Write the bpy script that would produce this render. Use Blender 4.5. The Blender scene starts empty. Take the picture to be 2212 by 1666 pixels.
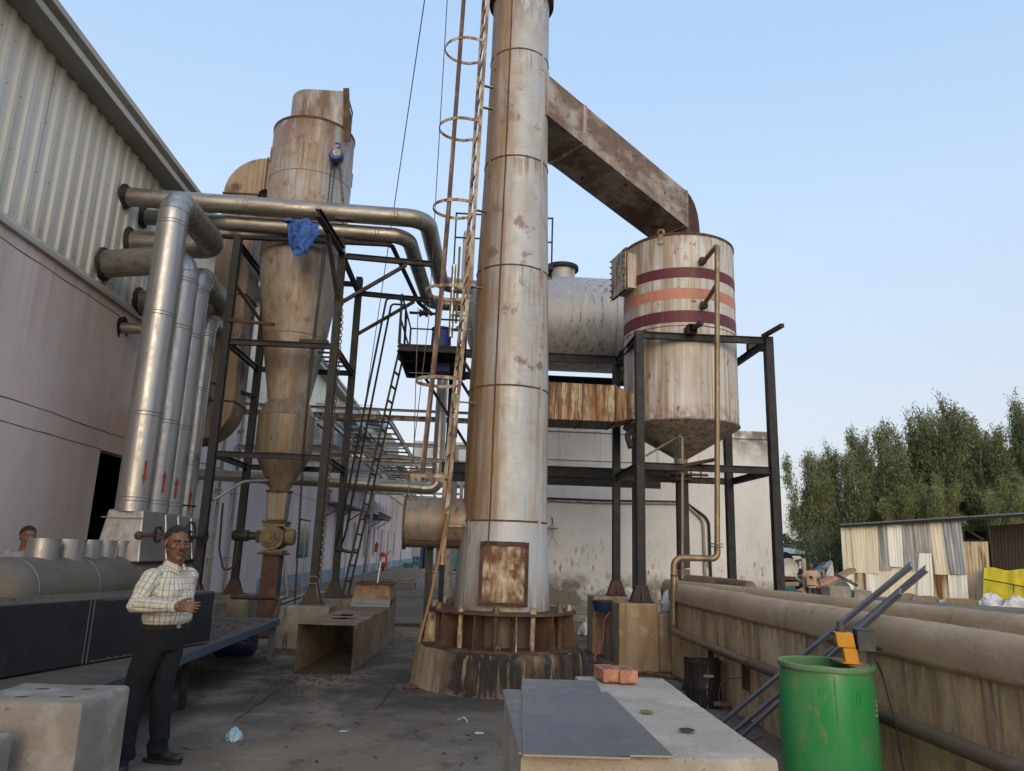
import bpy, bmesh, math, random
from mathutils import Vector, Matrix, noise as mnoise
R = math.radians
V = Vector
rnd = random.Random(7)
SC = bpy.context.scene
COL = SC.collection

# ------------------------------------------------------------------ camera, sky, sun, exposure
F_PX, CX, CY, CAMZ = 1597.0, 1106.0, 833.0, 1.6
_z = V((228, 7083, 1597)).normalized()
_y = V((-96, -357, 1597)); _y = (_y - _z * _y.dot(_z)).normalized()
_x = V((_z.y*_y.z-_z.z*_y.y, _z.z*_y.x-_z.x*_y.z, _z.x*_y.y-_z.y*_y.x))
cam = bpy.data.cameras.new('camera'); cam.sensor_width = 36; cam.lens = F_PX/2212*36
cam.clip_start = 0.05; cam.clip_end = 3000
camo = bpy.data.objects.new('camera', cam); COL.objects.link(camo)
# rows: world axis expressed in camera terms (right, up, forward)
camo.matrix_world = Matrix(((_x.x, _x.y, -_x.z, 0), (_y.x, _y.y, -_y.z, 0), (_z.x, _z.y, -_z.z, CAMZ), (0, 0, 0, 1)))
SC.camera = camo

SUN_EL, SUN_AZ = R(15.0), R(178.0)         # azimuth clockwise from +Y: low hazy sun behind the camera
w = bpy.data.worlds.new('World'); SC.world = w; w.use_nodes = True
nt = w.node_tree; bg = nt.nodes['Background']
sky = nt.nodes.new('ShaderNodeTexSky'); sky.sky_type = 'NISHITA'; sky.sun_disc = False
sky.sun_elevation = SUN_EL; sky.sun_rotation = SUN_AZ
sky.air_density = 1.0; sky.dust_density = 4.0; sky.ozone_density = 1.0; sky.altitude = 200
hs = nt.nodes.new('ShaderNodeHueSaturation'); hs.inputs['Saturation'].default_value = 0.9
nt.links.new(sky.outputs[0], hs.inputs['Color'])
veil = nt.nodes.new('ShaderNodeMix'); veil.data_type = 'RGBA'; veil.blend_type = 'ADD'; veil.inputs[0].default_value = 1.0   # bright even dusk haze over the whole dome
nt.links.new(hs.outputs[0], veil.inputs[6]); 
_tc = nt.nodes.new('ShaderNodeTexCoord'); _sp = nt.nodes.new('ShaderNodeSeparateXYZ'); nt.links.new(_tc.outputs['Generated'], _sp.inputs[0])
_rp = nt.nodes.new('ShaderNodeValToRGB'); nt.links.new(_sp.outputs[2], _rp.inputs[0]); _el = _rp.color_ramp.elements
_el[0].position = 0.0; _el[0].color = (.64, .60, .62, 1); _el[1].position = 1.0; _el[1].color = (.43, .60, .89, 1)
for _p, _c in ((.2, (.60, .635, .72)), (.415, (.56, .715, .90)), (.6, (.46, .655, .945))):
    _e = _el.new(_p); _e.color = (*_c, 1)
_sc = nt.nodes.new('ShaderNodeVectorMath'); _sc.operation = 'SCALE'; _sc.inputs[3].default_value = 10.0
nt.links.new(_rp.outputs[0], _sc.inputs[0]); nt.links.new(_sc.outputs[0], veil.inputs[7])
nt.links.new(veil.outputs[2], bg.inputs[0])
bg.inputs[1].default_value = 0.065
sl = bpy.data.lights.new('sun', 'SUN'); sl.energy = 0.6; sl.angle = R(32); sl.color = (1.0, 0.80, 0.58)
so = bpy.data.objects.new('sun', sl); COL.objects.link(so)
_sd = V((math.sin(SUN_AZ)*math.cos(SUN_EL), math.cos(SUN_AZ)*math.cos(SUN_EL), math.sin(SUN_EL)))
so.rotation_euler = _sd.to_track_quat('Z', 'Y').to_euler(); so.location = (-20, -30, 20)
SC.view_settings.view_transform = 'Standard'; SC.view_settings.look = 'None'
SC.view_settings.gamma = 1.0; SC.view_settings.exposure = 0.33
SC.cycles.max_bounces = 6; SC.cycles.diffuse_bounces = 3; SC.cycles.glossy_bounces = 3
SC.cycles.transmission_bounces = 3; SC.cycles.transparent_max_bounces = 6

def at(px, py, y=None, z=None, x=None):
    """a surveyed point: the sight line through a photo pixel meets the plane the thing stands in"""
    c = V((px-CX, CY-py, F_PX)); d = V((_x.dot(c), _y.dot(c), _z.dot(c)))
    t = y/d.y if y is not None else ((z-CAMZ)/d.z if z is not None else x/d.x)
    return d*t + V((0, 0, CAMZ))
def at_plane(px, py, p0, n):
    c = V((px-CX, CY-py, F_PX)); d = V((_x.dot(c), _y.dot(c), _z.dot(c)))
    return d*((p0-V((0, 0, CAMZ))).dot(n)/d.dot(n)) + V((0, 0, CAMZ))

# ------------------------------------------------------------------ materials
def mat(name, base, rough=.7, metal=0., layers=(), bump=0., bscale=30, bstr=(1, 1, 1), spec=.4, rvar=0.):
    m = bpy.data.materials.new(name); m.use_nodes = True; t = m.node_tree; N = t.nodes; L = t.links
    p = N['Principled BSDF']; p.inputs['Roughness'].default_value = rough; p.inputs['Metallic'].default_value = metal
    p.inputs['Specular IOR Level'].default_value = spec
    tc = N.new('ShaderNodeTexCoord'); cur = None
    def noise(scale, st, det=7, rgh=.6, seed=0.):
        mp = N.new('ShaderNodeMapping'); mp.inputs['Scale'].default_value = st; mp.inputs['Location'].default_value = (seed, seed*1.7, seed*.6)
        L.new(tc.outputs['Object'], mp.inputs['Vector'])
        n = N.new('ShaderNodeTexNoise'); n.inputs['Scale'].default_value = scale; n.inputs['Detail'].default_value = det; n.inputs['Roughness'].default_value = rgh
        L.new(mp.outputs[0], n.inputs['Vector']); return n.outputs['Fac']
    def rng(src, a, b, c=0., d=1.):
        r = N.new('ShaderNodeMapRange'); r.clamp = True
        for i, v in zip((1, 2, 3, 4), (a, b, c, d)): r.inputs[i].default_value = v
        L.new(src, r.inputs[0]); return r.outputs[0]
    def mul(a, b):
        q = N.new('ShaderNodeMath'); q.operation = 'MULTIPLY'
        L.new(a, q.inputs[0])
        if isinstance(b, float): q.inputs[1].default_value = b
        else: L.new(b, q.inputs[1])
        return q.outputs[0]
    sep = None; mfac = None
    for i, ly in enumerate(layers):
        col, sc, st, lo, hi = ly[:5]; o = ly[5] if len(ly) > 5 else {}
        if sc: f = rng(noise(sc, st, o.get('det', 3 if st[2] < .5 else 7), o.get('rgh', .6), o.get('seed', i*3.3)), lo, hi)
        else: f = None
        if 'grad' in o:                       # position along an axis of the object: (axis, from, to)
            ax, a, b = o['grad']
            d = N.new('ShaderNodeVectorMath'); d.operation = 'DOT_PRODUCT'; L.new(tc.outputs['Object'], d.inputs[0]); d.inputs[1].default_value = ax
            src = d.outputs['Value']
            if 'wob' in o:
                wn = noise(o.get('wsc', 6.), o.get('wst', (1, 1, 1)), 6, .6, 5.1); wm = N.new('ShaderNodeMath'); wm.operation = 'MULTIPLY_ADD'
                L.new(wn, wm.inputs[0]); wm.inputs[1].default_value = o['wob']; L.new(src, wm.inputs[2]); src = wm.outputs[0]
            g = rng(src, a, b)
            if 'g2' in o: g = mul(g, rng(src, *o['g2']))
            f = mul(f, g) if f else g
        if 'gate' in o: gs, g0, g1, gd = o['gate']; f = mul(f, rng(noise(gs, (1, 1, .8), 4, .6, gd), g0, g1))
        if 'max' in o: f = mul(f, float(o['max']))
        mx = N.new('ShaderNodeMix'); mx.data_type = 'RGBA'
        L.new(f, mx.inputs[0])
        if cur is None: mx.inputs[6].default_value = (*base, 1)
        else: L.new(cur, mx.inputs[6])
        mx.inputs[7].default_value = (*col, 1); cur = mx.outputs[2]
        if metal > .3 and o.get('rust'):
            mfac = f if mfac is None else mfac
    if cur: L.new(cur, p.inputs['Base Color'])
    else: p.inputs['Base Color'].default_value = (*base, 1)
    if mfac is not None: L.new(rng(mfac, 0, 1, metal, 0.), p.inputs['Metallic'])
    if rvar: L.new(rng(noise(9, (1, 1, 1)), .3, .7, max(.03, rough-rvar), min(1, rough+rvar)), p.inputs['Roughness'])
    if bump:
        b = N.new('ShaderNodeBump'); b.inputs['Strength'].default_value = min(1, bump); b.inputs['Distance'].default_value = .02*max(1, bump)
        L.new(noise(bscale, bstr, 8, .65), b.inputs['Height']); L.new(b.outputs[0], p.inputs['Normal'])
    return m
RUST, DRUST, TAN, OCH = (.16, .065, .025), (.055, .028, .018), (.30, .20, .11), (.24, .12, .035)
SV = (7, 7, .35)           # vertical streaks
M = {}
M['stack'] = mat('stack_paint', (.42, .455, .48), .5, .12, [
    ((.35, .325, .28), 1.1, (1.6, 1.6, .7), .44, .66, {'max': .8}), ((.56, .57, .57), 2.0, (1.5, 1.5, 1), .50, .70, {'max': .7}),
    ((.29, .26, .215), 6, (1, 1, 2.5), .54, .74, {'max': .5}), ((.33, .235, .13), 2.6, (8, 8, .2), .50, .68, {'max': .75, 'gate': (1.0, .44, .62, 7.)}),
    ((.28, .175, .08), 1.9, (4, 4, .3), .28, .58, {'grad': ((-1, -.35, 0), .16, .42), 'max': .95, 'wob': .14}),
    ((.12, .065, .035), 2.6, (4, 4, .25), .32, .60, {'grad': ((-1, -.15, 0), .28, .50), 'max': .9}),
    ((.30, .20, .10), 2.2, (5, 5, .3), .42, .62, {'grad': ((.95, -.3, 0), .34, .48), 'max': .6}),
    ((0.2, 0.11, 0.05), 2.0, (9, 9, .14), 0.46, 0.6, {'grad': ((0, 0, 1), 3.17, 3.97), 'g2': (3.97, 3.98, 1., 0.), 'max': 0.9, 'seed': 11.2, 'wob': .5, 'wsc': 3., 'wst': (2, 2, .3), 'gate': (1.6, .42, .60, 3.7)}), ((0.2, 0.11, 0.05), 2.0, (9, 9, .14), 0.46, 0.6, {'grad': ((0, 0, 1), 4.85, 5.65), 'g2': (5.65, 5.66, 1., 0.), 'max': 0.9, 'seed': 16.2, 'wob': .5, 'wsc': 3., 'wst': (2, 2, .3), 'gate': (1.6, .42, .60, 5.4)}), ((0.2, 0.11, 0.05), 2.0, (9, 9, .14), 0.46, 0.6, {'grad': ((0, 0, 1), 6.51, 7.31), 'g2': (7.31, 7.32, 1., 0.), 'max': 0.9, 'seed': 21.2, 'wob': .5, 'wsc': 3., 'wst': (2, 2, .3), 'gate': (1.6, .42, .60, 7.1)}), ((0.2, 0.11, 0.05), 2.0, (9, 9, .14), 0.46, 0.6, {'grad': ((0, 0, 1), 8.25, 9.05), 'g2': (9.05, 9.06, 1., 0.), 'max': 0.9, 'seed': 26.4, 'wob': .5, 'wsc': 3., 'wst': (2, 2, .3), 'gate': (1.6, .42, .60, 8.8)}),
    ((.22, .14, .08), 3.0, (1.6, 1.6, 15), .63, .66, {'max': .7, 'gate': (1.4, .5, .6, 3.)}), ((.15, .08, .04), 2.6, (1.4, 1.4, 1.2), .57, .63, {'max': .75, 'det': 10, 'gate': (.9, .5, .6, 11.)}),
    (RUST, 3.0, (4, 4, .9), .44, .60, {'grad': ((0, 0, 1), 8.9, 9.9), 'max': .75}),
    ((.42, .45, .48), 4, (8, 8, .4), .30, .45, {'grad': ((0, 0, -1), -1.98, -1.95), 'max': .85}),
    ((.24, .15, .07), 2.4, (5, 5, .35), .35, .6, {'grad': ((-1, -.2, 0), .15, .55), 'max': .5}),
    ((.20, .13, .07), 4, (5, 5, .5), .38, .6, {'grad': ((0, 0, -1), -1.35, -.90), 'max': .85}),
    ((.07, .045, .03), 0, 0, 0, 0, {'grad': ((0, 0, -1), -.90, -.87), 'max': .9})], .25, 12, (1, 1, .6), rvar=.12)  # last layer: rust plus the shadow between base gussets, both put into the colour
M['cyclone'] = mat('cyclone_paint', (.36, .37, .375), .55, .1, [
    ((.29, .20, .115), 1.5, (1.6, 1.6, .9), .30, .66, {'grad': ((-1, -.75, 0), .05, .60), 'wob': .5, 'max': .95}),
    ((.42, .38, .31), 2.4, (1.6, 1.6, 1), .50, .68, {'max': .7}), ((.15, .085, .045), 2.6, (1.5, 1.5, .9), .57, .67, {'max': .7, 'det': 9}),
    ((.20, .12, .055), 2.4, (7, 7, .22), .48, .68, {'max': .85, 'grad': ((-1, -.6, 0), -.5, .2), 'gate': (1.1, .38, .56, 4.)}),
    ((.42, .39, .34), 3.0, (3, 3, .8), .54, .74, {'max': .5}), ((.15, .105, .06), 1.3, (2, 2, .7), .30, .55, {'grad': ((0, 0, -1), -6.9, -4.2), 'max': .75}), ((0.17, 0.09, 0.04), 2.0, (9, 9, .14), 0.46, 0.6, {'grad': ((0, 0, 1), 7.57, 8.87), 'g2': (8.87, 8.88, 1., 0.), 'max': 0.85, 'seed': 25.9, 'wob': .5, 'wsc': 3., 'wst': (2, 2, .3), 'gate': (1.6, .42, .60, 8.6)}), ((0.2, 0.11, 0.045), 2.0, (9, 9, .14), 0.44, 0.6, {'grad': ((0, 0, 1), 4.92, 7.32), 'g2': (7.32, 7.33, 1., 0.), 'max': 0.9, 'seed': 21.2, 'wob': .5, 'wsc': 3., 'wst': (2, 2, .3), 'gate': (0.9, .42, .60, 7.1)}),
    ((.11, .055, .03), 3.0, (2, 2, 1.2), .60, .66, {'max': .65, 'gate': (1.0, .45, .6, 9.)}),
    ((.13, .065, .03), 1.8, (3, 3, .5), .36, .58, {'grad': ((0, 0, 1), 7.9, 9.2), 'max': .9})], .25, 14, (1, 1, .6), rvar=.1)
M['cyclone_low'] = mat('cyclone_lower_paint', (.20, .185, .15), .5, .15, [
    ((.15, .11, .06), 2.0, (3, 3, .4), .38, .66, {'max': .8}), ((.24, .125, .04), 1.8, (9, 9, .15), .55, .66, {'max': .85}), ((.07, .045, .03), 2.4, (9, 9, .2), .58, .68, {'max': .7}),
    (DRUST, 5, (3, 3, 1), .61, .68, {'max': .8})], .25, 16, (1, 1, .4), rvar=.1)
M['bypass'] = mat('brown_duct_paint', (.30, .235, .165), .65, .05, [
    ((.23, .15, .08), 2.4, (6, 6, .25), .38, .70, {'max': .8}), (DRUST, 1.8, (1.5, 1.5, .8), .52, .64, {'max': .85}),
    ((.10, .05, .03), 3, (7, 7, .15), .52, .66, {'grad': ((1, 0, 0), .05, .35), 'max': .8}),
    ((.42, .35, .25), 5, (8, 8, .4), .58, .76, {'max': .5})], .3, 18, (1, 1, .5))
M['duct'] = mat('duct_paint', (.36, .35, .31), .6, .08, [
    (TAN, 2.4, (3, 3, .5), .44, .66, {'max': .8}), ((.15, .085, .05), 3.2, (1.6, 1.6, 3.5), .55, .66, {'max': .75}),
    ((.13, .075, .05), 1.6, (1, 1, 1.6), .40, .56, {'max': .85, 'grad': ((-1, 0, 0), -1.95, -1.55), 'wob': .3}),
    (DRUST, 6, (1.2, 1.2, 1.8), .62, .68, {'max': .9})], .3, 20)
M['rust_red'] = mat('red_oxide_rust', (.062, .032, .025), .8, 0, [((.12, .065, .04), 4, (1, 1, .6), .5, .7), ((.03, .018, .014), 7, (1, 1, 1), .52, .7)], .35, 30)
M['rust'] = mat('rusty_steel', (.105, .06, .036), .85, 0, [((.05, .03, .022), 5, (1, 1, .5), .42, .65), ((.19, .12, .07), 9, (1, 1, 1), .58, .74)], .45, 40)
M['rust_duct'] = mat('rusty_duct_paint', (.44, .37, .25), .65, 0, [
    ((.25, .12, .04), 1.6, (6, 6, .25), .44, .60, {'max': .95}), ((.10, .04, .018), 2.0, (8, 8, .25), .50, .62, {'max': .95}),
    ((.10, .04, .018), 4, (3, 3, 1), .42, .6, {'grad': ((0, 0, 1), 4.08, 4.3), 'max': .9}),
    ((.10, .04, .018), 4, (3, 3, 1), .45, .6, {'grad': ((0, 0, -1), -3.85, -3.7), 'max': .8})], .4, 18)
M['tank'] = mat('tank_paint', (.55, .56, .55), .55, .08, [
    ((.47, .44, .37), 1.2, (1.8, 1.8, .7), .44, .68, {'max': .65}), ((.66, .66, .64), 2.0, (2, 2, 1), .50, .70, {'max': .7}),
    ((.36, .26, .15), 2.4, (9, 9, .3), .54, .70, {'max': .7, 'gate': (1.3, .48, .64, 5.)}), ((0.27, 0.16, 0.07), 2.0, (9, 9, .14), 0.46, 0.6, {'grad': ((0, 0, 1), 2.67, 3.87), 'g2': (3.87, 3.88, 1., 0.), 'max': 0.35, 'seed': 10.9, 'wob': .5, 'wsc': 3., 'wst': (2, 2, .3), 'gate': (1.6, .42, .60, 3.6)}), ((0.28, 0.165, 0.07), 2.0, (9, 9, .14), 0.48, 0.62, {'grad': ((0, 0, 1), 0.90, 2.30), 'g2': (2.30, 2.31, 1., 0.), 'max': 0.45, 'seed': 6.1, 'wob': .5, 'wsc': 3., 'wst': (2, 2, .3), 'gate': (1.6, .42, .60, 2.0)}),
    ((.34, .19, .065), 2.0, (7, 7, .12), .44, .62, {'grad': ((.6, -.8, 0), .55, .88), 'max': .85, 'gate': (.9, .36, .55, 2.)}),
    ((.14, .08, .04), 4.0, (1.6, 1.6, 1.3), .61, .65, {'max': .8, 'det': 9, 'gate': (1.3, .46, .6, 8.)}), ((.22, .14, .08), 3.0, (1.6, 1.6, 13), .63, .66, {'max': .65, 'gate': (1.5, .5, .6, 6.)}),
    (RUST, 4, (3, 3, 1.5), .40, .60, {'grad': ((0, 0, -1), -1.0, -.74), 'max': .9}),
    (RUST, 4, (4, 4, .8), .44, .62, {'grad': ((0, 0, 1), 3.5, 3.86), 'max': .8}),
    (OCH, 2.0, (5, 5, .25), .36, .62, {'grad': ((-1, -.5, 0), .40, .92), 'max': .75})], .25, 14, (1, 1, .6), rvar=.1)
M['cone'] = mat('cone_paint', (.30, .28, .24), .6, .08, [((.17, .10, .05), 1.8, (5, 5, .6), .42, .64, {'max': .9}), (DRUST, 4, (4, 4, 1), .56, .68)], .25, 20)
for n, c in (('maroon', (.115, .020, .030)), ('salmon', (.50, .20, .14))):
    M[n] = mat(n+'_stripe_paint', c, .55, 0, [((c[0]*.6, c[1]*.8+.01, c[2]*.7), 2, (6, 6, .4), .45, .7, {'max': .7}), ((.3, .2, .12), 4, (8, 8, .3), .60, .72, {'max': .6})], .1)
M['alu'] = mat('aluminium_cladding', (.42, .415, .40), .43, .88, [((.30, .29, .27), 3, (9, 9, .4), .42, .7, {'max': .8}), ((.58, .575, .56), 5, (12, 12, .25), .56, .76, {'max': .6})], .15, 10, (1, 1, .3), rvar=.12)
M['alu_dull'] = mat('dull_aluminium_cladding', (.34, .32, .28), .45, .75, [((.20, .18, .15), 3, (.6, 4, 4), .42, .66, {'max': .9}), ((.48, .46, .42), 6, (.5, 5, 5), .56, .74, {'max': .8})], .25, 14, (3, 1, 1), rvar=.1)
M['alu_seam'] = mat('aluminium_band', (.36, .36, .35), .45, .8, [((.2, .2, .19), 8, (1, 1, 1), .5, .7)], .1)
M['header'] = mat('header_drum_cladding', (.165, .145, .12), .62, .25, [((.12, .10, .078), 2, (1, .4, 1), .40, .68, {'max': .9}), ((.21, .19, .165), 4, (1, .3, 1), .55, .75, {'max': .7})], .2, 14)
M['black'] = mat('black_steel_paint', (.011, .012, .014), .62, .0, [((.022, .022, .022), 3, (3, 3, .5), .50, .72, {'max': .8}), ((.06, .042, .03), 5, (1, 1, .4), .63, .74, {'max': .6})], .2, 40, rvar=.12)
M['black_rust'] = mat('worn_black_steel', (.045, .035, .03), .7, .05, [((.10, .055, .035), 4, (1, 1, .4), .45, .68), ((.03, .03, .03), 7, (1, 1, .5), .5, .7)], .3, 40)
M['galv'] = mat('galvanised_steel', (.30, .29, .27), .55, .5, [((.16, .13, .09), 4, (1, 1, 1), .50, .70), ((.42, .42, .41), 7, (1, 1, 1), .56, .74)], .1, 30)
M['ladder'] = mat('rusty_cream_paint', (.42, .36, .26), .65, 0, [((.20, .11, .06), 2.5, (3, 3, 1.2), .44, .58), ((.10, .05, .03), 4, (3, 3, 1.3), .53, .64)], .3, 40)
M['cage'] = mat('cage_bar_rust', (.10, .06, .05), .7, .05, [((.30, .22, .14), 1.4, (3, 3, 1), .52, .62), ((.06, .03, .025), 4, (2, 2, 1), .5, .7)], .3, 40)
M['pink'] = mat('pink_plaster', (.74, .625, .60), .85, 0, [
    ((.58, .49, .465), .45, (1, 1, .5), .40, .66), ((.46, .35, .23), 1.0, (1, 5, .12), .54, .70, {'max': .45, 'gate': (.6, .45, .6, 2.)}), ((.36, .30, .25), 1.4, (1, 7, .10), .60, .72, {'max': .4, 'gate': (.6, .45, .6, 5.)}),
    ((.76, .67, .645), 2.2, (1, 1, .6), .55, .75, {'max': .5}), ((.48, .39, .28), .9, (1, 3, .15), .42, .62, {'grad': ((0, 0, 1), 4.2, 5.7), 'max': .5})], .12, 8)
M['groove'] = mat('plaster_crack', (.13, .105, .09), .9)
M['clad'] = mat('profiled_sheet_paint', (.74, .70, .61), .55, 0, [((.59, .545, .44), .8, (1, 6, .12), .44, .68, {'max': .8}), ((.36, .32, .24), 1.4, (1, 8, .08), .55, .72, {'max': .7}), ((.34, .29, .19), 1.2, (1, 4, .3), .40, .62, {'grad': ((0, 0, -1), -6.3, -5.75), 'max': .6})], .06, 10)
M['eave'] = mat('eave_sheet', (.50, .47, .41), .6, 0, [((.36, .33, .28), 1.2, (1, .6, 1), .45, .7)], .08, 10)
M['soffit'] = mat('soffit_sheet', (.28, .27, .25), .7, 0, [((.2, .19, .17), 1.5, (1, .6, 1), .45, .7)])
M['dark'] = mat('dark_interior', (.012, .012, .013), .9)
M['plinth'] = mat('blue_plinth_paint', (.27, .34, .40), .8, 0, [((.18, .21, .23), 2, (1, .6, 2), .5, .7)])
M['white'] = mat('white_plaster', (.62, .62, .61), .85, 0, [
    ((.50, .50, .49), .5, (1, 1, .7), .42, .66), ((.70, .70, .69), 1.6, (1, 1, 1), .55, .75, {'max': .6}),
    ((.07, .055, .05), 1.2, (7, 7, 1.6), .645, .675, {'grad': ((.7, 0, -.55), .3, 2.6), 'wob': .5, 'max': .85}),
    ((.20, .09, .065), 1.7, (7, 7, 1.6), .59, .64, {'grad': ((0, 0, -1), -2.1, -.9), 'wob': .5, 'max': .85}),
    ((.11, .105, .09), 1.3, (1.5, 1.5, 1), .44, .56, {'grad': ((.22, 0, 1), 5.0, 5.75), 'wob': .5, 'max': .9}),
    ((.27, .25, .22), 1.6, (5, 5, .14), .55, .68, {'grad': ((0, 0, 1), 2.6, 4.6), 'max': .6}),
    ((.16, .14, .115), 2, (1, 1, 1), .35, .55, {'grad': ((0, 0, -1), -.95, -.62), 'wob': .5, 'max': .95})], .12, 8)
M['conc'] = mat('grey_concrete', (.25, .225, .19), .9, 0, [((.20, .18, .15), 1.5, (1, 1, 1), .40, .65), ((.37, .355, .33), 4, (1, 1, 1), .52, .72), ((.10, .095, .085), 16, (1, 1, 1), .66, .72, {'max': .6})], .5, 30)
M['slab'] = mat('rough_slab_concrete', (.47, .41, .33), .9, 0, [((.38, .335, .275), 1.6, (1, 1, 1), .40, .64), ((.60, .54, .46), 3.0, (1, 1, 1), .53, .70, {'max': .8}), ((.13, .115, .09), 40, (1, 1, 1), .59, .67, {'max': .6}), ((.40, .33, .23), 2.2, (1, 1, 1), .58, .7, {'max': .4, 'seed': 9.})], .6, 60)
M['conc_dirty'] = mat('grimy_concrete', (.17, .155, .125), .9, 0, [((.12, .11, .09), 1.5, (1, 1, 1), .40, .65), ((.25, .235, .205), 4, (1, 1, 1), .52, .72), ((.07, .055, .04), 2.4, (5, 5, .3), .58, .7)], .5, 26)
M['conc_brown'] = mat('stained_concrete', (.33, .265, .18), .9, 0, [((.26, .16, .075), 1.5, (2, 2, .6), .42, .64), ((.42, .38, .30), 3.5, (1, 1, 1), .54, .72), ((.12, .085, .05), 2.2, (5, 5, .3), .58, .7, {'max': .8})], .5, 22)
M['ped'] = mat('tarred_pedestal', (.26, .21, .14), .88, 0, [
    ((.24, .155, .07), 1.6, (3, 3, .6), .42, .64), ((.022, .019, .018), 1.2, (1, 1, .7), .36, .46, {'grad': ((1, -.9, 0), .0, .55), 'wob': .5}),
    ((.11, .095, .085), 5, (3, 3, .5), .54, .72, {'max': .7}), ((.30, .24, .14), 2.0, (6, 6, .3), .57, .64, {'max': .6}), ((.10, .055, .03), 2.5, (4, 4, .5), .5, .64, {'max': .7}), ((.28, .225, .15), 5, (2, 2, 1), .5, .65, {'grad': ((0, 0, -1), -.1, 0.02), 'max': .8})], .45, 24)
M['pit'] = mat('pit_wall_concrete', (.56, .395, .215), .9, 0, [
    ((.66, .51, .32), .9, (1, 1, .7), .44, .68), ((.25, .155, .07), 1.8, (3, 3, .6), .46, .66, {'max': .8}), ((.46, .25, .085), 1.2, (3, 3, .35), .53, .68, {'max': .75, 'seed': 12.}),
    ((.10, .085, .065), 1.5, (5, 5, .3), .57, .66, {'max': .85}), ((.28, .24, .18), 6, (2, 2, 1), .5, .66, {'max': .6}), ((.55, .51, .42), 4.5, (3, 3, .5), .6, .7, {'max': .7}),
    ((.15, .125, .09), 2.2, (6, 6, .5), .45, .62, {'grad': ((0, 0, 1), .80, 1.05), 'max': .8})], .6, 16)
M['coping'] = mat('coping_cement', (.45, .325, .20), .9, 0, [((.34, .25, .16), .9, (1, 1, 1), .42, .66), ((.52, .41, .28), 2.6, (1, .5, 1), .53, .72), ((.17, .125, .085), 3.2, (1, 2, 1), .60, .70, {'max': .7})], .5, 26)
M['scum'] = mat('pit_sludge', (.16, .12, .085), .6, 0, [((.24, .21, .18), 1.6, (1, 1, 1), .5, .6)], .2, 10)
M['brass'] = mat('brassy_painted_pipe', (.25, .185, .105), .42, .45, [((.14, .10, .06), 5, (2, 2, .6), .48, .68), ((.36, .29, .19), 8, (1, 1, .5), .58, .72)], .2, 40)
M['brown_pipe'] = mat('brown_painted_pipe', (.16, .11, .075), .6, .1, [((.10, .07, .05), 3, (1, .5, 1), .45, .68), ((.24, .18, .12), 6, (1, .4, 1), .56, .72)], .3, 30)
M['boiler'] = mat('boiler_cladding', (.42, .41, .395), .52, .25, [((.36, .35, .33), 1.2, (1, 2, 2), .44, .68, {'max': .7}), ((.53, .51, .46), 1.2, (9, 9, .4), .55, .63, {'max': .7, 'gate': (.8, .38, .5, 3.)}), ((.15, .13, .12), 1.1, (12, 12, .3), .55, .62, {'max': .8, 'seed': 2., 'gate': (.8, .40, .52, 6.)}), ((.13, .115, .11), 1.4, (12, 12, .4), .46, .60, {'grad': ((0, 0, -1), -.9, .3), 'max': .75})], .04, 14)
M['duct_dark'] = mat('mill_scale_plate', (.018, .021, .029), .45, .3, [((.032, .033, .038), 1.0, (1, 1, 1), .42, .68), ((.018, .02, .024), 2.0, (1, 1, .6), .5, .7), ((.05, .046, .042), 4, (1, 1, .5), .60, .74, {'max': .6})], .1, 10, rvar=.1)
M['dust_top'] = mat('dusty_plate', (.105, .085, .068), .9, 0, [((.07, .062, .055), 2, (1, 1, 1), .45, .68), ((.045, .04, .035), 12, (1, 1, 1), .6, .68)], .4, 40)
M['weld'] = mat('weld_line', (.15, .155, .16), .5, .5)
M['plate'] = mat('bare_steel_plate', (.175, .18, .195), .42, .5, [((.23, .235, .25), .9, (1, 1, 1), .45, .70), ((.125, .122, .125), 1.6, (1, 1, 1), .52, .72), ((.20, .16, .13), 2.2, (1, 1, 1), .58, .74, {'max': .5}), ((.30, .30, .31), 5, (6, .5, 1), .60, .68, {'max': .6}), ((.10, .085, .075), 3, (1, 1, 1), .58, .68, {'max': .5}), ((.27, .25, .22), 1.2, (1, 1, 1), .5, .62, {'max': .5})], .06, 8, rvar=.12)
M['plate_edge'] = mat('cut_plate_edge', (.34, .30, .25), .5, .5)
M['angle'] = mat('grey_primed_steel', (.27, .285, .32), .45, .3, [((.18, .19, .215), 2, (1, 1, 1), .45, .68), ((.20, .21, .22), 7, (1, 1, 1), .6, .7, {'max': .6})], .08, 20)
M['brick'] = mat('red_brick', (.44, .20, .125), .9, 0, [((.54, .30, .19), 12, (1, 1, 1), .45, .65), ((.30, .09, .05), 20, (1, 1, 1), .52, .66), ((.5, .38, .28), 14, (1, 1, 1), .60, .68, {'max': .7})], .6, 90)
M['brick_d'] = mat('brick_frog', (.24, .07, .045), .9)
M['green'] = mat('green_drum_plastic', (.024, .27, .07), .42, 0, [((.05, .32, .11), 1.5, (1, 1, .6), .42, .66), ((.16, .28, .14), 2, (2, 2, .8), .52, .70, {'max': .6}), ((.012, .18, .045), 3, (5, 5, .3), .60, .7, {'max': .6}), ((.26, .23, .16), 7, (2, 2, 1), .60, .70, {'max': .6}), ((.20, .20, .12), 3, (1, 1, 1), .35, .6, {'grad': ((0, 0, 1), .78, .93), 'max': .6})], .06, 12, rvar=.08)
M['green_rim'] = mat('worn_green_rim', (.11, .24, .10), .5, 0, [((.25, .25, .16), 6, (1, 1, 1), .5, .68)], .2, 30)
M['yellow'] = mat('yellow_pump_paint', (.62, .28, .012), .5, 0, [((.45, .21, .03), 8, (1, 1, 1), .52, .7), ((.2, .12, .05), 14, (1, 1, 1), .62, .7)], .1)
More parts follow.
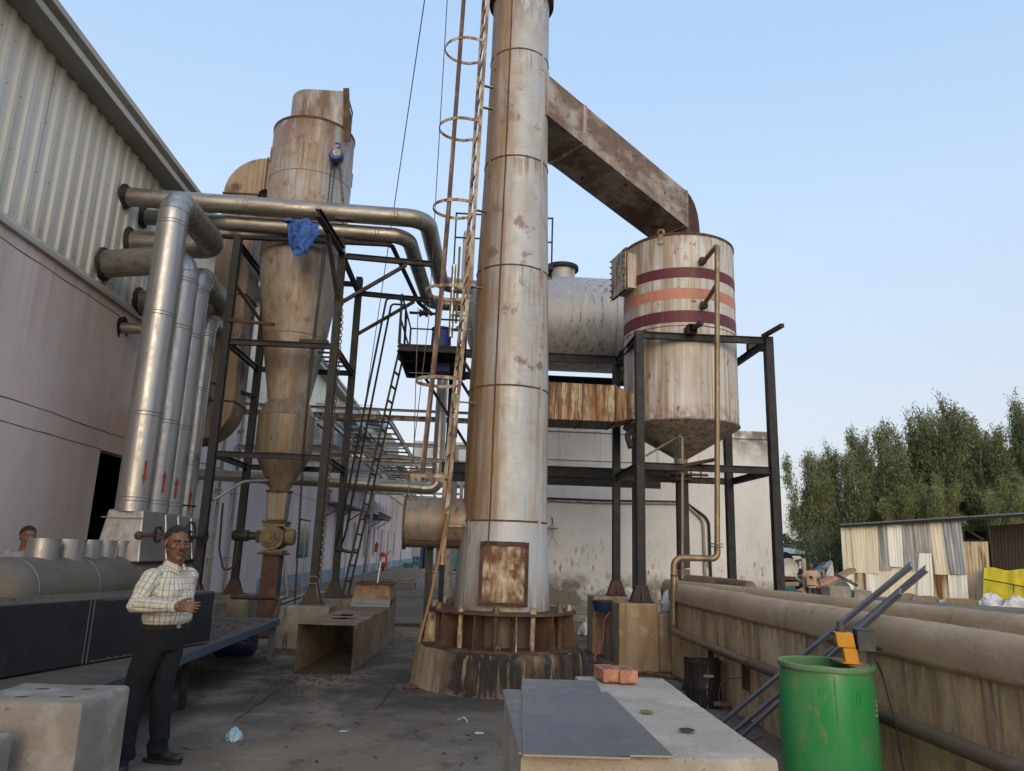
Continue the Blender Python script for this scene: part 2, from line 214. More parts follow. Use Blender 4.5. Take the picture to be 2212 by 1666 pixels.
M['tarp'] = mat('yellow_tarpaulin', (.62, .50, .012), .5, 0, [((.50, .40, .02), 1.6, (1, 1, 1), .45, .68)], .5, 3)
M['pump_grey'] = mat('pump_housing', (.055, .06, .062), .6, 0, [((.10, .095, .085), 9, (1, 1, 1), .5, .7)])
M['blue_cloth'] = mat('blue_cloth', (.045, .12, .36), .85, 0, [((.03, .085, .27), 3, (1, 1, 1), .42, .64), ((.07, .16, .42), 7, (1, 1, 1), .54, .7)], .6, 22)
M['blue'] = mat('blue_paint', (.025, .055, .22), .5, 0, [((.05, .07, .15), 9, (1, 1, 1), .52, .68)])
M['navy'] = mat('navy_plastic', (.015, .03, .085), .5)
M['blue_steel'] = mat('blue_grey_paint', (.06, .085, .12), .55, 0, [((.05, .07, .095), 5, (1, 1, 1), .48, .68)], .1)
M['chain'] = mat('chain_steel', (.055, .04, .03), .6, .5)
M['chainload'] = mat('load_chain_steel', (.12, .08, .05), .6, .4)
M['rope'] = mat('rope_fibre', (.17, .14, .10), .9)
M['wire'] = mat('galvanised_wire', (.22, .22, .23), .5, .6)
M['gearbox'] = mat('valve_casting', (.15, .11, .05), .6, .1, [((.08, .06, .035), 6, (1, 1, 1), .46, .64), ((.3, .24, .12), 9, (1, 1, 1), .58, .7)], .4, 30)
M['ac'] = mat('white_ac_casing', (.58, .59, .60), .6)
M['ac_grey'] = mat('grey_panel_casing', (.36, .38, .40), .6, .1, [((.28, .30, .31), 1, (1, 1, 1), .45, .68)])
M['redext'] = mat('red_extinguisher', (.42, .035, .015), .4)
M['teal'] = mat('teal_enclosure', (.01, .16, .17), .5)
M['bucket'] = mat('tarred_bucket', (.018, .017, .016), .55, .1, [((.06, .05, .04), 4, (6, 6, .4), .55, .68), ((.22, .20, .16), 3, (7, 7, .3), .66, .70)], .2, 20)
M['bark'] = mat('eucalyptus_bark', (.26, .21, .16), .9, 0, [((.14, .10, .07), 3, (1, 1, .3), .45, .65)], .3)
M['wood'] = mat('bamboo_pole', (.30, .18, .07), .7, 0, [((.18, .10, .04), 6, (1, 1, .3), .5, .68)])
M['bag'] = mat('white_sack', (.60, .60, .60), .6, 0, [((.40, .42, .45), 4, (1, 1, 1), .5, .66), ((.06, .25, .16), 3.2, (1, 1, 2), .64, .67)], .6, 10)
M['bluebag'] = mat('pale_blue_polythene', (.26, .42, .52), .3, 0, [((.40, .55, .62), 12, (1, 1, 1), .5, .66)], .7, 40, spec=.6)
M['card'] = mat('cardboard', (.30, .21, .13), .85, 0, [((.22, .15, .09), 4, (1, 1, 1), .48, .68)])
M['junkw'] = mat('weathered_white_plastic', (.50, .48, .44), .6, 0, [((.3, .27, .22), 4, (1, 1, 1), .5, .68)])
M['hose'] = mat('pink_hose', (.36, .07, .09), .5)
M['cable'] = mat('black_cable', (.025, .024, .023), .6)
M['arrow'] = mat('red_arrow_paint', (.28, .035, .025), .55)
M['glass'] = mat('green_window_glass', (.05, .075, .065), .15, 0, spec=.6)
M['pinkwin'] = mat('pink_brown_shutter', (.30, .22, .21), .8)
M['litter'] = mat('dry_leaf', (.05, .037, .026), .9, 0, [((.09, .065, .045), 3, (1, 1, 1), .4, .6)])
M['skin'] = mat('skin', (.165, .082, .053), .5, 0, [((.13, .062, .041), 14, (1, 1, 1), .45, .65)], .08, 120)
M['skin_d'] = mat('lip_skin', (.12, .055, .045), .5)
M['hair'] = mat('black_hair', (.012, .010, .009), .6, 0, [((.03, .026, .024), 90, (1, 1, .3), .5, .7)], .6, 150)
M['trouser'] = mat('navy_trouser_cloth', (.006, .0065, .011), .9, 0, [((.010, .011, .016), 3, (1, 1, .5), .45, .68)], 1.5, 9, (1, 1, .5))
M['shoe'] = mat('black_shoe_leather', (.014, .016, .018), .45, 0, [((.035, .033, .03), 14, (1, 1, 1), .5, .7)])
M['sole'] = mat('shoe_sole', (.03, .028, .026), .85)
M['eye'] = mat('eye_white', (.13, .105, .09), .5)
M['iris'] = mat('dark_iris', (.012, .008, .006), .2)
M['tee'] = mat('beige_tee', (.46, .33, .21), .85, 0, [((.36, .25, .16), 5, (1, 1, 1), .48, .66)], .3, 12)
M['greytee'] = mat('pale_shirt', (.22, .23, .26), .85)
M['btn'] = mat('shirt_button', (.45, .42, .36), .4)

def grid_material():
    m = bpy.data.materials.new('checked_shirt_cloth'); m.use_nodes = True; t = m.node_tree; N = t.nodes; L = t.links
    p = N['Principled BSDF']; p.inputs['Roughness'].default_value = .85; p.inputs['Specular IOR Level'].default_value = .2
    uv = N.new('ShaderNodeUVMap'); uv.uv_map = 'UVMap'; sp = N.new('ShaderNodeSeparateXYZ'); L.new(uv.outputs[0], sp.inputs[0])
    def line(src, per, wid, off=0.):
        a = N.new('ShaderNodeMath'); a.operation = 'MULTIPLY_ADD'; a.inputs[1].default_value = 1/per; a.inputs[2].default_value = off+50; L.new(src, a.inputs[0])
        b = N.new('ShaderNodeMath'); b.operation = 'FRACT'; L.new(a.outputs[0], b.inputs[0])
        c = N.new('ShaderNodeMath'); c.operation = 'LESS_THAN'; c.inputs[1].default_value = wid; L.new(b.outputs[0], c.inputs[0]); return c.outputs[0]
    cur = None
    def over(f, col, base=None):
        nonlocal cur
        mx = N.new('ShaderNodeMix'); mx.data_type = 'RGBA'; L.new(f, mx.inputs[0])
        if cur is None: mx.inputs[6].default_value = (*base, 1)
        else: L.new(cur, mx.inputs[6])
        mx.inputs[7].default_value = (*col, 1); cur = mx.outputs[2]
    over(line(sp.outputs[1], .0125, .30), (.48, .42, .25), (.64, .63, .54))
    over(line(sp.outputs[0], .0125, .30), (.48, .42, .25))
    over(line(sp.outputs[0], .034, .16), (.13, .18, .34))
    over(line(sp.outputs[1], .045, .10, .3), (.22, .26, .32))
    L.new(cur, p.inputs['Base Color'])
    tc = N.new('ShaderNodeTexCoord'); n = N.new('ShaderNodeTexNoise'); n.inputs['Scale'].default_value = 14; n.inputs['Detail'].default_value = 5
    L.new(tc.outputs['Object'], n.inputs['Vector']); b = N.new('ShaderNodeBump'); b.inputs['Strength'].default_value = .8; b.inputs['Distance'].default_value = .03
    L.new(n.outputs['Fac'], b.inputs['Height']); L.new(b.outputs[0], p.inputs['Normal']); return m
M['shirt'] = grid_material()
def leaf_material(name, a, b, c):
    m = bpy.data.materials.new(name); m.use_nodes = True; t = m.node_tree; N = t.nodes; L = t.links
    p = N['Principled BSDF']; p.inputs['Roughness'].default_value = .6; p.inputs['Specular IOR Level'].default_value = .25
    g = N.new('ShaderNodeNewGeometry'); r = N.new('ShaderNodeValToRGB'); L.new(g.outputs['Random Per Island'], r.inputs[0])
    e = r.color_ramp.elements; e[0].color = (*a, 1); e[1].color = (*c, 1); q = e.new(.55); q.color = (*b, 1)
    tc = N.new('ShaderNodeTexCoord'); n = N.new('ShaderNodeTexNoise'); n.inputs['Scale'].default_value = .55; L.new(tc.outputs['Object'], n.inputs['Vector'])
    mx = N.new('ShaderNodeMix'); mx.data_type = 'RGBA'; mr = N.new('ShaderNodeMapRange'); mr.inputs[1].default_value = .42; mr.inputs[2].default_value = .66; mr.inputs[4].default_value = .55
    L.new(n.outputs['Fac'], mr.inputs[0]); L.new(mr.outputs[0], mx.inputs[0]); L.new(r.outputs[0], mx.inputs[6]); mx.inputs[7].default_value = (.13, .115, .065, 1)
    L.new(mx.outputs[2], p.inputs['Base Color'])
    tr = N.new('ShaderNodeBsdfTranslucent'); L.new(mx.outputs[2], tr.inputs[0]); ms = N.new('ShaderNodeMixShader'); ms.inputs[0].default_value = .35
    L.new(p.outputs[0], ms.inputs[1]); L.new(tr.outputs[0], ms.inputs[2]); L.new(ms.outputs[0], N['Material Output'].inputs[0]); return m
M['leaf'] = leaf_material('eucalyptus_leaf', (.075, .105, .045), (.18, .22, .095), (.31, .33, .145))
M['leaf_y'] = leaf_material('young_leaf', (.12, .155, .06), (.25, .285, .11), (.37, .38, .16))
M['leaf_d'] = leaf_material('dark_shrub_leaf', (.025, .037, .02), (.05, .068, .034), (.085, .10, .05))
M['ground'] = mat('yard_concrete', (.235, .18, .125), .92, 0, [
    ((.15, .126, .10), .35, (1, 1, 1), .38, .62), ((.27, .235, .19), .8, (1, 1, 1), .52, .70, {'max': .8}), ((.09, .078, .066), 2.4, (1, .7, 1), .54, .68, {'max': .85}),
    ((.31, .28, .24), 7, (1, 1, 1), .60, .70, {'max': .6}), ((.07, .058, .046), 22, (1, .6, 1), .61, .68, {'max': .6}),
    ((.25, .13, .05), 1.5, (1, 2.2, 1), .50, .66, {'grad': ((0, -1, 0), -7.0, -6.0), 'max': .75}),
    ((.035, .030, .025), 1.0, (1, 1, 1), .36, .56, {'grad': ((-.42, .91, 0), 6.4, 8.6), 'g2': (12.5, 14.5, 1., 0.), 'wob': 1.4, 'wsc': 1.2, 'max': .85})], .45, 26)  # last layer paints shade over the left yard into the colour, with some dirt

# ------------------------------------------------------------------ mesh builder and scene tree
OFF = {}
def tagged(o, label, cat, group=None, kind=None):
    if label: o['label'] = label
    if cat: o['category'] = cat
    if group: o['group'] = group
    if kind: o['kind'] = kind
    return o
def T(name, label, cat, loc=(0, 0, 0), group=None):
    o = bpy.data.objects.new(name, None); o.empty_display_size = .1; COL.objects.link(o); o.location = loc
    OFF[o.name] = V(loc); return tagged(o, label, cat, group)
class B:
    def __init__(s): s.v = []; s.f = []; s.uv = None
    def add(s, vs, fs):
        k = len(s.v); s.v += [V(p) for p in vs]; s.f += [tuple(i+k for i in f) for f in fs]; return s
    def box(s, x0, x1, y0, y1, z0, z1):
        return s.add([(x0, y0, z0), (x1, y0, z0), (x1, y1, z0), (x0, y1, z0), (x0, y0, z1), (x1, y0, z1), (x1, y1, z1), (x0, y1, z1)],
                     [(3, 2, 1, 0), (4, 5, 6, 7), (0, 1, 5, 4), (1, 2, 6, 5), (2, 3, 7, 6), (3, 0, 4, 7)])
    def frustum(s, b, t):                                       # two (x0,x1,y0,y1,z) rectangles
        return s.add([(b[0], b[2], b[4]), (b[1], b[2], b[4]), (b[1], b[3], b[4]), (b[0], b[3], b[4]), (t[0], t[2], t[4]), (t[1], t[2], t[4]), (t[1], t[3], t[4]), (t[0], t[3], t[4])],
                     [(3, 2, 1, 0), (4, 5, 6, 7), (0, 1, 5, 4), (1, 2, 6, 5), (2, 3, 7, 6), (3, 0, 4, 7)])
    def beam(s, p0, p1, wd, h, up=(0, 0, 1)):
        p0, p1 = V(p0), V(p1); d = (p1-p0).normalized(); u = V(up)
        if abs(d.dot(u)) > .98: u = V((0, 1, 0))
        a = d.cross(u).normalized(); b = a.cross(d).normalized(); q = []
        for p in (p0, p1):
            for i, j in ((-1, -1), (1, -1), (1, 1), (-1, 1)): q.append(p+a*(i*wd/2)+b*(j*h/2))
        return s.add(q, [(0, 1, 2, 3), (7, 6, 5, 4), (0, 4, 5, 1), (1, 5, 6, 2), (2, 6, 7, 3), (3, 7, 4, 0)])
    def channel(s, p0, p1, wd, h, t=.012, up=(0, 0, 1)):        # an I section: two flanges and a web
        p0, p1 = V(p0), V(p1); d = (p1-p0).normalized(); u = V(up)
        if abs(d.dot(u)) > .98: u = V((0, 1, 0))
        a = d.cross(u).normalized(); b = a.cross(d).normalized()
        s.beam(p0+b*(h/2-t/2), p1+b*(h/2-t/2), wd, t, b); s.beam(p0-b*(h/2-t/2), p1-b*(h/2-t/2), wd, t, b)
        return s.beam(p0, p1, t, h-2*t-.002, b)
    def tube(s, pts, r, n=12, cap=True, rs=None, closed=False):
        pts = [V(p) for p in pts]; m = len(pts); k = len(s.v); prev = None; rings = []
        for i, p in enumerate(pts):
            if closed: d = pts[(i+1) % m]-pts[i-1]
            else: d = pts[min(i+1, m-1)]-pts[max(i-1, 0)]
            d.normalize()
            if prev is None:
                a = d.cross(V((0, 0, 1)));
                if a.length < .2: a = d.cross(V((0, 1, 0)))
            else: a = prev-d*prev.dot(d)
            a.normalize(); prev = a; b = d.cross(a); rr = rs[i] if rs else r
            sc = 1.
            if not closed and 0 < i < m-1:
                c = (pts[i]-pts[i-1]).normalized().dot(d); sc = 1/max(.5, c)
            rings.append(len(s.v))
            for j in range(n):
                t = 2*math.pi*j/n; s.v.append(p+(a*math.cos(t)+b*math.sin(t))*rr)
        for i in range(m if closed else m-1):
            A, Bq = rings[i], rings[(i+1) % m]
            for j in range(n): s.f.append((A+j, A+(j+1) % n, Bq+(j+1) % n, Bq+j))
        if cap and not closed:
            s.f.append(tuple(rings[0]+j for j in reversed(range(n)))); s.f.append(tuple(rings[-1]+j for j in range(n)))
        return s
    def lathe(s, prof, c, n=48, ax='Z', cap0=False, cap1=False, a0=0, a1=360):
        full = a1-a0 >= 359.9; m = n if full else n+1; k = len(s.v); c = V(c)
        for r, z in prof:
            for j in range(m):
                t = R(a0+(a1-a0)*j/n); x, y = r*math.cos(t), r*math.sin(t)
                q = {'Z': (x, y, z), 'X': (z, x, y), 'Y': (y, z, x)}[ax]; s.v.append(c+V(q))
        for i in range(len(prof)-1):
            for j in range(n):
                j2 = (j+1) % m if full else j+1
                s.f.append((k+i*m+j, k+i*m+j2, k+(i+1)*m+j2, k+(i+1)*m+j))
        if cap0: s.f.append(tuple(k+j for j in reversed(range(m))))
        if cap1: s.f.append(tuple(k+(len(prof)-1)*m+j for j in range(m)))
        return s
    def prism(s, poly, ext):
        n = len(poly); ext = V(ext); vs = [V(p) for p in poly]; vs += [p+ext for p in vs]
        return s.add(vs, [tuple(reversed(range(n))), tuple(range(n, 2*n))]+[(i, (i+1) % n, n+(i+1) % n, n+i) for i in range(n)])
    def grid(s, fn, nu, nv, skip=None):
        k = len(s.v)
        for i in range(nu+1):
            for j in range(nv+1): s.v.append(V(fn(i/nu, j/nv)))
        for i in range(nu):
            for j in range(nv):
                if skip and skip(i, j): continue
                a = k+i*(nv+1)+j; s.f.append((a, a+nv+1, a+nv+2, a+1))
        return s
    def ball(s, c, r, nu=16, nv=10, rot=None):
        c = V(c); r = V(r) if not isinstance(r, (int, float)) else V((r, r, r)); k = len(s.v)
        for i in range(1, nv):
            for j in range(nu):
                p, t = math.pi*i/nv, 2*math.pi*j/nu
                q = V((r.x*math.sin(p)*math.cos(t), r.y*math.sin(p)*math.sin(t), r.z*math.cos(p)))
                s.v.append(c+(rot @ q if rot else q))
        for i in range(nv-2):
            for j in range(nu): s.f.append((k+i*nu+j, k+(i+1)*nu+j, k+(i+1)*nu+(j+1) % nu, k+i*nu+(j+1) % nu))
        tp = V((0, 0, r.z)); a = len(s.v); s.v.append(c+(rot @ tp if rot else tp)); s.v.append(c-(rot @ tp if rot else tp))
        for j in range(nu):
            s.f.append((a, k+j, k+(j+1) % nu)); e = k+(nv-2)*nu; s.f.append((a+1, e+(j+1) % nu, e+j))
        return s
    def capsule(s, p0, r0, p1, r1, n=12):
        p0, p1 = V(p0), V(p1); d = (p1-p0); L = d.length; d.normalize(); pts = []; rs = []
        for i in range(5):
            t = math.pi/2*(i/4); pts.append(p0-d*(r0*math.cos(t))); rs.append(max(r0*math.sin(t), r0*.04))
        for i in range(1, 4): pts.append(p0.lerp(p1, i/4)); rs.append(r0+(r1-r0)*i/4)
        for i in range(5):
            t = math.pi/2*(i/4); pts.append(p1+d*(r1*math.sin(t))); rs.append(max(r1*math.cos(t), r1*.04))
        return s.tube(pts, 0, n, True, rs)
    def mesh(s, name, off, mt, smooth=35):
        me = bpy.data.meshes.new(name); me.from_pydata([tuple(p-off) for p in s.v], [], s.f)
        if s.uv:
            ul = me.uv_layers.new(name='UVMap')
            for l in me.loops: ul.data[l.index].uv = s.uv[l.vertex_index]
        me.materials.append(mt); me.validate()
        if smooth:
            me.polygons.foreach_set('use_smooth', [True]*len(me.polygons)); me.set_sharp_from_angle(angle=R(smooth))
        me.update(); return me
    def part(s, name, mt, parent, label=None, smooth=35, bevel=0, kind=None, mods=None):
        off = OFF[parent.name]; mt = M[mt] if isinstance(mt, str) else mt
        o = bpy.data.objects.new(name, s.mesh(name, off, mt, smooth)); COL.objects.link(o); o.parent = parent; OFF[o.name] = off
        if label: o['label'] = label
        if kind: o['kind'] = kind
        if bevel: bv(o, bevel)
        return o
    def one(s, name, mt, label, cat, group=None, kind=None, smooth=35, bevel=0):
        mt = M[mt] if isinstance(mt, str) else mt
        if kind == 'structure': off = V((0, 0, 0))
        else:
            xs = [p.x for p in s.v]; ys = [p.y for p in s.v]; off = V(((min(xs)+max(xs))/2, (min(ys)+max(ys))/2, min(p.z for p in s.v)))
        o = bpy.data.objects.new(name, s.mesh(name, off, mt, smooth)); COL.objects.link(o); o.location = off; OFF[o.name] = off
        tagged(o, label, cat, group, kind)
        if bevel: bv(o, bevel)
        return o
def bv(o, wd, seg=2):
    m = o.modifiers.new('bevel', 'BEVEL'); m.width = wd; m.segments = seg; m.limit_method = 'ANGLE'; m.angle_limit = R(40)
def one_of(b, *a, **k): return b.one(*a, **k)
def fillet(pts, r, n=6):
    pts = [V(p) for p in pts]; out = [pts[0]]
    for i in range(1, len(pts)-1):
        a, p, c = pts[i-1], pts[i], pts[i+1]; u = (a-p).normalized(); v = (c-p).normalized()
        ang = u.angle(v); d = min(r/math.tan(ang/2) if ang > .01 else 0, (a-p).length*.49, (c-p).length*.49); rr = d*math.tan(ang/2)
        ctr = p+(u+v).normalized()*(rr/math.sin(ang/2)); s0 = p+u*d-ctr; s1 = p+v*d-ctr
        if s0.length < 1e-5 or s0.angle(s1) < .002: out.append(p); continue
        for k in range(n+1): out.append(ctr+s0.normalized().slerp(s1.normalized(), k/n)*rr)
    out.append(pts[-1]); return out
def copy_tree(o, parent=None, loc=None, rz=None, scale=None, label=None):
    c = o.copy(); COL.objects.link(c); OFF[c.name] = OFF.get(o.name, V())
    if parent: c.parent = parent
    if loc is not None: c.location = loc
    if rz is not None: c.rotation_euler.z = rz
    if scale is not None: c.scale = scale if isinstance(scale, (tuple, list)) else (scale,)*3
    if label: c['label'] = label
    for ch in list(o.children): copy_tree(ch, c)
    return c
def carve(o, cutter):
    loc_ = o.location.copy()
    cm = bpy.data.meshes.new('cut'); cm.from_pydata([tuple(p-OFF[o.name]) for p in cutter.v], [], cutter.f); q = bmesh.new(); q.from_mesh(cm); bmesh.ops.recalc_face_normals(q, faces=q.faces); q.to_mesh(cm); q.free(); c = bpy.data.objects.new('cut', cm); COL.objects.link(c)
    tm = o.data.copy(); q = bmesh.new(); q.from_mesh(tm); bmesh.ops.recalc_face_normals(q, faces=q.faces); q.to_mesh(tm); q.free(); tmp = bpy.data.objects.new('tmp', tm); COL.objects.link(tmp); m = tmp.modifiers.new('b', 'BOOLEAN'); m.object = c; m.operation = 'DIFFERENCE'; m.solver = 'EXACT'
    dg = bpy.context.evaluated_depsgraph_get(); me = bpy.data.meshes.new_from_object(tmp.evaluated_get(dg)); me.name = o.data.name
    if len(me.polygons) > 20: o.data = me; o.data.set_sharp_from_angle(angle=R(40))
    bpy.data.objects.remove(tmp); bpy.data.objects.remove(c)
def wob(b, amp, sc, seed=0.):
    for i, p in enumerate(b.v):
        q = mnoise.noise_vector(p*sc+V((seed, seed, seed))); b.v[i] = p+q*amp
    return b
def annulus(b, c, r, th, wd, n=40):                              # flat band hoop round a vertical axis
    return b.lathe([(r, -wd/2), (r+th, -wd/2), (r+th, wd/2), (r, wd/2), (r, -wd/2)], c, n)
def bolts(b, pts, d, r=.015, h=.015):
    for p in pts: b.tube([V(p), V(p)+V(d)*h], r, 6)
    return b
# ================================================================== GROUND
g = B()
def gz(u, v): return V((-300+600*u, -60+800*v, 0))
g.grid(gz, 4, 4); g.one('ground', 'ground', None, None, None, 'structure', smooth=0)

def floor_crack(pts, label):
    b = B(); P = []
    for a, c in zip(pts, pts[1:]):
        a, c = at(*a, z=.004), at(*c, z=.004); n_ = max(3, int((c-a).length/.06))
        for i in range(n_): p = a.lerp(c, i/n_); P.append(p+V((.03*mnoise.noise(p*4), .03*mnoise.noise(p*4+V((9, 0, 0))), 0)))
    for i in range(len(P)-1):
        d = (P[i+1]-P[i]).normalized(); s = V((-d.y, d.x, 0)); w0, w1 = (.004+.006*abs(mnoise.noise(P[k]*7)) for k in (i, i+1)); b.add([P[i]-s*w0, P[i]+s*w0, P[i+1]+s*w1, P[i+1]-s*w1], [(0, 1, 2, 3)])
    b.one('ground_crack', 'dark', None, None, None, 'structure', smooth=0)
for c_ in ([(505, 1560), (560, 1520), (643, 1463)], [(810, 1535), (841, 1497), (870, 1450)], [(1560, 1640), (1620, 1600), (1660, 1590)]): floor_crack(c_, '')

# ================================================================== LEFT FACTORY BUILDING
WX, WY0, WY1 = -6.45, -26.0, 88.0  # near end extended out of view behind camera to cut light on the left
fb = T('factory_building', 'long pink plastered factory with profiled sheet upper wall and projecting eave', 'building', (WX, 20, 0))
b = B()
DY0, DY1, DZ = 13.2, 16.6, 3.12
b.box(WX-.25, WX, WY0, DY0, 0, 5.74); b.box(WX-.25, WX, DY0, DY1, DZ, 5.74); b.box(WX-.25, WX, DY1, WY1, 0, 5.74)
b.box(WX-24, WX-.25, WY0, WY0+.25, 0, 8.55); b.box(WX-24, WX-.25, WY1-.25, WY1, 0, 8.55); b.box(WX-24.25, WX-24, WY0, WY1, 0, 8.55)
b.part('wall', 'pink', fb, smooth=0)
b = B(); b.box(WX-5, WX-4.8, DY0-3, DY1+3, .01, 5.5); b.box(WX-4.8, WX-.3, DY0-3.2, DY0-3, .01, 5.5); b.box(WX-4.8, WX-.3, DY1+3, DY1+3.2, .01, 5.5); b.box(WX-4.8, WX-.26, DY0-3, DY1+3, 4.6, 4.7)
b.part('doorway', 'dark', fb, smooth=0)  # box walls coloured near black to stand for the unlit inside
# hairline grooves where the storeys and the lintel band meet, slightly wandering
def crack(name, z, y0, y1, h=.022, amp=.03):
    b = B(); n = int((y1-y0)*3); pr = []
    for i in range(n+1):
        y = y0+(y1-y0)*i/n; dz = amp*mnoise.noise(V((y*1.3, z, 0))); pr.append((y, z+dz, h*(.5+.9*abs(mnoise.noise(V((y*4, z*3, 2)))))))
    for (ya, za, ha), (yb, zb, hb) in zip(pr, pr[1:]):
        b.add([(WX+.003, ya, za-ha/2), (WX+.003, yb, zb-hb/2), (WX+.003, yb, zb+hb/2), (WX+.003, ya, za+ha/2)], [(0, 1, 2, 3)])
    b.part(name, 'groove', fb, smooth=0)
crack('wall_crack', 5.52, WY0, 60); crack('wall_crack', 3.45, WY0, 14.5); crack('wall_crack', 3.13, WY0, DY0); crack('wall_crack', 3.45, 17, 60, .03)
# profiled sheet: narrow flats and deep ribs
b = B(); pit = .317; prof = [(0, 0), (.12, 0), (.165, .032), (.24, .032), (.285, 0)]
ys = []; y = WY0
while y < WY1:
    jj = .012*mnoise.noise(V((y*3.1, 0, 0))); jd = .006*mnoise.noise(V((y*1.7, 5, 0)))
    for dy, dx in prof: ys.append((y+dy+jj, WX-.014+dx+jd))
    y += pit
zs = [5.76, 6.6, 7.6, 8.56]; k = len(zs)
b.add([(x, y, z) for (y, x) in ys for z in zs], [(i*k+j, i*k+k+j, i*k+k+j+1, i*k+j+1) for i in range(len(ys)-1) for j in range(k-1)])
b.part('cladding', 'clad', fb, smooth=0)
b = B(); b.box(WX+.004, WX+.075, WY0, WY1, 5.69, 5.755); b.add([(WX+.075, WY0, 5.75), (WX+.075, WY1, 5.75), (WX+.028, WY1, 5.84), (WX+.028, WY0, 5.84)], [(0, 1, 2, 3)]); b.part('drip_flashing', 'eave', fb, smooth=0)
for z in (5.97, 6.75, 7.55, 8.2):
    b = B(); y = 8.2
    while y < 15: bolts(b, [(WX-.018, y+.06, z)], (1, 0, 0), .008, .01); y += pit
    b.part('screw_row', 'black_rust', fb, smooth=0)
b = B(); b.add([(WX, WY0, 8.56), (WX+.40, WY0, 8.54), (WX+.40, WY1, 8.54), (WX, WY1, 8.56)], [(0, 1, 2, 3)]); b.part('soffit', 'soffit', fb, smooth=0)
b = B(); b.prism([(WX+.40, WY0, 8.53), (WX+.42, WY0, 8.53), (WX+.42, WY0, 8.64), (WX+.36, WY0, 8.67), (WX+.36, WY0, 8.72), (WX+.48, WY0, 8.74), (WX+.48, WY0, 8.84), (WX+.30, WY0, 8.86), (WX-.3, WY0, 8.9), (WX-.3, WY0, 8.6), (WX+.40, WY0, 8.6)], (0, WY1-WY0, 0)); b.part('eave_gutter', 'eave', fb, smooth=0)
b = B(); b.prism([(WX-.3, WY0, 8.75), (WX-.3, WY0, 8.89), (WX-12, WY0, 10.2), (WX-24.4, WY0, 8.89), (WX-24.4, WY0, 8.6), (WX-12, WY0, 10.0)], (0, WY1-WY0, 0)); b.part('roof', 'clad', fb, smooth=0)
b = B(); b.box(WX+.003, WX+.03, 24, WY1, 0, .55); b.part('plinth_band', 'plinth', fb, smooth=0)
for y in (30.0, 43.0, 47.5, 52, 56.5, 61, 66):
    far = y > 40; w_ = .45 if far else .9
    b = B(); b.box(WX+.004, WX+.04, y-w_-.07, y+w_+.07, (1.0 if far else 1.15), (3.0 if far else 2.6)); fr = b.part('window', 'pink' if far else 'black', fb, smooth=0)
    b = B(); b.box(WX+.04, WX+.05, y-w_, y+w_, (1.06 if far else 1.22), (2.94 if far else 2.53)); b.part('pane', 'pinkwin' if far else 'glass', fr, smooth=0)
for y in (19.3, 20.6, 25.5, 36.5, 40.5, 50, 54.4, 58.5, 64):
    b = B(); b.tube([(WX+.09, y, .05), (WX+.09, y, 5.6)], .055 if y > 22 else .045, 10)
    for z in (1.2, 2.9, 4.6): b.box(WX, WX+.15, y-.08, y+.08, z, z+.04)
    b.part('downpipe', 'galv' if y < 22 else 'ac', fb)

# ================================================================== WHITE BUILDING ON THE RIGHT
wb = T('white_building', 'plain white plastered building with mould along its parapet and splashed wall', 'building', (4, 19.1, 0))
b = B(); b.box(.35, 7.88, 19.1, 34, 0, 4.95); b.part('wall', 'white', wb, smooth=0, bevel=.02)
b = B(); b.box(.33, 7.90, 19.07, 19.10, 4.735, 4.765); b.box(.33, 7.90, 19.08, 19.10, 3.99, 4.01); b.part('ledge_line', 'white', wb, smooth=0)
b = B(); b.box(.33, 7.90, 19.09, 19.097, 4.715, 4.733); b.box(.33, 7.9, 19.094, 19.098, 3.972, 3.988); b.part('wall_crack', 'groove', wb, smooth=0)
b = B(); b.box(-.1, 3.6, 18.55, 19.08, 0, .16); b.box(-.1, 3.6, 18.8, 19.08, .16, .36); b.part('step', 'conc', wb, smooth=0, bevel=.02)
for k, (dx, dz) in enumerate(((0, 0), (.12, .06))):
    P = [at(1130, 1079-k*4, y=19.05), at(1300, 1086-k*4, y=19.05), at(1480, 1088-k*3, y=19.05)]
    q = at(1519+k*12, 1125-k*3, y=19.05); P += [q, V((q.x+.02, 19.03, .4))]
    B().tube(fillet(P, .35), .035, 8).one('wall_conduit', 'galv' if k == 0 else 'black', ('grey cable conduit bent down the white wall, lower of two' if k == 0 else 'black cable conduit bent down the white wall, upper of two'), 'conduit', 'conduits on the white wall')
lt = T('wall_lamp', 'small cream shaded lamp with hanging wire frame on the white wall', 'lamp', (2.02, 19.0, 2.4))
c = at(1193, 1142, y=18.9)
B().lathe([(.02, .10), (.05, .06), (.16, 0), (.15, -.005), (.04, .05)], c, 16).part('lamp_shade', 'ladder', lt)
B().tube([c+V((0, .2, .28)), c+V((0, .05, .25)), c+V((0, 0, .1))], .014, 6).part('arm', 'black', lt)
B().tube([c, c+V((0, 0, -.18)), c+V((-.1, 0, -.42)), c+V((.16, 0, -.42)), c+V((0, 0, -.18))], .009, 5).part('wire_frame', 'galv', lt)

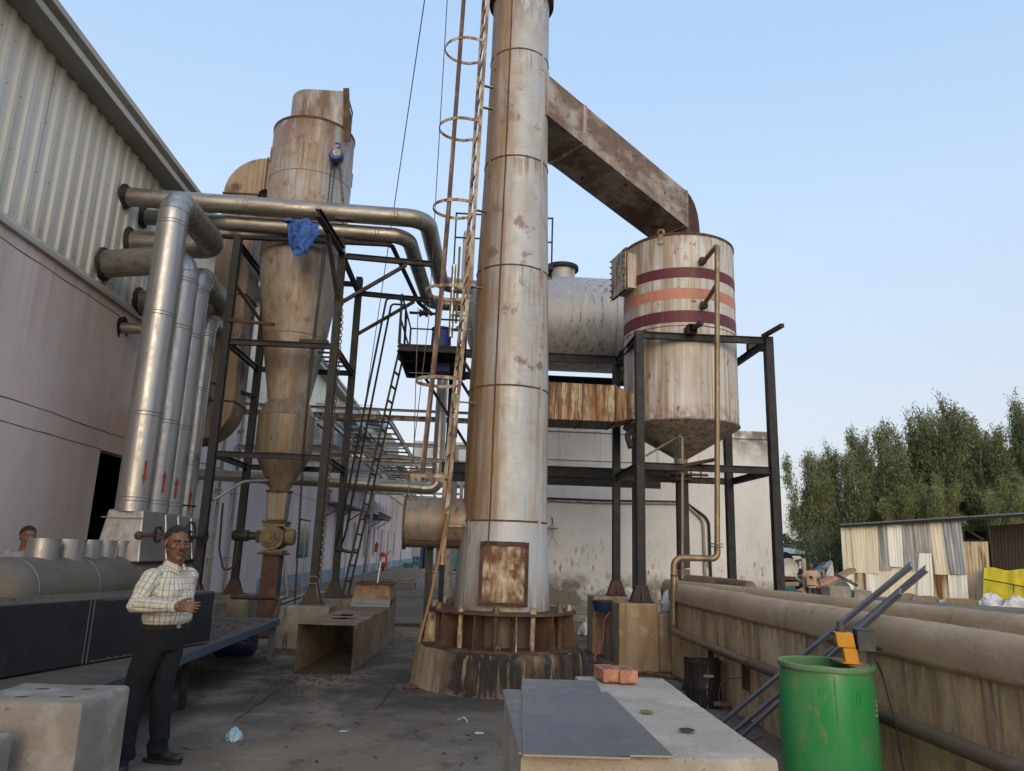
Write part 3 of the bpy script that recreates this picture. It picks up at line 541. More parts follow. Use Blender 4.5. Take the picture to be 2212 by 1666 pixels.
# ================================================================== CHIMNEY STACK
SX, SY = .47, 9.9
st = T('chimney_stack', 'tall silver painted chimney streaked with rust, bolted to a flanged base', 'chimney', (SX, SY, 0))
prof = [(.615, .46), (.615, .90), (.565, 1.9), (.555, 2.05), (.542, 3.7), (.508, 5.38), (.462, 7.05), (.437, 8.8), (.43, 9.9), (.425, 14.0)]
def Rz(z):
    for (r0, z0), (r1, z1) in zip(prof, prof[1:]):
        if z0 <= z <= z1: return r0+(r1-r0)*(z-z0)/(z1-z0)
pp = []
for (r0, z0), (r1, z1) in zip(prof, prof[1:]):
    n = max(1, int((z1-z0)/.4))
    for i in range(n): pp.append((r0+(r1-r0)*i/n, z0+(z1-z0)*i/n))
pp.append(prof[-1])
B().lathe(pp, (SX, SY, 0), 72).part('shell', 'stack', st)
for z in (1.98, 3.72, 5.40, 7.06, 8.80):
    b = B(); r = Rz(z); b.lathe([(r-.004, z-.014), (r+.007, z-.009), (r+.009, z), (r+.007, z+.009), (r-.004, z+.014)], (SX, SY, 0), 72); wob(b, .0025, 18); b.part('weld_seam', 'rust', st)
# vertical seam facing the yard
for z0, z1 in ((1.35, 1.98), (1.98, 3.72), (3.72, 5.40), (5.40, 7.06), (7.06, 8.80), (8.80, 13.8)):
    P = []; n = 14
    for i in range(n+1):
        z = z0+(z1-z0)*i/n; a = R(248)+.01*mnoise.noise(V((z*3, 1, 1))); r = Rz(z); P.append((SX+r*math.cos(a), SY+r*math.sin(a), z))
    B().tube(P, .011, 6).part('weld_seam', 'rust', st)
# lifting straps welded at the left and right of each ring joint
for z in (1.98, 3.72, 5.40, 7.06, 8.80):
    for a in (213, 318):
        c = V((SX, SY, z-.12)); rr = Rz(z)+.008; t = R(a); q = V((math.cos(t), math.sin(t), 0)); s = V((-q.y, q.x, 0)); o0 = c+q*rr
        b = B(); b.beam(o0-V((0, 0, .12)), o0+V((0, 0, .16)), .05, .012, q); b.part('joint_strap', 'stack', st)
B().lathe([(.43, 9.86), (.50, 9.86), (.50, 9.90), (.43, 9.90)], (SX, SY, 0), 48).part('top_flange', 'rust_red', st)
B().lathe([(.43, 9.95), (.50, 9.95), (.50, 9.99), (.43, 9.99)], (SX, SY, 0), 48).part('top_flange', 'rust_red', st)
# base: ring plates, gussets, anchor sleeves and nuts
PZ = .45
B().lathe([(.60, .865), (.95, .865), (.955, .868), (.955, .888), (.95, .892), (.60, .892)], (SX, SY, 0), 72).part('base_plate', 'rust', st)
B().lathe([(.60, PZ+.004), (1.0, PZ+.004), (1.0, PZ+.03), (.60, PZ+.03)], (SX, SY, 0), 72).part('base_ring', 'rust', st)
for k in range(12):
    t = R(k*30+8); q = V((math.cos(t), math.sin(t), 0)); c = V((SX, SY, 0)); s = V((-q.y, q.x, 0))*.008
    b = B(); b.prism([c+q*.60+V((0, 0, PZ+.03))-s, c+q*.985+V((0, 0, PZ+.03))-s, c+q*.94+V((0, 0, .865))-s, c+q*.60+V((0, 0, .865))-s], s*2); b.part('gusset', 'rust' if k % 3 else 'ladder', st, smooth=0)
    t = R(k*30+23); q = V((math.cos(t), math.sin(t), 0)); o0 = c+q*.86
    B().tube([o0+V((0, 0, PZ+.03)), o0+V((0, 0, .865))], .03, 10).part('anchor_sleeve', 'ladder' if k % 2 else 'rust', st)
    b = B(); b.tube([o0+V((0, 0, .892)), o0+V((0, 0, .935))], .045, 6); b.tube([o0+V((0, 0, .935)), o0+V((0, 0, .965))], .034, 6); b.part('anchor_nut', 'ladder' if k % 2 else 'gearbox', st, smooth=0)
# access door on the front
dn = V((-.09, -1, 0)).normalized(); ds = V((1, -.09, 0)).normalized()
dc = at(1088, 1240, y=SY-.66)
b = B(); b.prism([dc-ds*.27-V((0, 0, .36))-dn*.15, dc+ds*.27-V((0, 0, .36))-dn*.15, dc+ds*.27+V((0, 0, .36))-dn*.15, dc-ds*.27+V((0, 0, .36))-dn*.15], dn*.15); b.part('door_neck', 'stack', st, smooth=0)
b = B(); b.prism([dc-ds*.30-V((0, 0, .38)), dc+ds*.30-V((0, 0, .38)), dc+ds*.30+V((0, 0, .38)), dc-ds*.30+V((0, 0, .38))], dn*.016)
M['door'] = mat('access_door_paint', (.50, .44, .32), .65, 0, [
    ((.30, .18, .07), 5, (2, 2, .6), .46, .64, {'max': .9}),
    ((.10, .04, .022), 7, (1.4, 1.4, .6), .40, .58, {'grad': ((0, 0, 1), 1.46, 1.62), 'wob': .22, 'wsc': 9.}),
    ((.12, .05, .022), 7, (1.4, 1.4, 1), .40, .58, {'grad': ((-1, 0, 0), .14, .32), 'wob': .2, 'wsc': 9.}), ((.12, .05, .022), 7, (1.4, 1.4, 1), .40, .58, {'grad': ((1, 0, 0), .02, .20), 'wob': .2, 'wsc': 9.}),
    ((.10, .04, .02), 7, (1.4, 1.4, 1), .42, .58, {'grad': ((0, 0, -1), -1.08, -.92), 'wob': .2, 'wsc': 9.}), (RUST, 3.5, (5, 5, .6), .58, .66)], .4, 24)
door = b.part('access_door', 'door', st, smooth=0)
for wd_, a_, c_ in ((.045, -1, 0), (.045, 1, 0), (.04, 0, -1), (.06, 0, 1)):
    b = B(); p0 = dc+dn*.019+ds*(a_*.277)+V((0, 0, c_*.355)); e = V((0, 0, .378)) if a_ else ds*.254
    b.beam(p0-e, p0+e, wd_, .006, dn); b.part('flange_strip', 'rust_red', door, smooth=0)
for sx, sz in [(-.275, z) for z in (-.345, -.12, .10, .345)]+[(.275, z) for z in (-.345, -.12, .10, .345)]+[(0, .35), (0, -.35)]:
    b = B(); p0 = dc+dn*.02+ds*sx+V((0, 0, sz)); b.tube([p0, p0+dn*.03], .021, 6); b.part('bolt', 'rust_red', door, smooth=0)
p0 = at(1075, 1400, y=9.05)
b = B(); q = V((.02, -1, -.22)).normalized(); b.lathe([(.03, 0), (.03, .34), (.024, .34), (.024, .02)], (0, 0, 0), 14)
rt = q.to_track_quat('Z', 'Y').to_matrix(); b.v = [rt @ p+p0-q*.26 for p in b.v]; b.part('drain_spout', 'galv', st)
b = B(); b.lathe([(1.13, 0), (1.115, .02), (1.08, .38), (1.06, .435), (1.03, .45), (.5, .45)], (SX, SY, 0), 80); wob(b, .014, 3.5); wob(b, .006, 11)
b.one('chimney_pedestal', 'ped', 'round concrete pedestal under the chimney blackened with tar drips', 'pedestal')
# ladder with safety cage
ld = T('cage_ladder', 'rusty cream ladder with hooped safety cage fixed to the chimney', 'ladder', (-.3, 9.7, 1.3))
LP = [at(1062, -120, y=9.55), at(1019, 555, y=9.55), at(966, 1097, y=9.55), at(956, 1222, y=9.55)]
def lad(z, dy=0):
    sk = V((-.16*dy, 0, 0))
    for a, c in zip(LP, LP[1:]):
        if c.z <= z <= a.z: t = (z-c.z)/(a.z-c.z); return c.lerp(a, t)+V((0, dy, 0))+sk
    return (LP[0] if z > LP[0].z else LP[-1])+V((0, dy, 0))+sk
for dy in (0, .5):
    b = B(); zz = [LP[-1].z+.01, LP[-2].z, 3.5, 5.0, LP[1].z, 7, 8.5, LP[0].z-.01]
    for z0, z1 in zip(zz, zz[1:]): b.beam(lad(z0, dy), lad(z1, dy), .05, .012, (0, 1, 0)); b.beam(lad(z0, dy)+V((.02, .012 if dy == 0 else -.012, 0)), lad(z1, dy)+V((.02, .012 if dy == 0 else -.012, 0)), .012, .03, (0, 1, 0))
    b.part('rail', 'ladder', ld, smooth=0)
z = 1.6
while z < LP[0].z:
    B().tube([lad(z), lad(z, .5)], .011, 6).part('rung', 'ladder', ld); z += .31
HZ = [2.52, 3.82, 5.10, 6.36, 7.63, 8.95, 10.2]
for z in HZ:
    a, c = lad(z), lad(z, .5); P = [a]; m = (a+c)/2
    for i in range(17):
        t = math.pi*i/16; P.append(m+V((-.20-.36*math.sin(t), -.30*math.cos(t), 0)))
    P.append(c); b = B()
    for p, q in zip(P, P[1:]): b.beam(p, q, .008, .045)
    b.part('cage_hoop', 'ladder', ld, smooth=0)
for t in (28, 150):
    b = B(); tt = R(t); zz = [HZ[0]-.02]+HZ[1:]
    for z0, z1 in zip(zz, zz[1:]):
        q = V((-.20-.36*math.sin(tt)*1.01, .25-.30*math.cos(tt), 0)); b.beam(lad(z0)+q, lad(z1)+q, .045, .008, (0, 1, 0))
    b.part('cage_bar', 'cage', ld, smooth=0)
for px, py in ((1045, 183), (1035, 229), (1035, 453), (1020, 618), (1003, 868), (992, 1137)):
    z = at(px, py, y=9.55).z; a = lad(z, .02); rr = Rz(z); B().beam(a, V((SX-rr*.86, 9.62, z)), .05, .012).part('standoff', 'ladder', ld, smooth=0)
B().tube([at(904, 1390, y=9.6), at(930, 1290, y=9.5), at(968, 1110, y=9.5)], .017, 8).one('wooden_pole', 'wood', 'thin tan wooden pole leaning on the chimney ladder', 'pole')
# horizontal stub duct
sd = T('breeching_duct', 'short rusty horizontal round duct entering the left of the chimney', 'duct', (-.4, 10.0, 1.6))
B().lathe([(.28, -.80), (.33, -.80), (.33, .75)], (-.02, 10.0, 1.95), 40, 'X').part('shell', 'cyclone_low', sd)
B().lathe([(.32, -.83), (.36, -.83), (.36, -.80), (.32, -.80)], (-.02, 10.0, 1.95), 40, 'X').part('flange', 'rust', sd)
B().lathe([(.0, -.81), (.325, -.81)], (-.02, 10.0, 1.95), 40, 'X').part('blank_plate', 'rust', sd)
B().beam((-.5, 10.15, 0), (-.5, 10.15, 1.66), .09, .09).part('support_leg', 'black', sd, smooth=0)
B().tube([(-.02, 9.72, 2.26), (-.02, 9.7, 2.4)], .02, 8).part('vent_stub', 'rust', sd)
B().beam((-.85, 9.75, 1.73), (.1, 9.75, 1.73), .012, .03).part('seam_strip', 'rust', sd, smooth=0)
# small dark pump body beside the pedestal
pm = T('pipe_stub', 'dark round pipe stub lying behind the round pedestal', 'pipe', (1.75, 9.9, 0))
B().lathe([(0, -.03), (.14, -.03), (.14, .5)], (1.80, 9.45, .17), 24, 'Y').part('body', 'black_rust', pm)
B().lathe([(.12, 0), (.16, 0), (.16, .03), (.12, .03)], (1.80, 9.44, .17), 24, 'Y').part('flange', 'rust', pm)

# ------------------------------------------------------------------ slanting duct from stack to tank
ud = T('slanting_flue_duct', 'long square rusty flue duct sloping from the chimney down to the striped tank', 'duct', (2, 11, 7))
P0 = V((.88, 9.7, 0)); d = V((2.67, 2.0, 0)).normalized(); n = V((-d.y, d.x, 0)); S1 = 3.34
def seg(name, poly, mt='duct'):
    return B().prism([P0+d*s+V((0, 0, z)) for s, z in poly], n*.78).part(name, mt, ud, smooth=0)
def up(s): return 8.57-.70*s/S1
def lo(s): return 7.90-.71*s/S1
seg('duct_section', [(-.35, lo(-.35)), (.78, lo(.78)), (.80, up(.80)), (-.35, up(-.35))])
seg('duct_section', [(.81, lo(.81)), (S1-.015, lo(S1-.015)), (S1-.015, up(S1-.015)), (.83, up(.83))])
arc = [(S1, up(S1))]+[(S1+.36*math.sin(R(a)), up(S1)-.02-.62*(1-math.cos(R(a)))) for a in (20, 40, 60, 78, 90)]+[(S1+.36, 6.87), (S1-.10, 6.87), (S1, lo(S1))]
seg('elbow', arc, 'rust_red')
for s in (.8, S1-.005):
    b = B(); e = .008; b.prism([P0+d*(s-.035)-n*e+V((0, 0, lo(s)-e)), P0+d*(s+.035)-n*e+V((0, 0, lo(s)-e)), P0+d*(s+.045)-n*e+V((0, 0, up(s)+e)), P0+d*(s-.025)-n*e+V((0, 0, up(s)+e))], n*(.78+2*e)); b.part('joint_band', 'tank' if s < 1 else 'duct', ud, smooth=0)
b = B(); b.prism([P0-d*.02+n*-.02+V((0, 0, 7.87)), P0+d*.02-n*.02+V((0, 0, 7.87)), P0+d*.02-n*.02+V((0, 0, 8.6)), P0-d*.02-n*.02+V((0, 0, 8.6))], n*.82); b.part('stack_collar', 'stack', ud, smooth=0)

# ================================================================== STRIPED TANK, ITS FRAME AND PIPES
TX, TY, TR = 3.5, 12.14, .95
tk = T('striped_tank', 'cream round tank with maroon and salmon stripes and a conical bottom', 'tank', (TX, TY, 3.0))
pt = [(TR, 3.72+(6.85-3.72)*i/12) for i in range(13)]
B().lathe(pt, (TX, TY, 0), 72).part('shell', 'tank', tk)
B().lathe([(TR+.012, 6.81), (TR+.012, 6.85), (TR-.02, 6.87), (.4, 6.93), (0, 6.95)], (TX, TY, 0), 72).part('lid', 'rust', tk)
B().lathe([(TR+.014, 3.745), (TR+.018, 3.72), (TR-.01, 3.70), (.10, 3.20), (.10, 3.08)], (TX, TY, 0), 72).part('cone', 'cone', tk)
for z0, z1, m_ in ((6.06, 6.24, 'maroon'), (5.70, 5.88, 'salmon'), (5.30, 5.50, 'maroon')):
    B().lathe([(TR+.003, z0), (TR+.003, z1)], (TX, TY, 0), 72).part('painted_stripe', m_, tk)
b = B(); b.lathe([(TR-.003, 5.235), (TR+.010, 5.243), (TR-.003, 5.253)], (TX, TY, 0), 72); wob(b, .004, 20); b.part('weld_seam', 'rust', tk)
def lug(parent, a, z, name='lifting_lug', r=TR, c=(TX, TY), mt='ladder', k=1.):
    t = R(a); q = V((math.cos(t), math.sin(t), 0)); s = V((-q.y, q.x, 0)); o0 = V((c[0], c[1], z))+q*(r+.01)
    b = B(); ro, ri = .07*k, .032*k; pts = []
    for i in range(24):
        u = 2*math.pi*i/24
        for rr in (ro, ri):
            for e in (-.012, .012): pts.append(o0+q*e+s*(math.cos(u)*rr)+V((0, 0, .02+math.sin(u)*rr)))
    fs = []
    for i in range(24):
        a0, a1 = i*4, ((i+1) % 24)*4
        fs += [(a0, a1, a1+2, a0+2), (a0+1, a0+3, a1+3, a1+1), (a0, a0+1, a1+1, a1), (a0+2, a1+2, a1+3, a0+3)]
    b.add(pts, fs); b.beam(o0+V((0, 0, -.19*k)), o0+V((0, 0, -.045*k)), .11*k, .024, q); b.part(name, mt, parent)
lug(tk, 238, 6.86, k=.95)
# square manhole neck and bolted cover on the left
q = V((-.98, -.20, 0)).normalized(); s = V((-q.y, q.x, 0)); o0 = V((TX, TY-.02, 6.33))+q*.84
B().prism([o0-s*.24-V((0, 0, .31)), o0+s*.24-V((0, 0, .31)), o0+s*.24+V((0, 0, .31)), o0-s*.24+V((0, 0, .31))], q*.26).part('manhole_neck', 'tank', tk, smooth=0)
o1 = o0+q*.26
B().prism([o1-s*.31-V((0, 0, .38)), o1+s*.31-V((0, 0, .38)), o1+s*.31+V((0, 0, .38)), o1-s*.31+V((0, 0, .38))], q*.02).part('manhole_flange', 'rust', tk, smooth=0)
B().prism([o1+q*.022-s*.30-V((0, 0, .37)), o1+q*.022+s*.30-V((0, 0, .37)), o1+q*.022+s*.30+V((0, 0, .37)), o1+q*.022-s*.30+V((0, 0, .37))], q*.02).part('manhole_cover', 'ladder', tk, smooth=0)
for k in range(-3, 4):
    for e in (-.28, .28):
        b = B(); p0 = o1+s*e+V((0, 0, k*.11))+q*.03; b.tube([p0, p0+q*.05], .014, 6); b.part('bolt', 'rust', tk, smooth=0)
# support brackets through the frame
for px, py in ((1515, 738),):
    p0 = V((TX-.12, 11.02, 5.12)); b = B()
    for w0, w1, h0, h1 in ((-.07, .07, .06, .07), (-.07, .07, -.07, -.06), (-.07, -.06, -.06, .06), (.06, .07, -.06, .06)): b.box(p0.x+w0, p0.x+w1, p0.y-.08, p0.y+.30, p0.z+h0, p0.z+h1)
    b.part('support_bracket', 'rust_red', tk, smooth=0)
vb = T('cone_valve', 'rusty flanged slide valve under the tank cone on a black drop pipe', 'valve', (TX, TY, 0))
B().lathe([(.10, 3.08), (.105, 2.96), (.105, 2.86)], (TX, TY, 0), 24).part('valve_body', 'rust', vb)
for z in (3.05, 2.93, 2.84):
    b = B(); b.lathe([(.09, z), (.19, z), (.19, z+.025), (.09, z+.025)], (TX, TY, 0), 28); bolts(b, [(TX+.165*math.cos(R(a)), TY+.165*math.sin(R(a)), z-.03) for a in range(0, 360, 45)], (0, 0, 1), .012, .09); b.part('flange', 'rust', vb)
B().tube([(TX+.1, TY-.05, 2.95), (TX+.42, TY-.08, 2.94)], .022, 8).part('valve_stem', 'rust', vb)
B().tube([(TX+.30, TY-.08, 3.0), (TX+.30, TY-.08, 2.9), (TX+.40, TY-.18, 2.86)], .014, 8).part('handle', 'rust', vb)
B().tube(fillet([(TX, TY, 2.84), (TX, TY, 1.46), (TX+.005, TY, 1.43)], .01, 2), .105, 20).part('drop_pipe', 'black_rust', vb)
B().tube(fillet([(TX, TY, 1.42), (TX, TY, 1.24), (TX+.42, TY-.5, 1.22), (TX+.62, TY-1.25, 1.20)], .22, 8), .10, 20).part('elbow', 'brown_pipe', vb)
# drain tube in front of the cone
dt = T('cone_drain_tube', 'thin grey steel tube bracketed in front of the tank cone', 'pipe', (3.1, 11.2, 1.3))
Pp = [at(1395, 985, y=11.5), at(1468, 942, y=11.2), at(1474, 945, y=11.2), at(1474, 1250, y=11.2)]
B().tube(fillet(Pp, .05), .018, 8).part('tube', 'galv', dt)
B().box(Pp[1].x-.07, Pp[1].x-.02, 11.25, 11.28, Pp[1].z-.55, Pp[1].z-.02).part('bracket', 'black', dt, smooth=0)

tf = T('tank_tower', 'black square steel tower carrying the striped tank', 'steel frame', (3.6, 12, .9))
FX0, FX1, FY0, FY1 = 2.57, 4.66, 11.15, 13.0
TZ, MZ = 5.03, 2.95
for x, y, z0 in ((FX0, FY0, .95), (FX1, FY0, .0), (FX0, FY1, .94), (FX1-.06, FY1, .0)):
    b = B(); b.box(x-.065, x+.065, y-.065, y+.065, z0, TZ+.06); b.part('post', 'black', tf, smooth=0, bevel=.008)
    if z0 > .5:
        b = B(); b.box(x-.16, x+.16, y-.16, y+.16, z0, z0+.016)
        b.frustum((x-.15, x+.15, y-.012, y+.012, z0+.016), (x-.07, x+.07, y-.012, y+.012, z0+.24)); b.frustum((x-.012, x+.012, y-.15, y-.012, z0+.016), (x-.012, x+.012, y-.07, y-.012, z0+.24))
        for e, g_ in ((-.07, -1), (.07, 1)): b.frustum((x-.15, x+.15, y+e-.008, y+e+.008, z0+.017), (x-.08, x+.08, y+e-.008, y+e+.008, z0+.24))
        b.part('base_plate', 'black_rust', tf, smooth=0)
for z in (TZ, MZ):
    for p0, p1 in (((FX0+.065, FY0, z), (FX1-.065, FY0, z)), ((FX0+.065, FY1, z), (FX1-.12, FY1, z)), ((FX0, FY0+.065, z), (FX0, FY1-.065, z)), ((FX1, FY0+.065, z), (FX1, FY1-.065, z))):
        B().channel(p0, p1, .07, .11).part('beam', 'black', tf, smooth=0)
for px, py, qx, qy in ((1487, 718, 1516, 697), (1648, 727, 1690, 703)):
    a = at(px, py, y=11.25); c = at(qx, qy, y=10.55); B().beam(a, c, .06, .06).part('outrigger', 'rust_red', tf, smooth=0)
B().beam((FX0+.1, FY0+.1, 5.1), (FX0+1.1, FY0+.9, 5.1), .06, .08).part('bearer', 'black', tf, smooth=0)
B().beam((FX1-.05, 11.9, 5.14), (FX1+.35, 11.9, 5.14), .12, .12).part('bearer', 'black_rust', tf, smooth=0)
B().beam(at(1440, 1013, y=11.3), at(1545, 993, y=10.9), .05, .05).part('outrigger', 'black_rust', tf, smooth=0)

# brassy downcomer, ground run along the pit wall
bp = T('brassy_overflow_pipe', 'long brassy pipe running down past the striped tank and along the pit wall', 'pipe', (3.5, 10.6, .6))
B().tube(fillet([(3.62, 11.3, 6.30), (3.70, 10.6, 6.40), (3.68, 10.6, 6.2), (3.55, 10.6, 1.77)], .09), .04, 14).part('downcomer', 'brass', bp)
B().tube([(3.60, 11.3, 5.52), (3.66, 10.62, 5.72)], .036, 12).part('branch', 'brass', bp)
for p in ((3.62, 11.12, 6.33), (3.62, 11.12, 5.57)): B().ball(p, (.07, .05, .07), 12, 8).part('nozzle_weld', 'black_rust', bp)
B().tube(fillet([(3.55, 10.6, 1.77), (3.545, 10.6, 1.60), (2.92, 10.6, 1.60), (2.90, 10.6, .64), (2.84, 10.3, .62), (2.84, 7.6, .605)], .13, 7), .046, 14).part('offset_bend', 'brass', bp)
B().tube([(2.84, 7.6, .605), (2.84, 2.0, .60)], .05, 14).part('ground_run', 'brown_pipe', bp)
for z in (1.76, 1.80): B().lathe([(.03, 0), (.085, 0), (.085, .014), (.03, .014)], (3.55, 10.6, z), 18).part('flange', 'brass', bp)
for p in ((2.915, 10.6, 1.35), (2.90, 10.6, .72)): B().lathe([(.045, -.012), (.054, 0), (.045, .012)], p, 14).part('weld_ring', 'rust', bp)
b = B(); b.tube([(2.95, 9.1, .42), (2.95, 9.1, .6)], .05, 10); b.part('support_stub', 'black', bp)
# pedestals under the tank frame and low walls between them
def pedestal(x0, x1, y0, y1, h, label, mt='conc_brown', flare=.0, name='concrete_pedestal'):
    b = B(); b.frustum((x0-flare, x1+flare, y0-flare, y1+flare, 0), (x0, x1, y0, y1, h))
    o = b.one(name, mt, label, 'pedestal', 'concrete pedestals', bevel=.025, smooth=0); return o
pedestal(2.20, 2.78, 10.92, 11.5, .94, 'brown stained pedestal under the nearest post of the tank frame')
pedestal(2.12, 2.72, 12.7, 13.3, .93, 'pedestal behind the blue basin under a rear post of the tank frame')
B().box(2.26, 2.60, 11.52, 12.68, 0, .72).one('low_wall', 'conc_brown', 'low concrete wall behind the stained pedestal carrying a blue basin', 'wall', bevel=.02, smooth=0)
B().box(2.80, 3.28, 11.0, 11.4, 0, .80).one('low_wall', 'conc_brown', 'low stained wall between the front pedestal and the pit wall', 'wall', bevel=.02, smooth=0)
c = at(1306, 1312, y=12.2); c.z = .72
bs = T('plastic_basin', 'dark blue plastic basin on the low wall by the pedestals', 'basin', c)
B().lathe([(.001, .012), (.13, .0), (.155, .0), (.20, .165), (.188, .165), (.145, .03), (.001, .03)], c, 32).part('bowl', 'navy', bs)
B().lathe([(.186, .150), (.212, .158), (.212, .170), (.186, .170)], c, 32).part('rim', 'navy', bs)
B().tube(fillet([c+V((.03, -.28, .02)), c+V((-.06, -.30, -.1)), at(1302, 1385, y=11.3), at(1282, 1425, y=10.4), V((1.95, 10.1, .02))], .2), .014, 8).one('water_hose', 'hose', 'pink hose hanging from the low wall to the ground', 'hose')
def sack(name, c, sx, sy, h, mt, label, cat, seed, group=None):
    b = B(); b.ball((0, 0, 0), (sx, sy, h), 36, 24); 
    for i, p in enumerate(b.v):
        k = 1-.35*max(0, p.z/h); p = V((p.x*k, p.y*k, max(p.z, -h*.55))); q = mnoise.noise_vector(p*6/max(sx, h)*.35+V((seed, 0, seed)))*min(sx, h)*.30+mnoise.noise_vector(p*15/max(sx, h)*.35+V((seed, 0, seed)))*min(sx, h)*.16+mnoise.noise_vector(p*34/max(sx, h)*.35+V((seed, 0, seed)))*min(sx, h)*.07; b.v[i] = V((p.x+q.x, p.y+q.y, max(-h*.55, p.z+q.z)))+V(c)+V((0, 0, h*.55))
    return b.one(name, mt, label, cat, group, smooth=60)
p = at(1440, 1300, y=11.6); sack('white_sack', (p.x, 11.6, .78), .12, .1, .22, 'bag', 'white plastic sack slumped behind the front pedestal', 'sack', 3.)
p = at(1340, 1268, y=13.0); sack('plastic_bag', (p.x+.14, 13.0, .93), .10, .08, .10, 'bag', 'small crumpled white bag on the rear tank pedestal', 'bag', 5.)
p = at(1272, 1368, z=.05); sack('cement_bag', (p.x, p.y, 0), .2, .14, .2, 'bag', 'grey white bag on the ground behind the low walls', 'bag', 8.)
B().box(2.95, 3.2, 11.1, 11.14, .80, .83).one('wood_offcut', 'wood', 'pale wooden offcut on the low stained wall', 'offcut')

# ================================================================== PIT WALLS
def ridge(b, pts, w, h, r, tilt=0.):
    """wall with a fat rounded coping following a line of points"""
    prf = [(-w/2, 0), (-w/2, h-r*1.25)]
    for a in range(200, -21, -20): prf.append((r*math.cos(R(a)), h-r*.75+r*.78*math.sin(R(a))))
    prf += [(w/2, h-r*1.25), (w/2, 0)]
    return prf
def wall_run(name, path, wd, h, r, label, mt_w, mt_c):
    t = T(name, label, 'wall', (path[0].x, path[0].y, 0))
    pts = []
    for a, c in zip(path, path[1:]):
        n_ = max(2, int((c-a).length/.08))
        for i in range(n_): pts.append(a.lerp(c, i/n_))
    pts.append(path[-1])
    wall, cop = B(), B(); rowsw, rowsc = [], []
    wprf = [(-wd/2, i*(h-r)/6) for i in range(7)]+[(wd/2, (6-i)*(h-r)/6) for i in range(7)]
    cprf = [(-wd/2-.004, h-r*1.45), (-wd/2-.035, h-r*1.25)]+[(r*1.02*math.copysign(abs(math.cos(R(a)))**.75, math.cos(R(a))), h-r+r*math.copysign(abs(math.sin(R(a)))**.8, math.sin(R(a)))) for a in range(195, -16, -15)]+[(wd/2+.035, h-r*1.25), (wd/2+.004, h-r*1.45)]
    for i, p in enumerate(pts):
        d = (pts[min(i+1, len(pts)-1)]-pts[max(i-1, 0)]).normalized(); n_ = V((d.y, -d.x, 0))
        rowsw.append([p+n_*x+V((0, 0, z)) for x, z in wprf]); rowsc.append([p+n_*x+V((0, 0, z)) for x, z in cprf])
    for bb, rows in ((wall, rowsw), (cop, rowsc)):
        m = len(rows[0]); bb.add([q for r_ in rows for q in r_], [(i*m+j, i*m+j+1, (i+1)*m+j+1, (i+1)*m+j) for i in range(len(rows)-1) for j in range(m-1)]+[tuple(range(m)), tuple((len(rows)-1)*m+j for j in reversed(range(m)))])
    wob(wall, .010, 2.4, 3); wob(cop, .012, .9, 9); wob(cop, .005, 4, 4); wob(cop, .004, 16, 7)
    wall.part('wall', mt_w, t, smooth=50); cop.part('coping', mt_c, t, smooth=70); return t
wall_run('pit_wall', [V((3.10, 10.9, 0)), V((3.10, 6, 0)), V((3.12, 1.2, 0))], .30, 1.235, .18, 'near pit wall of stained concrete with fat rounded coping, beside the green drum', 'pit', 'coping')
wall_run('pit_wall', [V((3.2, 11.9, 0))]+[V((at(*q_, z=1.26).x, at(*q_, z=1.26).y, 0)) for q_ in ((1659, 1273), (1842, 1291), (2212, 1328))]+[V((5.2, 1.6, 0))], .28, 1.26, .135, 'far pit wall with rounded brown coping, beyond the near pit wall', 'pit', 'coping')
b = B(); b.add([(3.2, 1.2, .98), (5.3, 1.2, .98), (4.3, 4.6, .98), (3.75, 6.7, .98), (3.5, 8.6, .98), (3.3, 11.5, .98), (3.2, 11, .98)], [(0, 1, 2, 3, 4, 5, 6)]); b.one('pit_sludge', 'scum', None, None, None, 'structure', smooth=0)

# ================================================================== STEEL STRIPS LEANING ON THE PIT WALL
def strip(lo_px, mid_px, top_px, wd, label, th=.022):
    a = at(*lo_px, z=.03); m = at(*mid_px, z=1.245); best = 1.3; e0 = 1e9
    for k in range(100, 320):
        q = a.lerp(m, k/100); rel = q-V((0, 0, CAMZ)); zc = rel.x*_x.z+rel.y*_y.z+rel.z*_z.z
        xx = CX+F_PX*(rel.x*_x.x+rel.y*_y.x+rel.z*_z.x)/zc
        if abs(xx-top_px) < e0: e0 = abs(xx-top_px); best = k/100
    e = a.lerp(m, best); d = (e-a).normalized(); u = V((-.5, -.5, .7)); t = T('steel_angle', label, 'steel bar', a, 'steel angles leaning on the pit wall')
    sd_ = d.cross(u).normalized(); nn = sd_.cross(d).normalized()
    b = B(); b.beam(a, e, wd, .006, nn); b.part('broad_leg', 'angle', t, smooth=0)
    b = B(); b.beam(a+sd_*(wd/2-.003)-nn*th/2, e+sd_*(wd/2-.003)-nn*th/2, .006, th, nn); b.part('short_leg', 'angle', t, smooth=0)
strip((1560, 1558), (1843, 1322), 1966, .05, 'grey steel angle leaning on the pit wall, leftmost of the three')
strip((1585, 1578), (1882, 1326), 2000, .05, 'long grey steel angle leaning right of its neighbour on the pit wall')
strip((1602, 1588), (1880, 1335), 1945, .042, 'shortest grey steel angle leaning lowest on the pit wall')

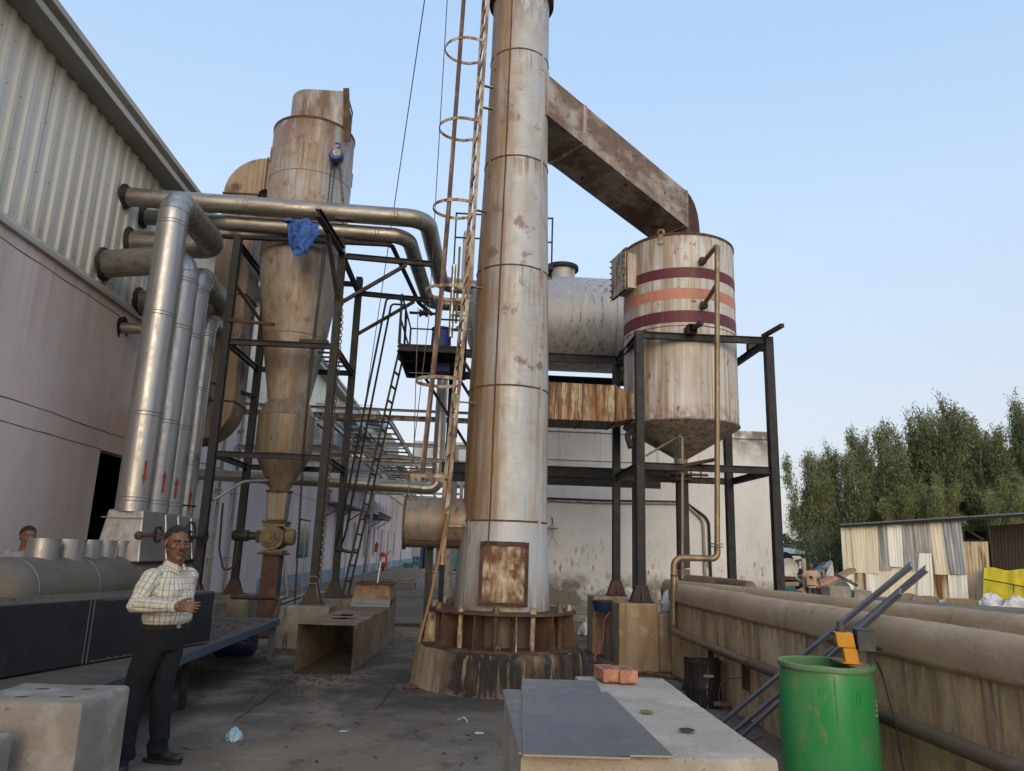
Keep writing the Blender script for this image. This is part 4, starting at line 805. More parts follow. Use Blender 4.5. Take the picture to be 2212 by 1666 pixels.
# ================================================================== BUCKET AND BITS BY THE WALL
c = at(1519, 1524, z=0)
bk = T('tarred_drum', 'small black tar streaked open drum by the pit wall', 'drum', c)
b = B(); b.lathe([(.001, .01), (.19, .01), (.19, .0), (.20, .05), (.197, .18), (.203, .2), (.197, .22), (.202, .47), (.208, .48), (.196, .48), (.19, .05), (.001, .04)], c, 40)
for i, p_ in enumerate(b.v):
    if p_.z > .4: b.v[i] = p_+V((0, 0, .02*math.sin(3*math.atan2(p_.y-c.y, p_.x-c.x))))
b.part('shell', 'bucket', bk); B().lathe([(.198, .455), (.214, .46), (.214, .478), (.198, .48)], c, 40).part('rim', 'black', bk)
b = B(); b.beam(c+V((-.05, -.205, .34)), c+V((.06, -.205, .34)), .02, .025); b.part('label_patch', 'galv', bk, smooth=0)
fx = at(1478, 1497, z=.1)
fv = T('drain_valve', 'rusty small valve on a pipe stub beside the tarred drum', 'valve', (fx.x, fx.y, 0))
B().tube([fx+V((-.35, .35, .16)), fx+V((0, .2, .12)), fx+V((.02, 0, .1))], .025, 8).part('pipe', 'rust', fv)
B().lathe([(.02, -.03), (.06, -.03), (.06, 0), (.03, .01), (.03, .05), (.07, .05), (.07, .08), (.02, .08)], fx+V((.03, 0, .06)), 12).part('body', 'black_rust', fv)
b = B(); t_ = [fx+V((.03+.07*math.cos(R(a)), -.09, .12+.07*math.sin(R(a)))) for a in range(0, 360, 30)]; b.tube(t_, .012, 6, closed=True); b.beam(t_[0], t_[6], .012, .012); b.part('handwheel', 'black_rust', fv)
fp = at(1590, 1527, z=.03); B().tube(fillet([fp+V((-.25, 0, .02)), fp+V((.02, 0, .02)), fp+V((.02, 0, .22))], .04), .03, 10).one('pipe_elbow', 'brown_pipe', 'old brown pipe elbow on the ground beside the tarred drum', 'pipe')
wq = at(1560, 1500, z=.2); B().tube(fillet([V((2.93, wq.y-.3, .42)), wq+V((0, 0, .15)), wq+V((-.03, .1, -.1)), wq+V((.1, -.4, -.18)), wq+V((.5, -1.3, -.18))], .12), .006, 6).one('green_wire', 'blue_steel', 'thin greenish wire looping against the pit wall', 'wire')
B().box(2.90, 3.0, 7.9, 8.0, .3, .62).one('pipe_support', 'black_rust', 'short dark pipe support post against the pit wall', 'support')

# ================================================================== GREEN DRUM AND DOSING PUMP
gd = T('green_drum', 'bright green open topped plastic drum in the right foreground', 'drum', (2.42, 5.1, 0))
gc = V((2.42, 5.1, 0))
b = B(); b.lathe([(.001, .012), (.26, .01), (.285, .03), (.295, .08), (.297, .30), (.302, .34), (.302, .55), (.300, .60), (.297, .82), (.285, .90), (.283, .925), (.275, .925), (.279, .88), (.284, .80), (.284, .08), (.001, .06)], gc, 72); wob(b, .008, 3.2); b.part('body', 'green', gd)
b = B(); b.lathe([(.276, .925), (.281, .916), (.300, .92), (.304, .936), (.300, .95), (.284, .954), (.276, .945), (.276, .925)], gc, 72); wob(b, .006, 7); b.part('rim', 'green_rim', gd)
b = B(); pts = [(gc.x+.301*math.cos(R(a)), gc.y+.301*math.sin(R(a)), z) for a, z in ((254.0, .90), (254.6, .75), (255.2, .6), (255, .45), (254.6, .3))]; b.tube(pts, .0022, 5); b.part('mould_seam', 'green_rim', gd)
b = B(); t_ = R(238); q = V((math.cos(t_), math.sin(t_), 0)); s = V((-q.y, q.x, 0)); cc_ = gc+q*.297+V((0, 0, .80)); b.tube([cc_+s*(.02*math.cos(R(a)))+V((0, 0, .02*math.sin(R(a)))) for a in range(0, 360, 24)], .0022, 5, closed=True); b.part('moulded_mark', 'green', gd)
b = B(); t_ = R(282); q = V((math.cos(t_), math.sin(t_), 0)); s = V((-q.y, q.x, 0)); cc_ = gc+q*.299+V((0, 0, .77))
for e in (-.013, .013): b.beam(cc_+s*e-V((0, 0, .035)), cc_+s*e+V((0, 0, .04)), .005, .004, q)
b.beam(cc_-s*.03-V((0, 0, .045)), cc_+s*.03-V((0, 0, .045)), .005, .004, q); b.part('moulded_mark', 'green', gd)
b = B(); t_ = R(318); q = V((math.cos(t_), math.sin(t_), 0)); s = V((-q.y, q.x, 0))
for k in range(4): b.beam(gc+q*.301-s*.012+V((0, 0, .66+k*.028)), gc+q*.301+s*.012+V((0, 0, .664+k*.028)), .012, .003, q)
b.part('white_print', 'junkw', gd, smooth=0)
# remains of the drum head: a dirty shelf at the right half
b = B(); pts = [gc+V((.27*math.cos(R(a)), .27*math.sin(R(a)), .938)) for a in range(-72, 62, 12)]; b.prism(pts, (0, 0, .014)); wob(b, .006, 9); b.part('drum_head', 'card', gd, smooth=0)
dp = T('dosing_pump', 'yellow dosing pump with dark control box standing on the green drum', 'pump', (2.58, 5.05, .955))
q0 = V((2.575, 5.02, .955)); tl = Matrix.Rotation(R(-18), 3, 'Z')
def PB(name, x0, x1, y0, y1, z0, z1, mt, sh=0., bevel=.006):
    b = B(); b.box(x0, x1, y0, y1, z0, z1); b.v = [tl @ V((p.x+sh*p.z, p.y, p.z))+q0 for p in b.v]; return b.part(name, mt, dp, smooth=0, bevel=bevel)
PB('stand', -.055, .03, -.05, .05, 0, .10, 'yellow', -.14)
PB('pump_head', -.085, .025, -.06, .06, .101, .195, 'yellow', -.14)
PB('base_lip', -.075, .045, -.065, .065, .001, .010, 'yellow', -.1)
PB('control_box', .028, .135, -.075, .075, .085, .215, 'pump_grey', -.05)
PB('label_plate', .136, .139, -.05, .04, .12, .185, 'galv', -.05, 0)
PB('box_lid', .022, .138, -.078, .078, .216, .224, 'pump_grey', -.05, .003)
b = B(); b.lathe([(.03, 0), (.03, .02), (.022, .025), (.022, .06), (.012, .07), (.001, .07)], tl @ V((-.065, .02, .196))+q0, 14); b.part('knob', 'pump_grey', dp)
b = B(); b.tube([tl @ V((.13, -.03, .11))+q0, tl @ V((.17, -.04, .105))+q0], .012, 8); b.part('cable_gland', 'black', dp)
for z in (.115, .18):
    b = B(); bolts(b, [tl @ V((-.105+.0*z, -.045, z))+q0, tl @ V((-.105, .045, z))+q0], tl @ V((-1, 0, 0)), .006, .02); b.part('screw', 'black', dp)
a0 = tl @ V((.09, -.03, .085))+q0
B().tube(fillet([a0, a0+V((.03, -.04, -.06)), V((2.74, 4.98, .90)), V((2.79, 4.95, .6)), V((2.80, 4.9, .25)), V((2.86, 4.7, .01))], .1), .006, 6).one('pump_cable', 'cable', 'thin black cable hanging from the dosing pump behind the green drum', 'cable')
B().box(2.9, 2.96, 3.7, 4.0, .28, .43).one('dark_outlet', 'bucket', 'dark square outlet plate low on the pit wall', 'plate', smooth=0)

# ================================================================== FOREGROUND SLAB, PLATES, BRICKS
SZ = .85
poly = [(.235, 3.03), (1.235, 3.03), (1.275, 4.93), (.71, 4.93), (.70, 4.32), (.235, 4.31)]
b = B(); ring = []
for (x0, y0), (x1, y1) in zip(poly, poly[1:]+poly[:1]):
    n_ = max(2, int(math.hypot(x1-x0, y1-y0)/.02))
    for i in range(n_): ring.append((x0+(x1-x0)*i/n_, y0+(y1-y0)*i/n_))
zz = [(0, .0), (.4, 0), (.78, 0), (.835, .002), (SZ-.004, .008), (SZ, .016)]
cx_, cy_ = .75, 3.9; m_ = len(ring)
for z, ins in zz:
    for i, (x, y) in enumerate(ring):
        e = .010*mnoise.noise(V((x*14, y*14, z*9)))+.005*mnoise.noise(V((x*40, y*40, z*9))) if z > .7 else .004*mnoise.noise(V((x*5, y*5, z*5)))
        dd = V((cx_-x, cy_-y, 0)).normalized()*(ins+max(0, e)*1.6); b.v.append(V((x, y, z+(e*.6 if z > .7 else 0)))+dd)
for k in range(len(zz)-1):
    for i in range(m_): b.f.append((k*m_+i, k*m_+(i+1) % m_, (k+1)*m_+(i+1) % m_, (k+1)*m_+i))
b.f.append(tuple((len(zz)-1)*m_+i for i in range(m_)))
b.one('concrete_slab', 'slab', 'long rough concrete foundation slab in the foreground holding plates and bricks', 'concrete block', smooth=50)
def sheet(pts, z, label, th=.005):
    t = T('steel_sheet', label, 'steel sheet', (pts[0][0], pts[0][1], z), 'steel sheets on the slab'); b = B(); n_ = 10
    c = [V((*p, z)) for p in pts]
    def fn(u, v): 
        p = c[0].lerp(c[1], u).lerp(c[3].lerp(c[2], u), v); return p+V((0, 0, .002+.004*mnoise.noise(p*3+V((z*90, 0, 0)))))
    b.grid(fn, n_, n_); k = len(b.v); b.v += [p+V((0, 0, th)) for p in b.v]; b.f = [tuple(reversed(f)) for f in b.f]+[tuple(i+k for i in f) for f in b.f]
    b.part('sheet_face', 'plate', t)
    e = B()
    for i in range(4): e.beam(c[i]+V((0, 0, th/2)), c[(i+1) % 4]+V((0, 0, th/2)), .003, th+.002)
    e.part('cut_edge', 'plate_edge', t, smooth=0)
sheet([(.225, 3.005), (.81, 2.995), (.80, 4.29), (.225, 4.30)], SZ+.012, 'lower grey steel sheet lying under another on the slab')
s2 = SZ+.024
pp = [at(*p, z=s2) for p in ((1131, 1633), (1362, 1640), (1288, 1474), (1128, 1469))]
sheet([(p.x, p.y) for p in pp], s2, 'upper grey steel sheet lying on top of the other sheet')
def brick(px, py, rz, label):
    c = at(px, py, z=SZ+.01); t = T('red_brick', label, 'brick', c, 'bricks on the slab'); m = Matrix.Rotation(rz, 3, 'Z')
    b = B(); b.box(-.055, .055, -.115, .115, 0, .072); b.v = [m @ p+c for p in b.v]; b.part('brick_body', 'brick', t, smooth=0, bevel=.007)
    b = B()
    for x0, x1, y0, y1 in ((-.03, .03, -.068, -.062), (-.03, .03, .062, .068), (-.03, -.026, -.062, .062), (.026, .03, -.062, .062), (-.016, .016, -.04, -.032), (-.016, -.010, -.032, .04), (.010, .016, -.032, .04), (-.01, .01, .0, .008)): b.box(x0, x1, y0, y1, .0715, .0735)
    b.v = [m @ p+c for p in b.v]; b.part('stamp', 'brick_d', t, smooth=0)
brick(1311, 1468, .10, 'left red brick of the pair on the concrete slab')
brick(1349.5, 1470.5, .02, 'right red brick of the pair on the concrete slab')
def disc(px, py, z, r, mt, label):
    c = at(px, py, z=z); b = B(); b.lathe([(.001, .004), (r*.5, .006), (r, .002), (r, 0)], c, 14); wob(b, .003, 30); b.one('crushed_cup', mt, label, 'litter', smooth=60)
disc(1397, 1538, SZ+.01, .035, 'leaf_y', 'flattened pale green paper cup nearer the bricks on the slab')
disc(1484, 1577, SZ+.01, .035, 'leaf_d', 'flattened dark green paper cup near the slab edge')
disc(741, 1580, .005, .04, 'junkw', 'flattened pale cup on the ground between man and slab')
disc(1035, 1584, .005, .045, 'bag', 'small flattened cup on the ground just left of the slab')
p = at(507, 1600, z=0); sack('crumpled_bag', (p.x, p.y, 0), .072, .05, .062, 'bluebag', 'crumpled pale blue polythene bag on the ground beside the man', 'bag', 11.)
B().tube([at(990, 1555, z=.01), at(1003, 1550, z=.02), at(1010, 1560, z=.01)], .008, 6).one('plastic_strap', 'bag', 'short white strap scrap on the ground by the slab', 'litter')
B().box(-.02, .14, 4.15, 4.27, 0, .012).one('tile_offcut', 'conc', 'flat grey offcut on the ground beside the slab', 'offcut')
p = at(895, 1487, z=0); sack('rust_lump', (p.x-.05, p.y-.05, 0), .09, .06, .04, 'rust', 'orange rusty lump at the foot of the round pedestal', 'scrap', 2.)
p = at(878, 1353, z=0); B().box(p.x-.28, p.x+.28, p.y-.05, p.y+.05, 0, .06).one('steel_offcut', 'rust', 'short rusty steel offcut on the ground beyond the fallen duct', 'offcut')

# ================================================================== CONCRETE BLOCKS BY THE MAN
def block(x0, x1, y0, y1, h, label, holes):
    b = B(); n_ = 22
    bm_ = [(x0, y0), (x1, y0), (x1, y1), (x0, y1)]; ring = []
    for (ax, ay), (bx_, by_) in zip(bm_, bm_[1:]+bm_[:1]):
        for i in range(n_): ring.append((ax+(bx_-ax)*i/n_, ay+(by_-ay)*i/n_))
    zz = [(0, 0), (.3, 0), (.6, 0), (h-.03, .002), (h-.012, .008), (h, .025)]; m_ = len(ring); cx_, cy_ = (x0+x1)/2, (y0+y1)/2
    for z, ins in zz:
        for x, y in ring:
            e = (.016 if z > h-.04 else .008)*max(0, mnoise.noise(V((x*9, y*9, z*7))))+.008*mnoise.noise(V((x*25, y*25, z*20))); b.v.append(V((x, y, z))+V((cx_-x, cy_-y, 0)).normalized()*(ins+e))
    for k in range(len(zz)-1):
        for i in range(m_): b.f.append((k*m_+i, k*m_+(i+1) % m_, (k+1)*m_+(i+1) % m_, (k+1)*m_+i))
    b.f.append(tuple((len(zz)-1)*m_+i for i in range(m_))); b.f.append(tuple(reversed(range(m_))))
    t = T('concrete_block', label, 'concrete block', (cx_, cy_, 0), 'concrete blocks beside the man'); bo_ = b.part('block_body', 'conc', t, smooth=45)
    if holes:
        cu = B()
        for x, y in holes: cu.lathe([(.030, h-.16), (.040, h+.05)], (x, y, 0), 16, cap0=True, cap1=True)
        carve(bo_, cu)
        for x, y in holes: B().lathe([(.001, h-.007), (.039, h-.004)], (x, y, 0), 18).part('dirt_fill', 'litter', t)
hx = [at(px, py, z=.8) for px, py in ((93, 1487), (190, 1488), (48, 1504), (146, 1504))]
block(-2.46, -1.87, 4.04, 4.57, .8, 'large pale concrete block with four round pockets beside the man', [(p.x, p.y) for p in hx])
block(-2.65, -2.10, 3.35, 3.90, .70, 'smaller concrete block at the bottom left edge in front of the larger one', [])

# ================================================================== BLACK PLATE DUCT ON ITS STAND
dd = V((.293, .956, 0)).normalized(); nn = V((-dd.y, dd.x, 0)); E0 = V((-2.735, 8.56, 0)); L0 = 5.2; W0 = .68
dk = T('plate_duct', 'long dark mill scale plate duct lying on the low stand behind the man', 'duct', (-3.2, 7, .55))
for s0, s1 in ((0, 1.72), (1.735, L0)):
    a, c = E0-dd*s0, E0-dd*s1
    B().prism([c+V((0, 0, .552)), a+V((0, 0, .552)), a+V((0, 0, 1.078)), c+V((0, 0, 1.078))], nn*W0).part('duct_section', 'duct_dark', dk, smooth=0, bevel=.006)
    B().prism([c+nn*.01+V((0, 0, 1.080)), a+nn*.01+V((0, 0, 1.080)), a+nn*(W0-.01)+V((0, 0, 1.080)), c+nn*(W0-.01)+V((0, 0, 1.080))], (0, 0, .004)).part('dust_layer', 'dust_top', dk, smooth=0)
c = E0-dd*1.727-nn*.006; b = B()
for o_ in (-.022, .022): b.prism([c-dd*(o_+.004)+V((0, 0, .55)), c-dd*(o_-.004)+V((0, 0, .55)), c-dd*(o_-.004)+V((0, 0, 1.086)), c-dd*(o_+.004)+V((0, 0, 1.086))], nn*.012)
b.part('weld_seam', 'weld', dk, smooth=0)
b = B(); n_ = 60
for i in range(n_):
    s0 = .02+i*(1.65/n_); h = .012+.025*abs(mnoise.noise(V((i*.7, 0, 0)))); p_ = E0-dd*s0-nn*.003+V((0, 0, .554)); q_ = p_-dd*(.02); b.add([p_, q_, q_+V((0, 0, h)), p_+V((0, 0, h*.7))], [(0, 1, 2, 3)])
for i in range(40):
    s0 = .02+i*.012; h = .012+.02*abs(mnoise.noise(V((i*.9, 4, 0)))); p_ = E0-dd*(i*.0405)-nn*.003+V((0, 0, 1.076)); b.add([p_, p_-dd*.03, p_-dd*.03-V((0, 0, h)), p_-V((0, 0, h*.6))], [(3, 2, 1, 0)])
b.part('grind_marks', 'weld', dk, smooth=0)
sta = T('work_stand', 'low dusty steel stand on blue grey legs carrying the dark duct', 'stand', (-3.1, 9, 0))
B().prism([(-2.66, 3.4, .50), (-2.72, 11.45, .50), (-3.75, 11.45, .50), (-4.2, 3.4, .50)], (0, 0, .035)).part('deck', 'dust_top', sta, smooth=0)
B().beam((-2.64, 3.4, .505), (-2.70, 11.45, .505), .03, .085).part('edge_rail', 'blue_steel', sta, smooth=0)
B().beam((-2.70, 11.47, .505), (-3.75, 11.47, .505), .03, .085).part('edge_rail', 'blue_steel', sta, smooth=0)
for x, y in ((-2.75, 11.3), (-3.7, 11.3), (-2.72, 7.9), (-3.6, 7.9), (-2.7, 5.2), (-3.6, 5.2)):
    b = B(); b.beam((x, y, 0), (x, y, .462), .075, .012); b.beam((x-.035, y+.035, 0), (x-.035, y+.035, .462), .012, .06); b.part('leg', 'blue_steel' if y > 10 else 'black', sta, smooth=0)
bd = T('blue_barrel', 'dark blue plastic barrel lying under the steel stand', 'barrel', (-3.4, 11.0, 0))
bc = at(507, 1388, z=.18); B().lathe([(.001, -.30), (.15, -.30), (.17, -.27), (.175, -.1), (.18, -.09), (.18, .09), (.175, .1), (.17, .27), (.15, .30), (.001, .30)], (bc.x, bc.y, .18), 32, 'X').part('shell', 'navy', bd)
b = B(); b.box(bc.x+.12, bc.x+.26, bc.y-.182, bc.y-.179, .24, .25); b.box(bc.x+.12, bc.x+.22, bc.y-.181, bc.y-.178, .20, .21); b.part('print', 'galv', bd, smooth=0)
B().tube(fillet([at(500, 1290, y=12.6), at(598, 1292, y=12.1), at(604, 1300, y=11.9), at(590, 1338, y=11.6)], .1), .035, 12).one('bent_handrail', 'black_rust', 'bent brown steel pipe rail between stand and pedestals', 'pipe')

# ================================================================== FALLEN DUCT
fd = T('fallen_duct', 'rusty tan duct lying open ended on the ground with hopper at its far end', 'duct', (-1.75, 12, 0))
A0, A1 = V((-2.15, 10.2, 0)), V((-1.43, 10.18, 0)); Bq0, Bq1 = V((-1.98, 13.4, 0)), V((-1.31, 13.4, 0)); HT = .60
def q4(a, c, e, f, nx, ny, name, mt='fall', skip=None, parent=fd):
    b = B(); b.grid(lambda u, v: a.lerp(c, u).lerp(f.lerp(e, u), v)+V(mnoise.noise_vector(a.lerp(c, u).lerp(f.lerp(e, u), v)*2.2))*.012, nx, ny, skip); return b.part(name, mt, parent, smooth=50)
M['fall'] = mat('dusty_tan_duct_paint', (.215, .155, .10), .75, 0, [((.14, .08, .045), 1.6, (1, 1, 1), .42, .64), ((.34, .28, .21), 3, (1, 1, 1), .54, .7, {'max': .7}), ((.16, .07, .035), 3, (1, 1, 1), .50, .64, {'grad': ((0, 0, 1), .5, .58), 'max': .9})], .3, 20)
u = V((0, 0, HT))
holes = {(9, 2), (9, 3), (10, 2), (10, 3), (10, 4), (14, 1), (14, 2), (14, 3), (15, 2), (11, 3), (15, 3)}
q4(A0+u, Bq0+u, Bq1+u, A1+u, 32, 7, 'top_sheet', skip=lambda i, j: (i, j) in holes)
q4(A1, Bq1, Bq1+u, A1+u, 20, 5, 'side_sheet'); q4(A0, Bq0, Bq0+u, A0+u, 20, 5, 'side_sheet'); q4(A0+V((0, 0, .008)), Bq0+V((0, 0, .008)), Bq1+V((0, 0, .008)), A1+V((0, 0, .008)), 10, 4, 'floor_sheet', 'litter')
C0, C1 = V((-1.95, 14.5, 0)), V((-1.29, 14.5, 0))
q4(Bq1, C1, C1+u*1.2, Bq1+u, 4, 4, 'side_sheet'); q4(Bq0, C0, C0+u*1.2, Bq0+u, 4, 4, 'side_sheet'); q4(C0, C1, C1+u*1.2, C0+u*1.2, 4, 4, 'end_sheet')
h0, h1 = .72, .98
B().add([Bq0+V((.0, .05, HT)), Bq1+V((0, .05, HT)), Bq1+V((0, .16, h0)), Bq0+V((0, .16, h0))], [(0, 1, 2, 3)]).part('bright_bend', 'alu_dull', fd, smooth=0)
ho = B(); lo4 = [Bq0+V((0, .16, h0)), Bq1+V((0, .16, h0)), C1+V((0, -.02, h0)), C0+V((0, -.02, h0))]; hi4 = [Bq0+V((.06, .22, h1)), Bq1+V((-.06, .22, h1)), C1+V((-.06, -.15, h1)), C0+V((.06, -.15, h1))]
ho.add(lo4+hi4, [(i, (i+1) % 4, 4+(i+1) % 4, 4+i) for i in range(4)]); ho.part('hopper', 'fall', fd, smooth=0)
fl = B(); mid = sum(hi4, V())/4
outer = [mid+(p-mid)*1.22 for p in hi4]; fl.add(hi4+outer, [(i, (i+1) % 4, 4+(i+1) % 4, 4+i) for i in range(4)]); k = len(fl.v)
fl.v += [p+V((0, 0, .012)) for p in fl.v]; fl.f += [tuple(reversed([i+8 for i in f])) for f in fl.f[:4]]+[(4+i, 4+(i+1) % 4, 12+(i+1) % 4, 12+i) for i in range(4)]
fl.part('hopper_flange', 'rust', fd, smooth=0)
B().beam(mid+V((.0, .1, -.2)), mid+V((.05, .1, .38)), .02, .02).one('bright_rod', 'alu', 'bright thin rod standing in the fallen duct hopper', 'rod', smooth=0)
# ================================================================== CYCLONE SEPARATOR
CX0, CY0 = -3.49, 13.9
cy = T('cyclone_separator', 'tall brown stained cyclone separator with long cone and box outlet on top', 'cyclone', (CX0, CY0, .6))
CC = (CX0, CY0, 0)
B().lathe([(.80, 7.06), (.80, 7.8), (.80, 8.6), (.80, 9.2), (.80, 9.76)], CC, 64).part('barrel', 'cyclone', cy)
B().lathe([(.812, 9.72), (.812, 9.765), (.76, 9.78), (.3, 9.80), (0, 9.80)], CC, 64).part('lid', 'rust', cy)
B().lathe([(.80, 7.06), (.77, 6.72), (.585, 5.4), (.375, 4.22)], CC, 64).part('cone', 'cyclone', cy)
B().lathe([(.375, 4.22), (.50, 3.97), (.515, 3.95), (.515, 3.24), (.50, 3.21), (.17, 2.57)], CC, 48).part('dust_hopper', 'cyclone_low', cy)
for r, z in ((.80, 8.62), (.80, 7.07), (.592, 5.45), (.515, 3.94), (.51, 3.22)):
    b = B(); b.lathe([(r-.003, z-.012), (r+.007, z), (r-.003, z+.012)], CC, 64); wob(b, .003, 15); b.part('weld_seam', 'cyclone_low', cy)
B().tube([(CX0+.80*math.cos(R(-96)), CY0+.80*math.sin(R(-96)), z) for z in (7.1, 8, 8.6)], .0045, 6).part('weld_seam', 'cyclone_low', cy)
B().tube([(CX0+.803*math.cos(R(a)), CY0+.803*math.sin(R(a)), z) for a, z in ((-92, 8.62), (-86, 9.2), (-80, 9.74))], .0045, 6).part('weld_seam', 'cyclone_low', cy)
B().tube([(CX0+r*math.cos(R(-88)), CY0+r*math.sin(R(-88)), z) for r, z in ((.80, 7.06), (.77, 6.72), (.585, 5.4), (.378, 4.22))], .0045, 6).part('weld_seam', 'cyclone_low', cy)
for a_, mt_ in ((198, 'ladder'), (-40, 'ladder'), (20, 'ladder')): lug(cy, a_, 9.25 if a_ > 100 else 9.05, 'lifting_lug', .80, (CX0, CY0), mt_, 1.1)
# outlet hood: half round at the back, square mouth to the right
b = B(); hz0, hz1 = 9.80, 10.62; hw = .40; x0 = CX0-.0
pl = [(x0+.62, CY0-hw), (x0+.62, CY0+hw), (x0-.1, CY0+hw)]+[(x0-.1-.42*math.sin(R(a)), CY0+hw*math.cos(R(a))) for a in range(15, 180, 15)]+[(x0-.1, CY0-hw)]
n_ = len(pl); b.add([(x, y, z) for z in (hz0, hz1-.05, hz1) for x, y in ([(px, py) for px, py in pl] if z < hz1 else [(x0+(px-x0)*.97, CY0+(py-CY0)*.94) for px, py in pl])],
    [(k*n_+i, k*n_+(i+1) % n_, (k+1)*n_+(i+1) % n_, (k+1)*n_+i) for k in range(2) for i in range(1, n_)]+[tuple(2*n_+i for i in range(n_))])
b.part('outlet_hood', 'cyclone', cy)
b = B(); X_ = x0+.625; b.prism([(X_, CY0-hw-.05, hz0-.02), (X_, CY0+hw+.05, hz0-.02), (X_, CY0+hw+.05, hz0+.02), (X_, CY0-hw-.05, hz0+.02)], (.012, 0, 0)); b.prism([(X_, CY0-hw-.05, hz1-.03), (X_, CY0+hw+.05, hz1-.03), (X_, CY0+hw+.05, hz1+.05), (X_, CY0-hw-.05, hz1+.02)], (.012, 0, 0))
for e in (-1, 1): b.prism([(X_, CY0+e*(hw+.02), hz0-.02), (X_, CY0+e*(hw-.02), hz0-.02), (X_, CY0+e*(hw-.02), hz1+.04), (X_, CY0+e*(hw+.02), hz1+.04)], (.013, 0, 0))
b.part('mouth_flange', 'rust', cy, smooth=0)
b = B(); b.box(x0+.60, x0+.61, CY0-hw+.01, CY0+hw-.01, hz0+.01, hz1-.02); b.part('mouth_dark_sheet', 'bucket', cy, smooth=0)  # dark sheet in the open mouth, standing in for its unlit inside
b = B(); b.beam((x0+.63, CY0-.42, 10.66), (x0+.76, CY0-.46, 9.45), .02, .12, (1, 0, 0)); b.part('damper_strip', 'rust', cy, smooth=0)
# bottom: flanges, reducer, rotary valve with motor
B().lathe([(.15, 2.57), (.24, 2.57), (.24, 2.53), (.15, 2.53)], CC, 28).part('flange', 'rust', cy)
b = B(); b.frustum((CX0-.16, CX0+.16, CY0-.16, CY0+.16, 2.02), (CX0-.19, CX0+.19, CY0-.19, CY0+.19, 2.53)); b.part('reducer', 'cyclone_low', cy, smooth=0, bevel=.03)
B().box(CX0-.21, CX0+.21, CY0-.21, CY0+.21, 1.97, 2.015).part('flange', 'rust', cy, smooth=0)
rv = B(); rv.lathe([(0, -.30), (.15, -.30), (.15, -.27), (.21, -.27), (.21, .27), (.15, .27), (.15, .30), (0, .30)], (CX0, CY0, 1.72), 32, 'Y'); rv.box(CX0-.2, CX0+.2, CY0-.2, CY0+.2, 1.92, 1.966); rv.box(CX0-.2, CX0+.2, CY0-.2, CY0+.2, 1.46, 1.50); rvo = rv.part('rotary_valve', 'gearbox', cy)
b = B(); b.lathe([(0, -.37), (.05, -.37), (.05, -.33), (.10, -.33), (.10, -.302)], (CX0-.02, CY0, 1.72), 20, 'Y'); bolts(b, [(CX0-.02+.13*math.cos(R(a)), CY0-.305, 1.72+.13*math.sin(R(a))) for a in range(0, 360, 45)], (0, -1, 0), .014, .02); b.part('bearing_cap', 'gearbox', rvo)
b = B(); b.lathe([(.0, -.74), (.08, -.74), (.10, -.70), (.10, -.46), (.07, -.44), (.07, -.22)], (CX0, CY0-.05, 1.74), 24, 'X'); b.box(CX0-.30, CX0-.2, CY0-.15, CY0+.1, 1.62, 1.84); b.part('motor', 'bucket', rvo)
B().lathe([(0, .35), (.13, .35), (.15, .32), (.15, .2)], (CX0, CY0, 1.74), 24, 'X').part('gear_cover', 'gearbox', rvo)
B().box(CX0-.24, CX0+.24, CY0-.22, CY0+.22, 1.42, 1.455).part('flange', 'rust', cy, smooth=0)
B().box(CX0-.15, CX0+.15, CY0-.15, CY0+.15, .02, 1.42).part('drop_leg', 'rust_red', cy, smooth=0, bevel=.01)
B().tube(fillet([(CX0-.62, CY0-.1, 1.64), (CX0-.62, CY0-.15, 1.2), (CX0-.8, CY0-.15, 1.1), (CX0-.92, CY0-.15, 1.5), (CX0-.93, CY0-.2, 2.3)], .12), .018, 8).one('motor_cable', 'cable', 'black cable loop hanging from the rotary valve motor', 'cable')
B().tube(fillet([(CX0-.15, CY0-.3, 2.72), (CX0-.5, CY0-.6, 2.66), (-4.35, 12.95, 2.3)], .3), .03, 8).one('sagging_conduit', 'alu_dull', 'grey flexible conduit sagging from the cyclone to its frame', 'conduit')

# ------------------------------------------------------------------ chain hoist
hc = at(727, 338, y=13.02)
ho = T('chain_hoist', 'blue chain hoist hooked on the cyclone with long hanging chains', 'hoist', hc)
b = B(); b.lathe([(0, -.10), (.11, -.10), (.135, -.06), (.135, .06), (.11, .10), (0, .10)], hc, 24, 'Y'); b.v = [hc+V(((p-hc).x*1.05, (p-hc).y, (p-hc).z*.95)) for p in b.v]; b.part('housing', 'blue', ho)
B().lathe([(0, -.115), (.075, -.115), (.08, -.10)], hc+V((.02, 0, .02)), 20, 'Y').part('cover_plate', 'galv', ho)
B().lathe([(.10, .105), (.125, .105), (.125, .14), (.10, .14), (.0, .14)], hc+V((-.04, 0, -.02)), 24, 'Y').part('hand_wheel', 'blue', ho)
B().tube([hc+V((0, 0, .11)), hc+V((0, 0, .17)), hc+V((.045, 0, .205)), hc+V((.04, 0, .26)), hc+V((-.01, 0, .285)), hc+V((-.045, 0, .255))], .018, 8).part('top_hook', 'blue', ho)
def chain(pts, name, mt, parent, ln, r):
    L_ = [(V(a)-V(c)).length for a, c in zip(pts, pts[1:])]; b = B(); k = 0
    for (a, c), l in zip(zip(pts, pts[1:]), L_):
        a, c = V(a), V(c); n_ = max(1, int(l/(ln*.78))); d = (c-a).normalized(); s = d.cross(V((0, 1, 0))).normalized(); e = d.cross(s)
        for i in range(n_):
            p = a.lerp(c, (i+.5)/n_); w_ = s if k % 2 else e; k += 1; w_ = (w_+(e if k % 2 else s)*.25).normalized()
            b.tube([p+d*(ln/2*math.cos(t))*1.0+w_*(ln*.30*math.sin(t)) for t in [2*math.pi*q/8 for q in range(8)]], r, 4, closed=True)
    return b.part(name, mt, parent, smooth=60)
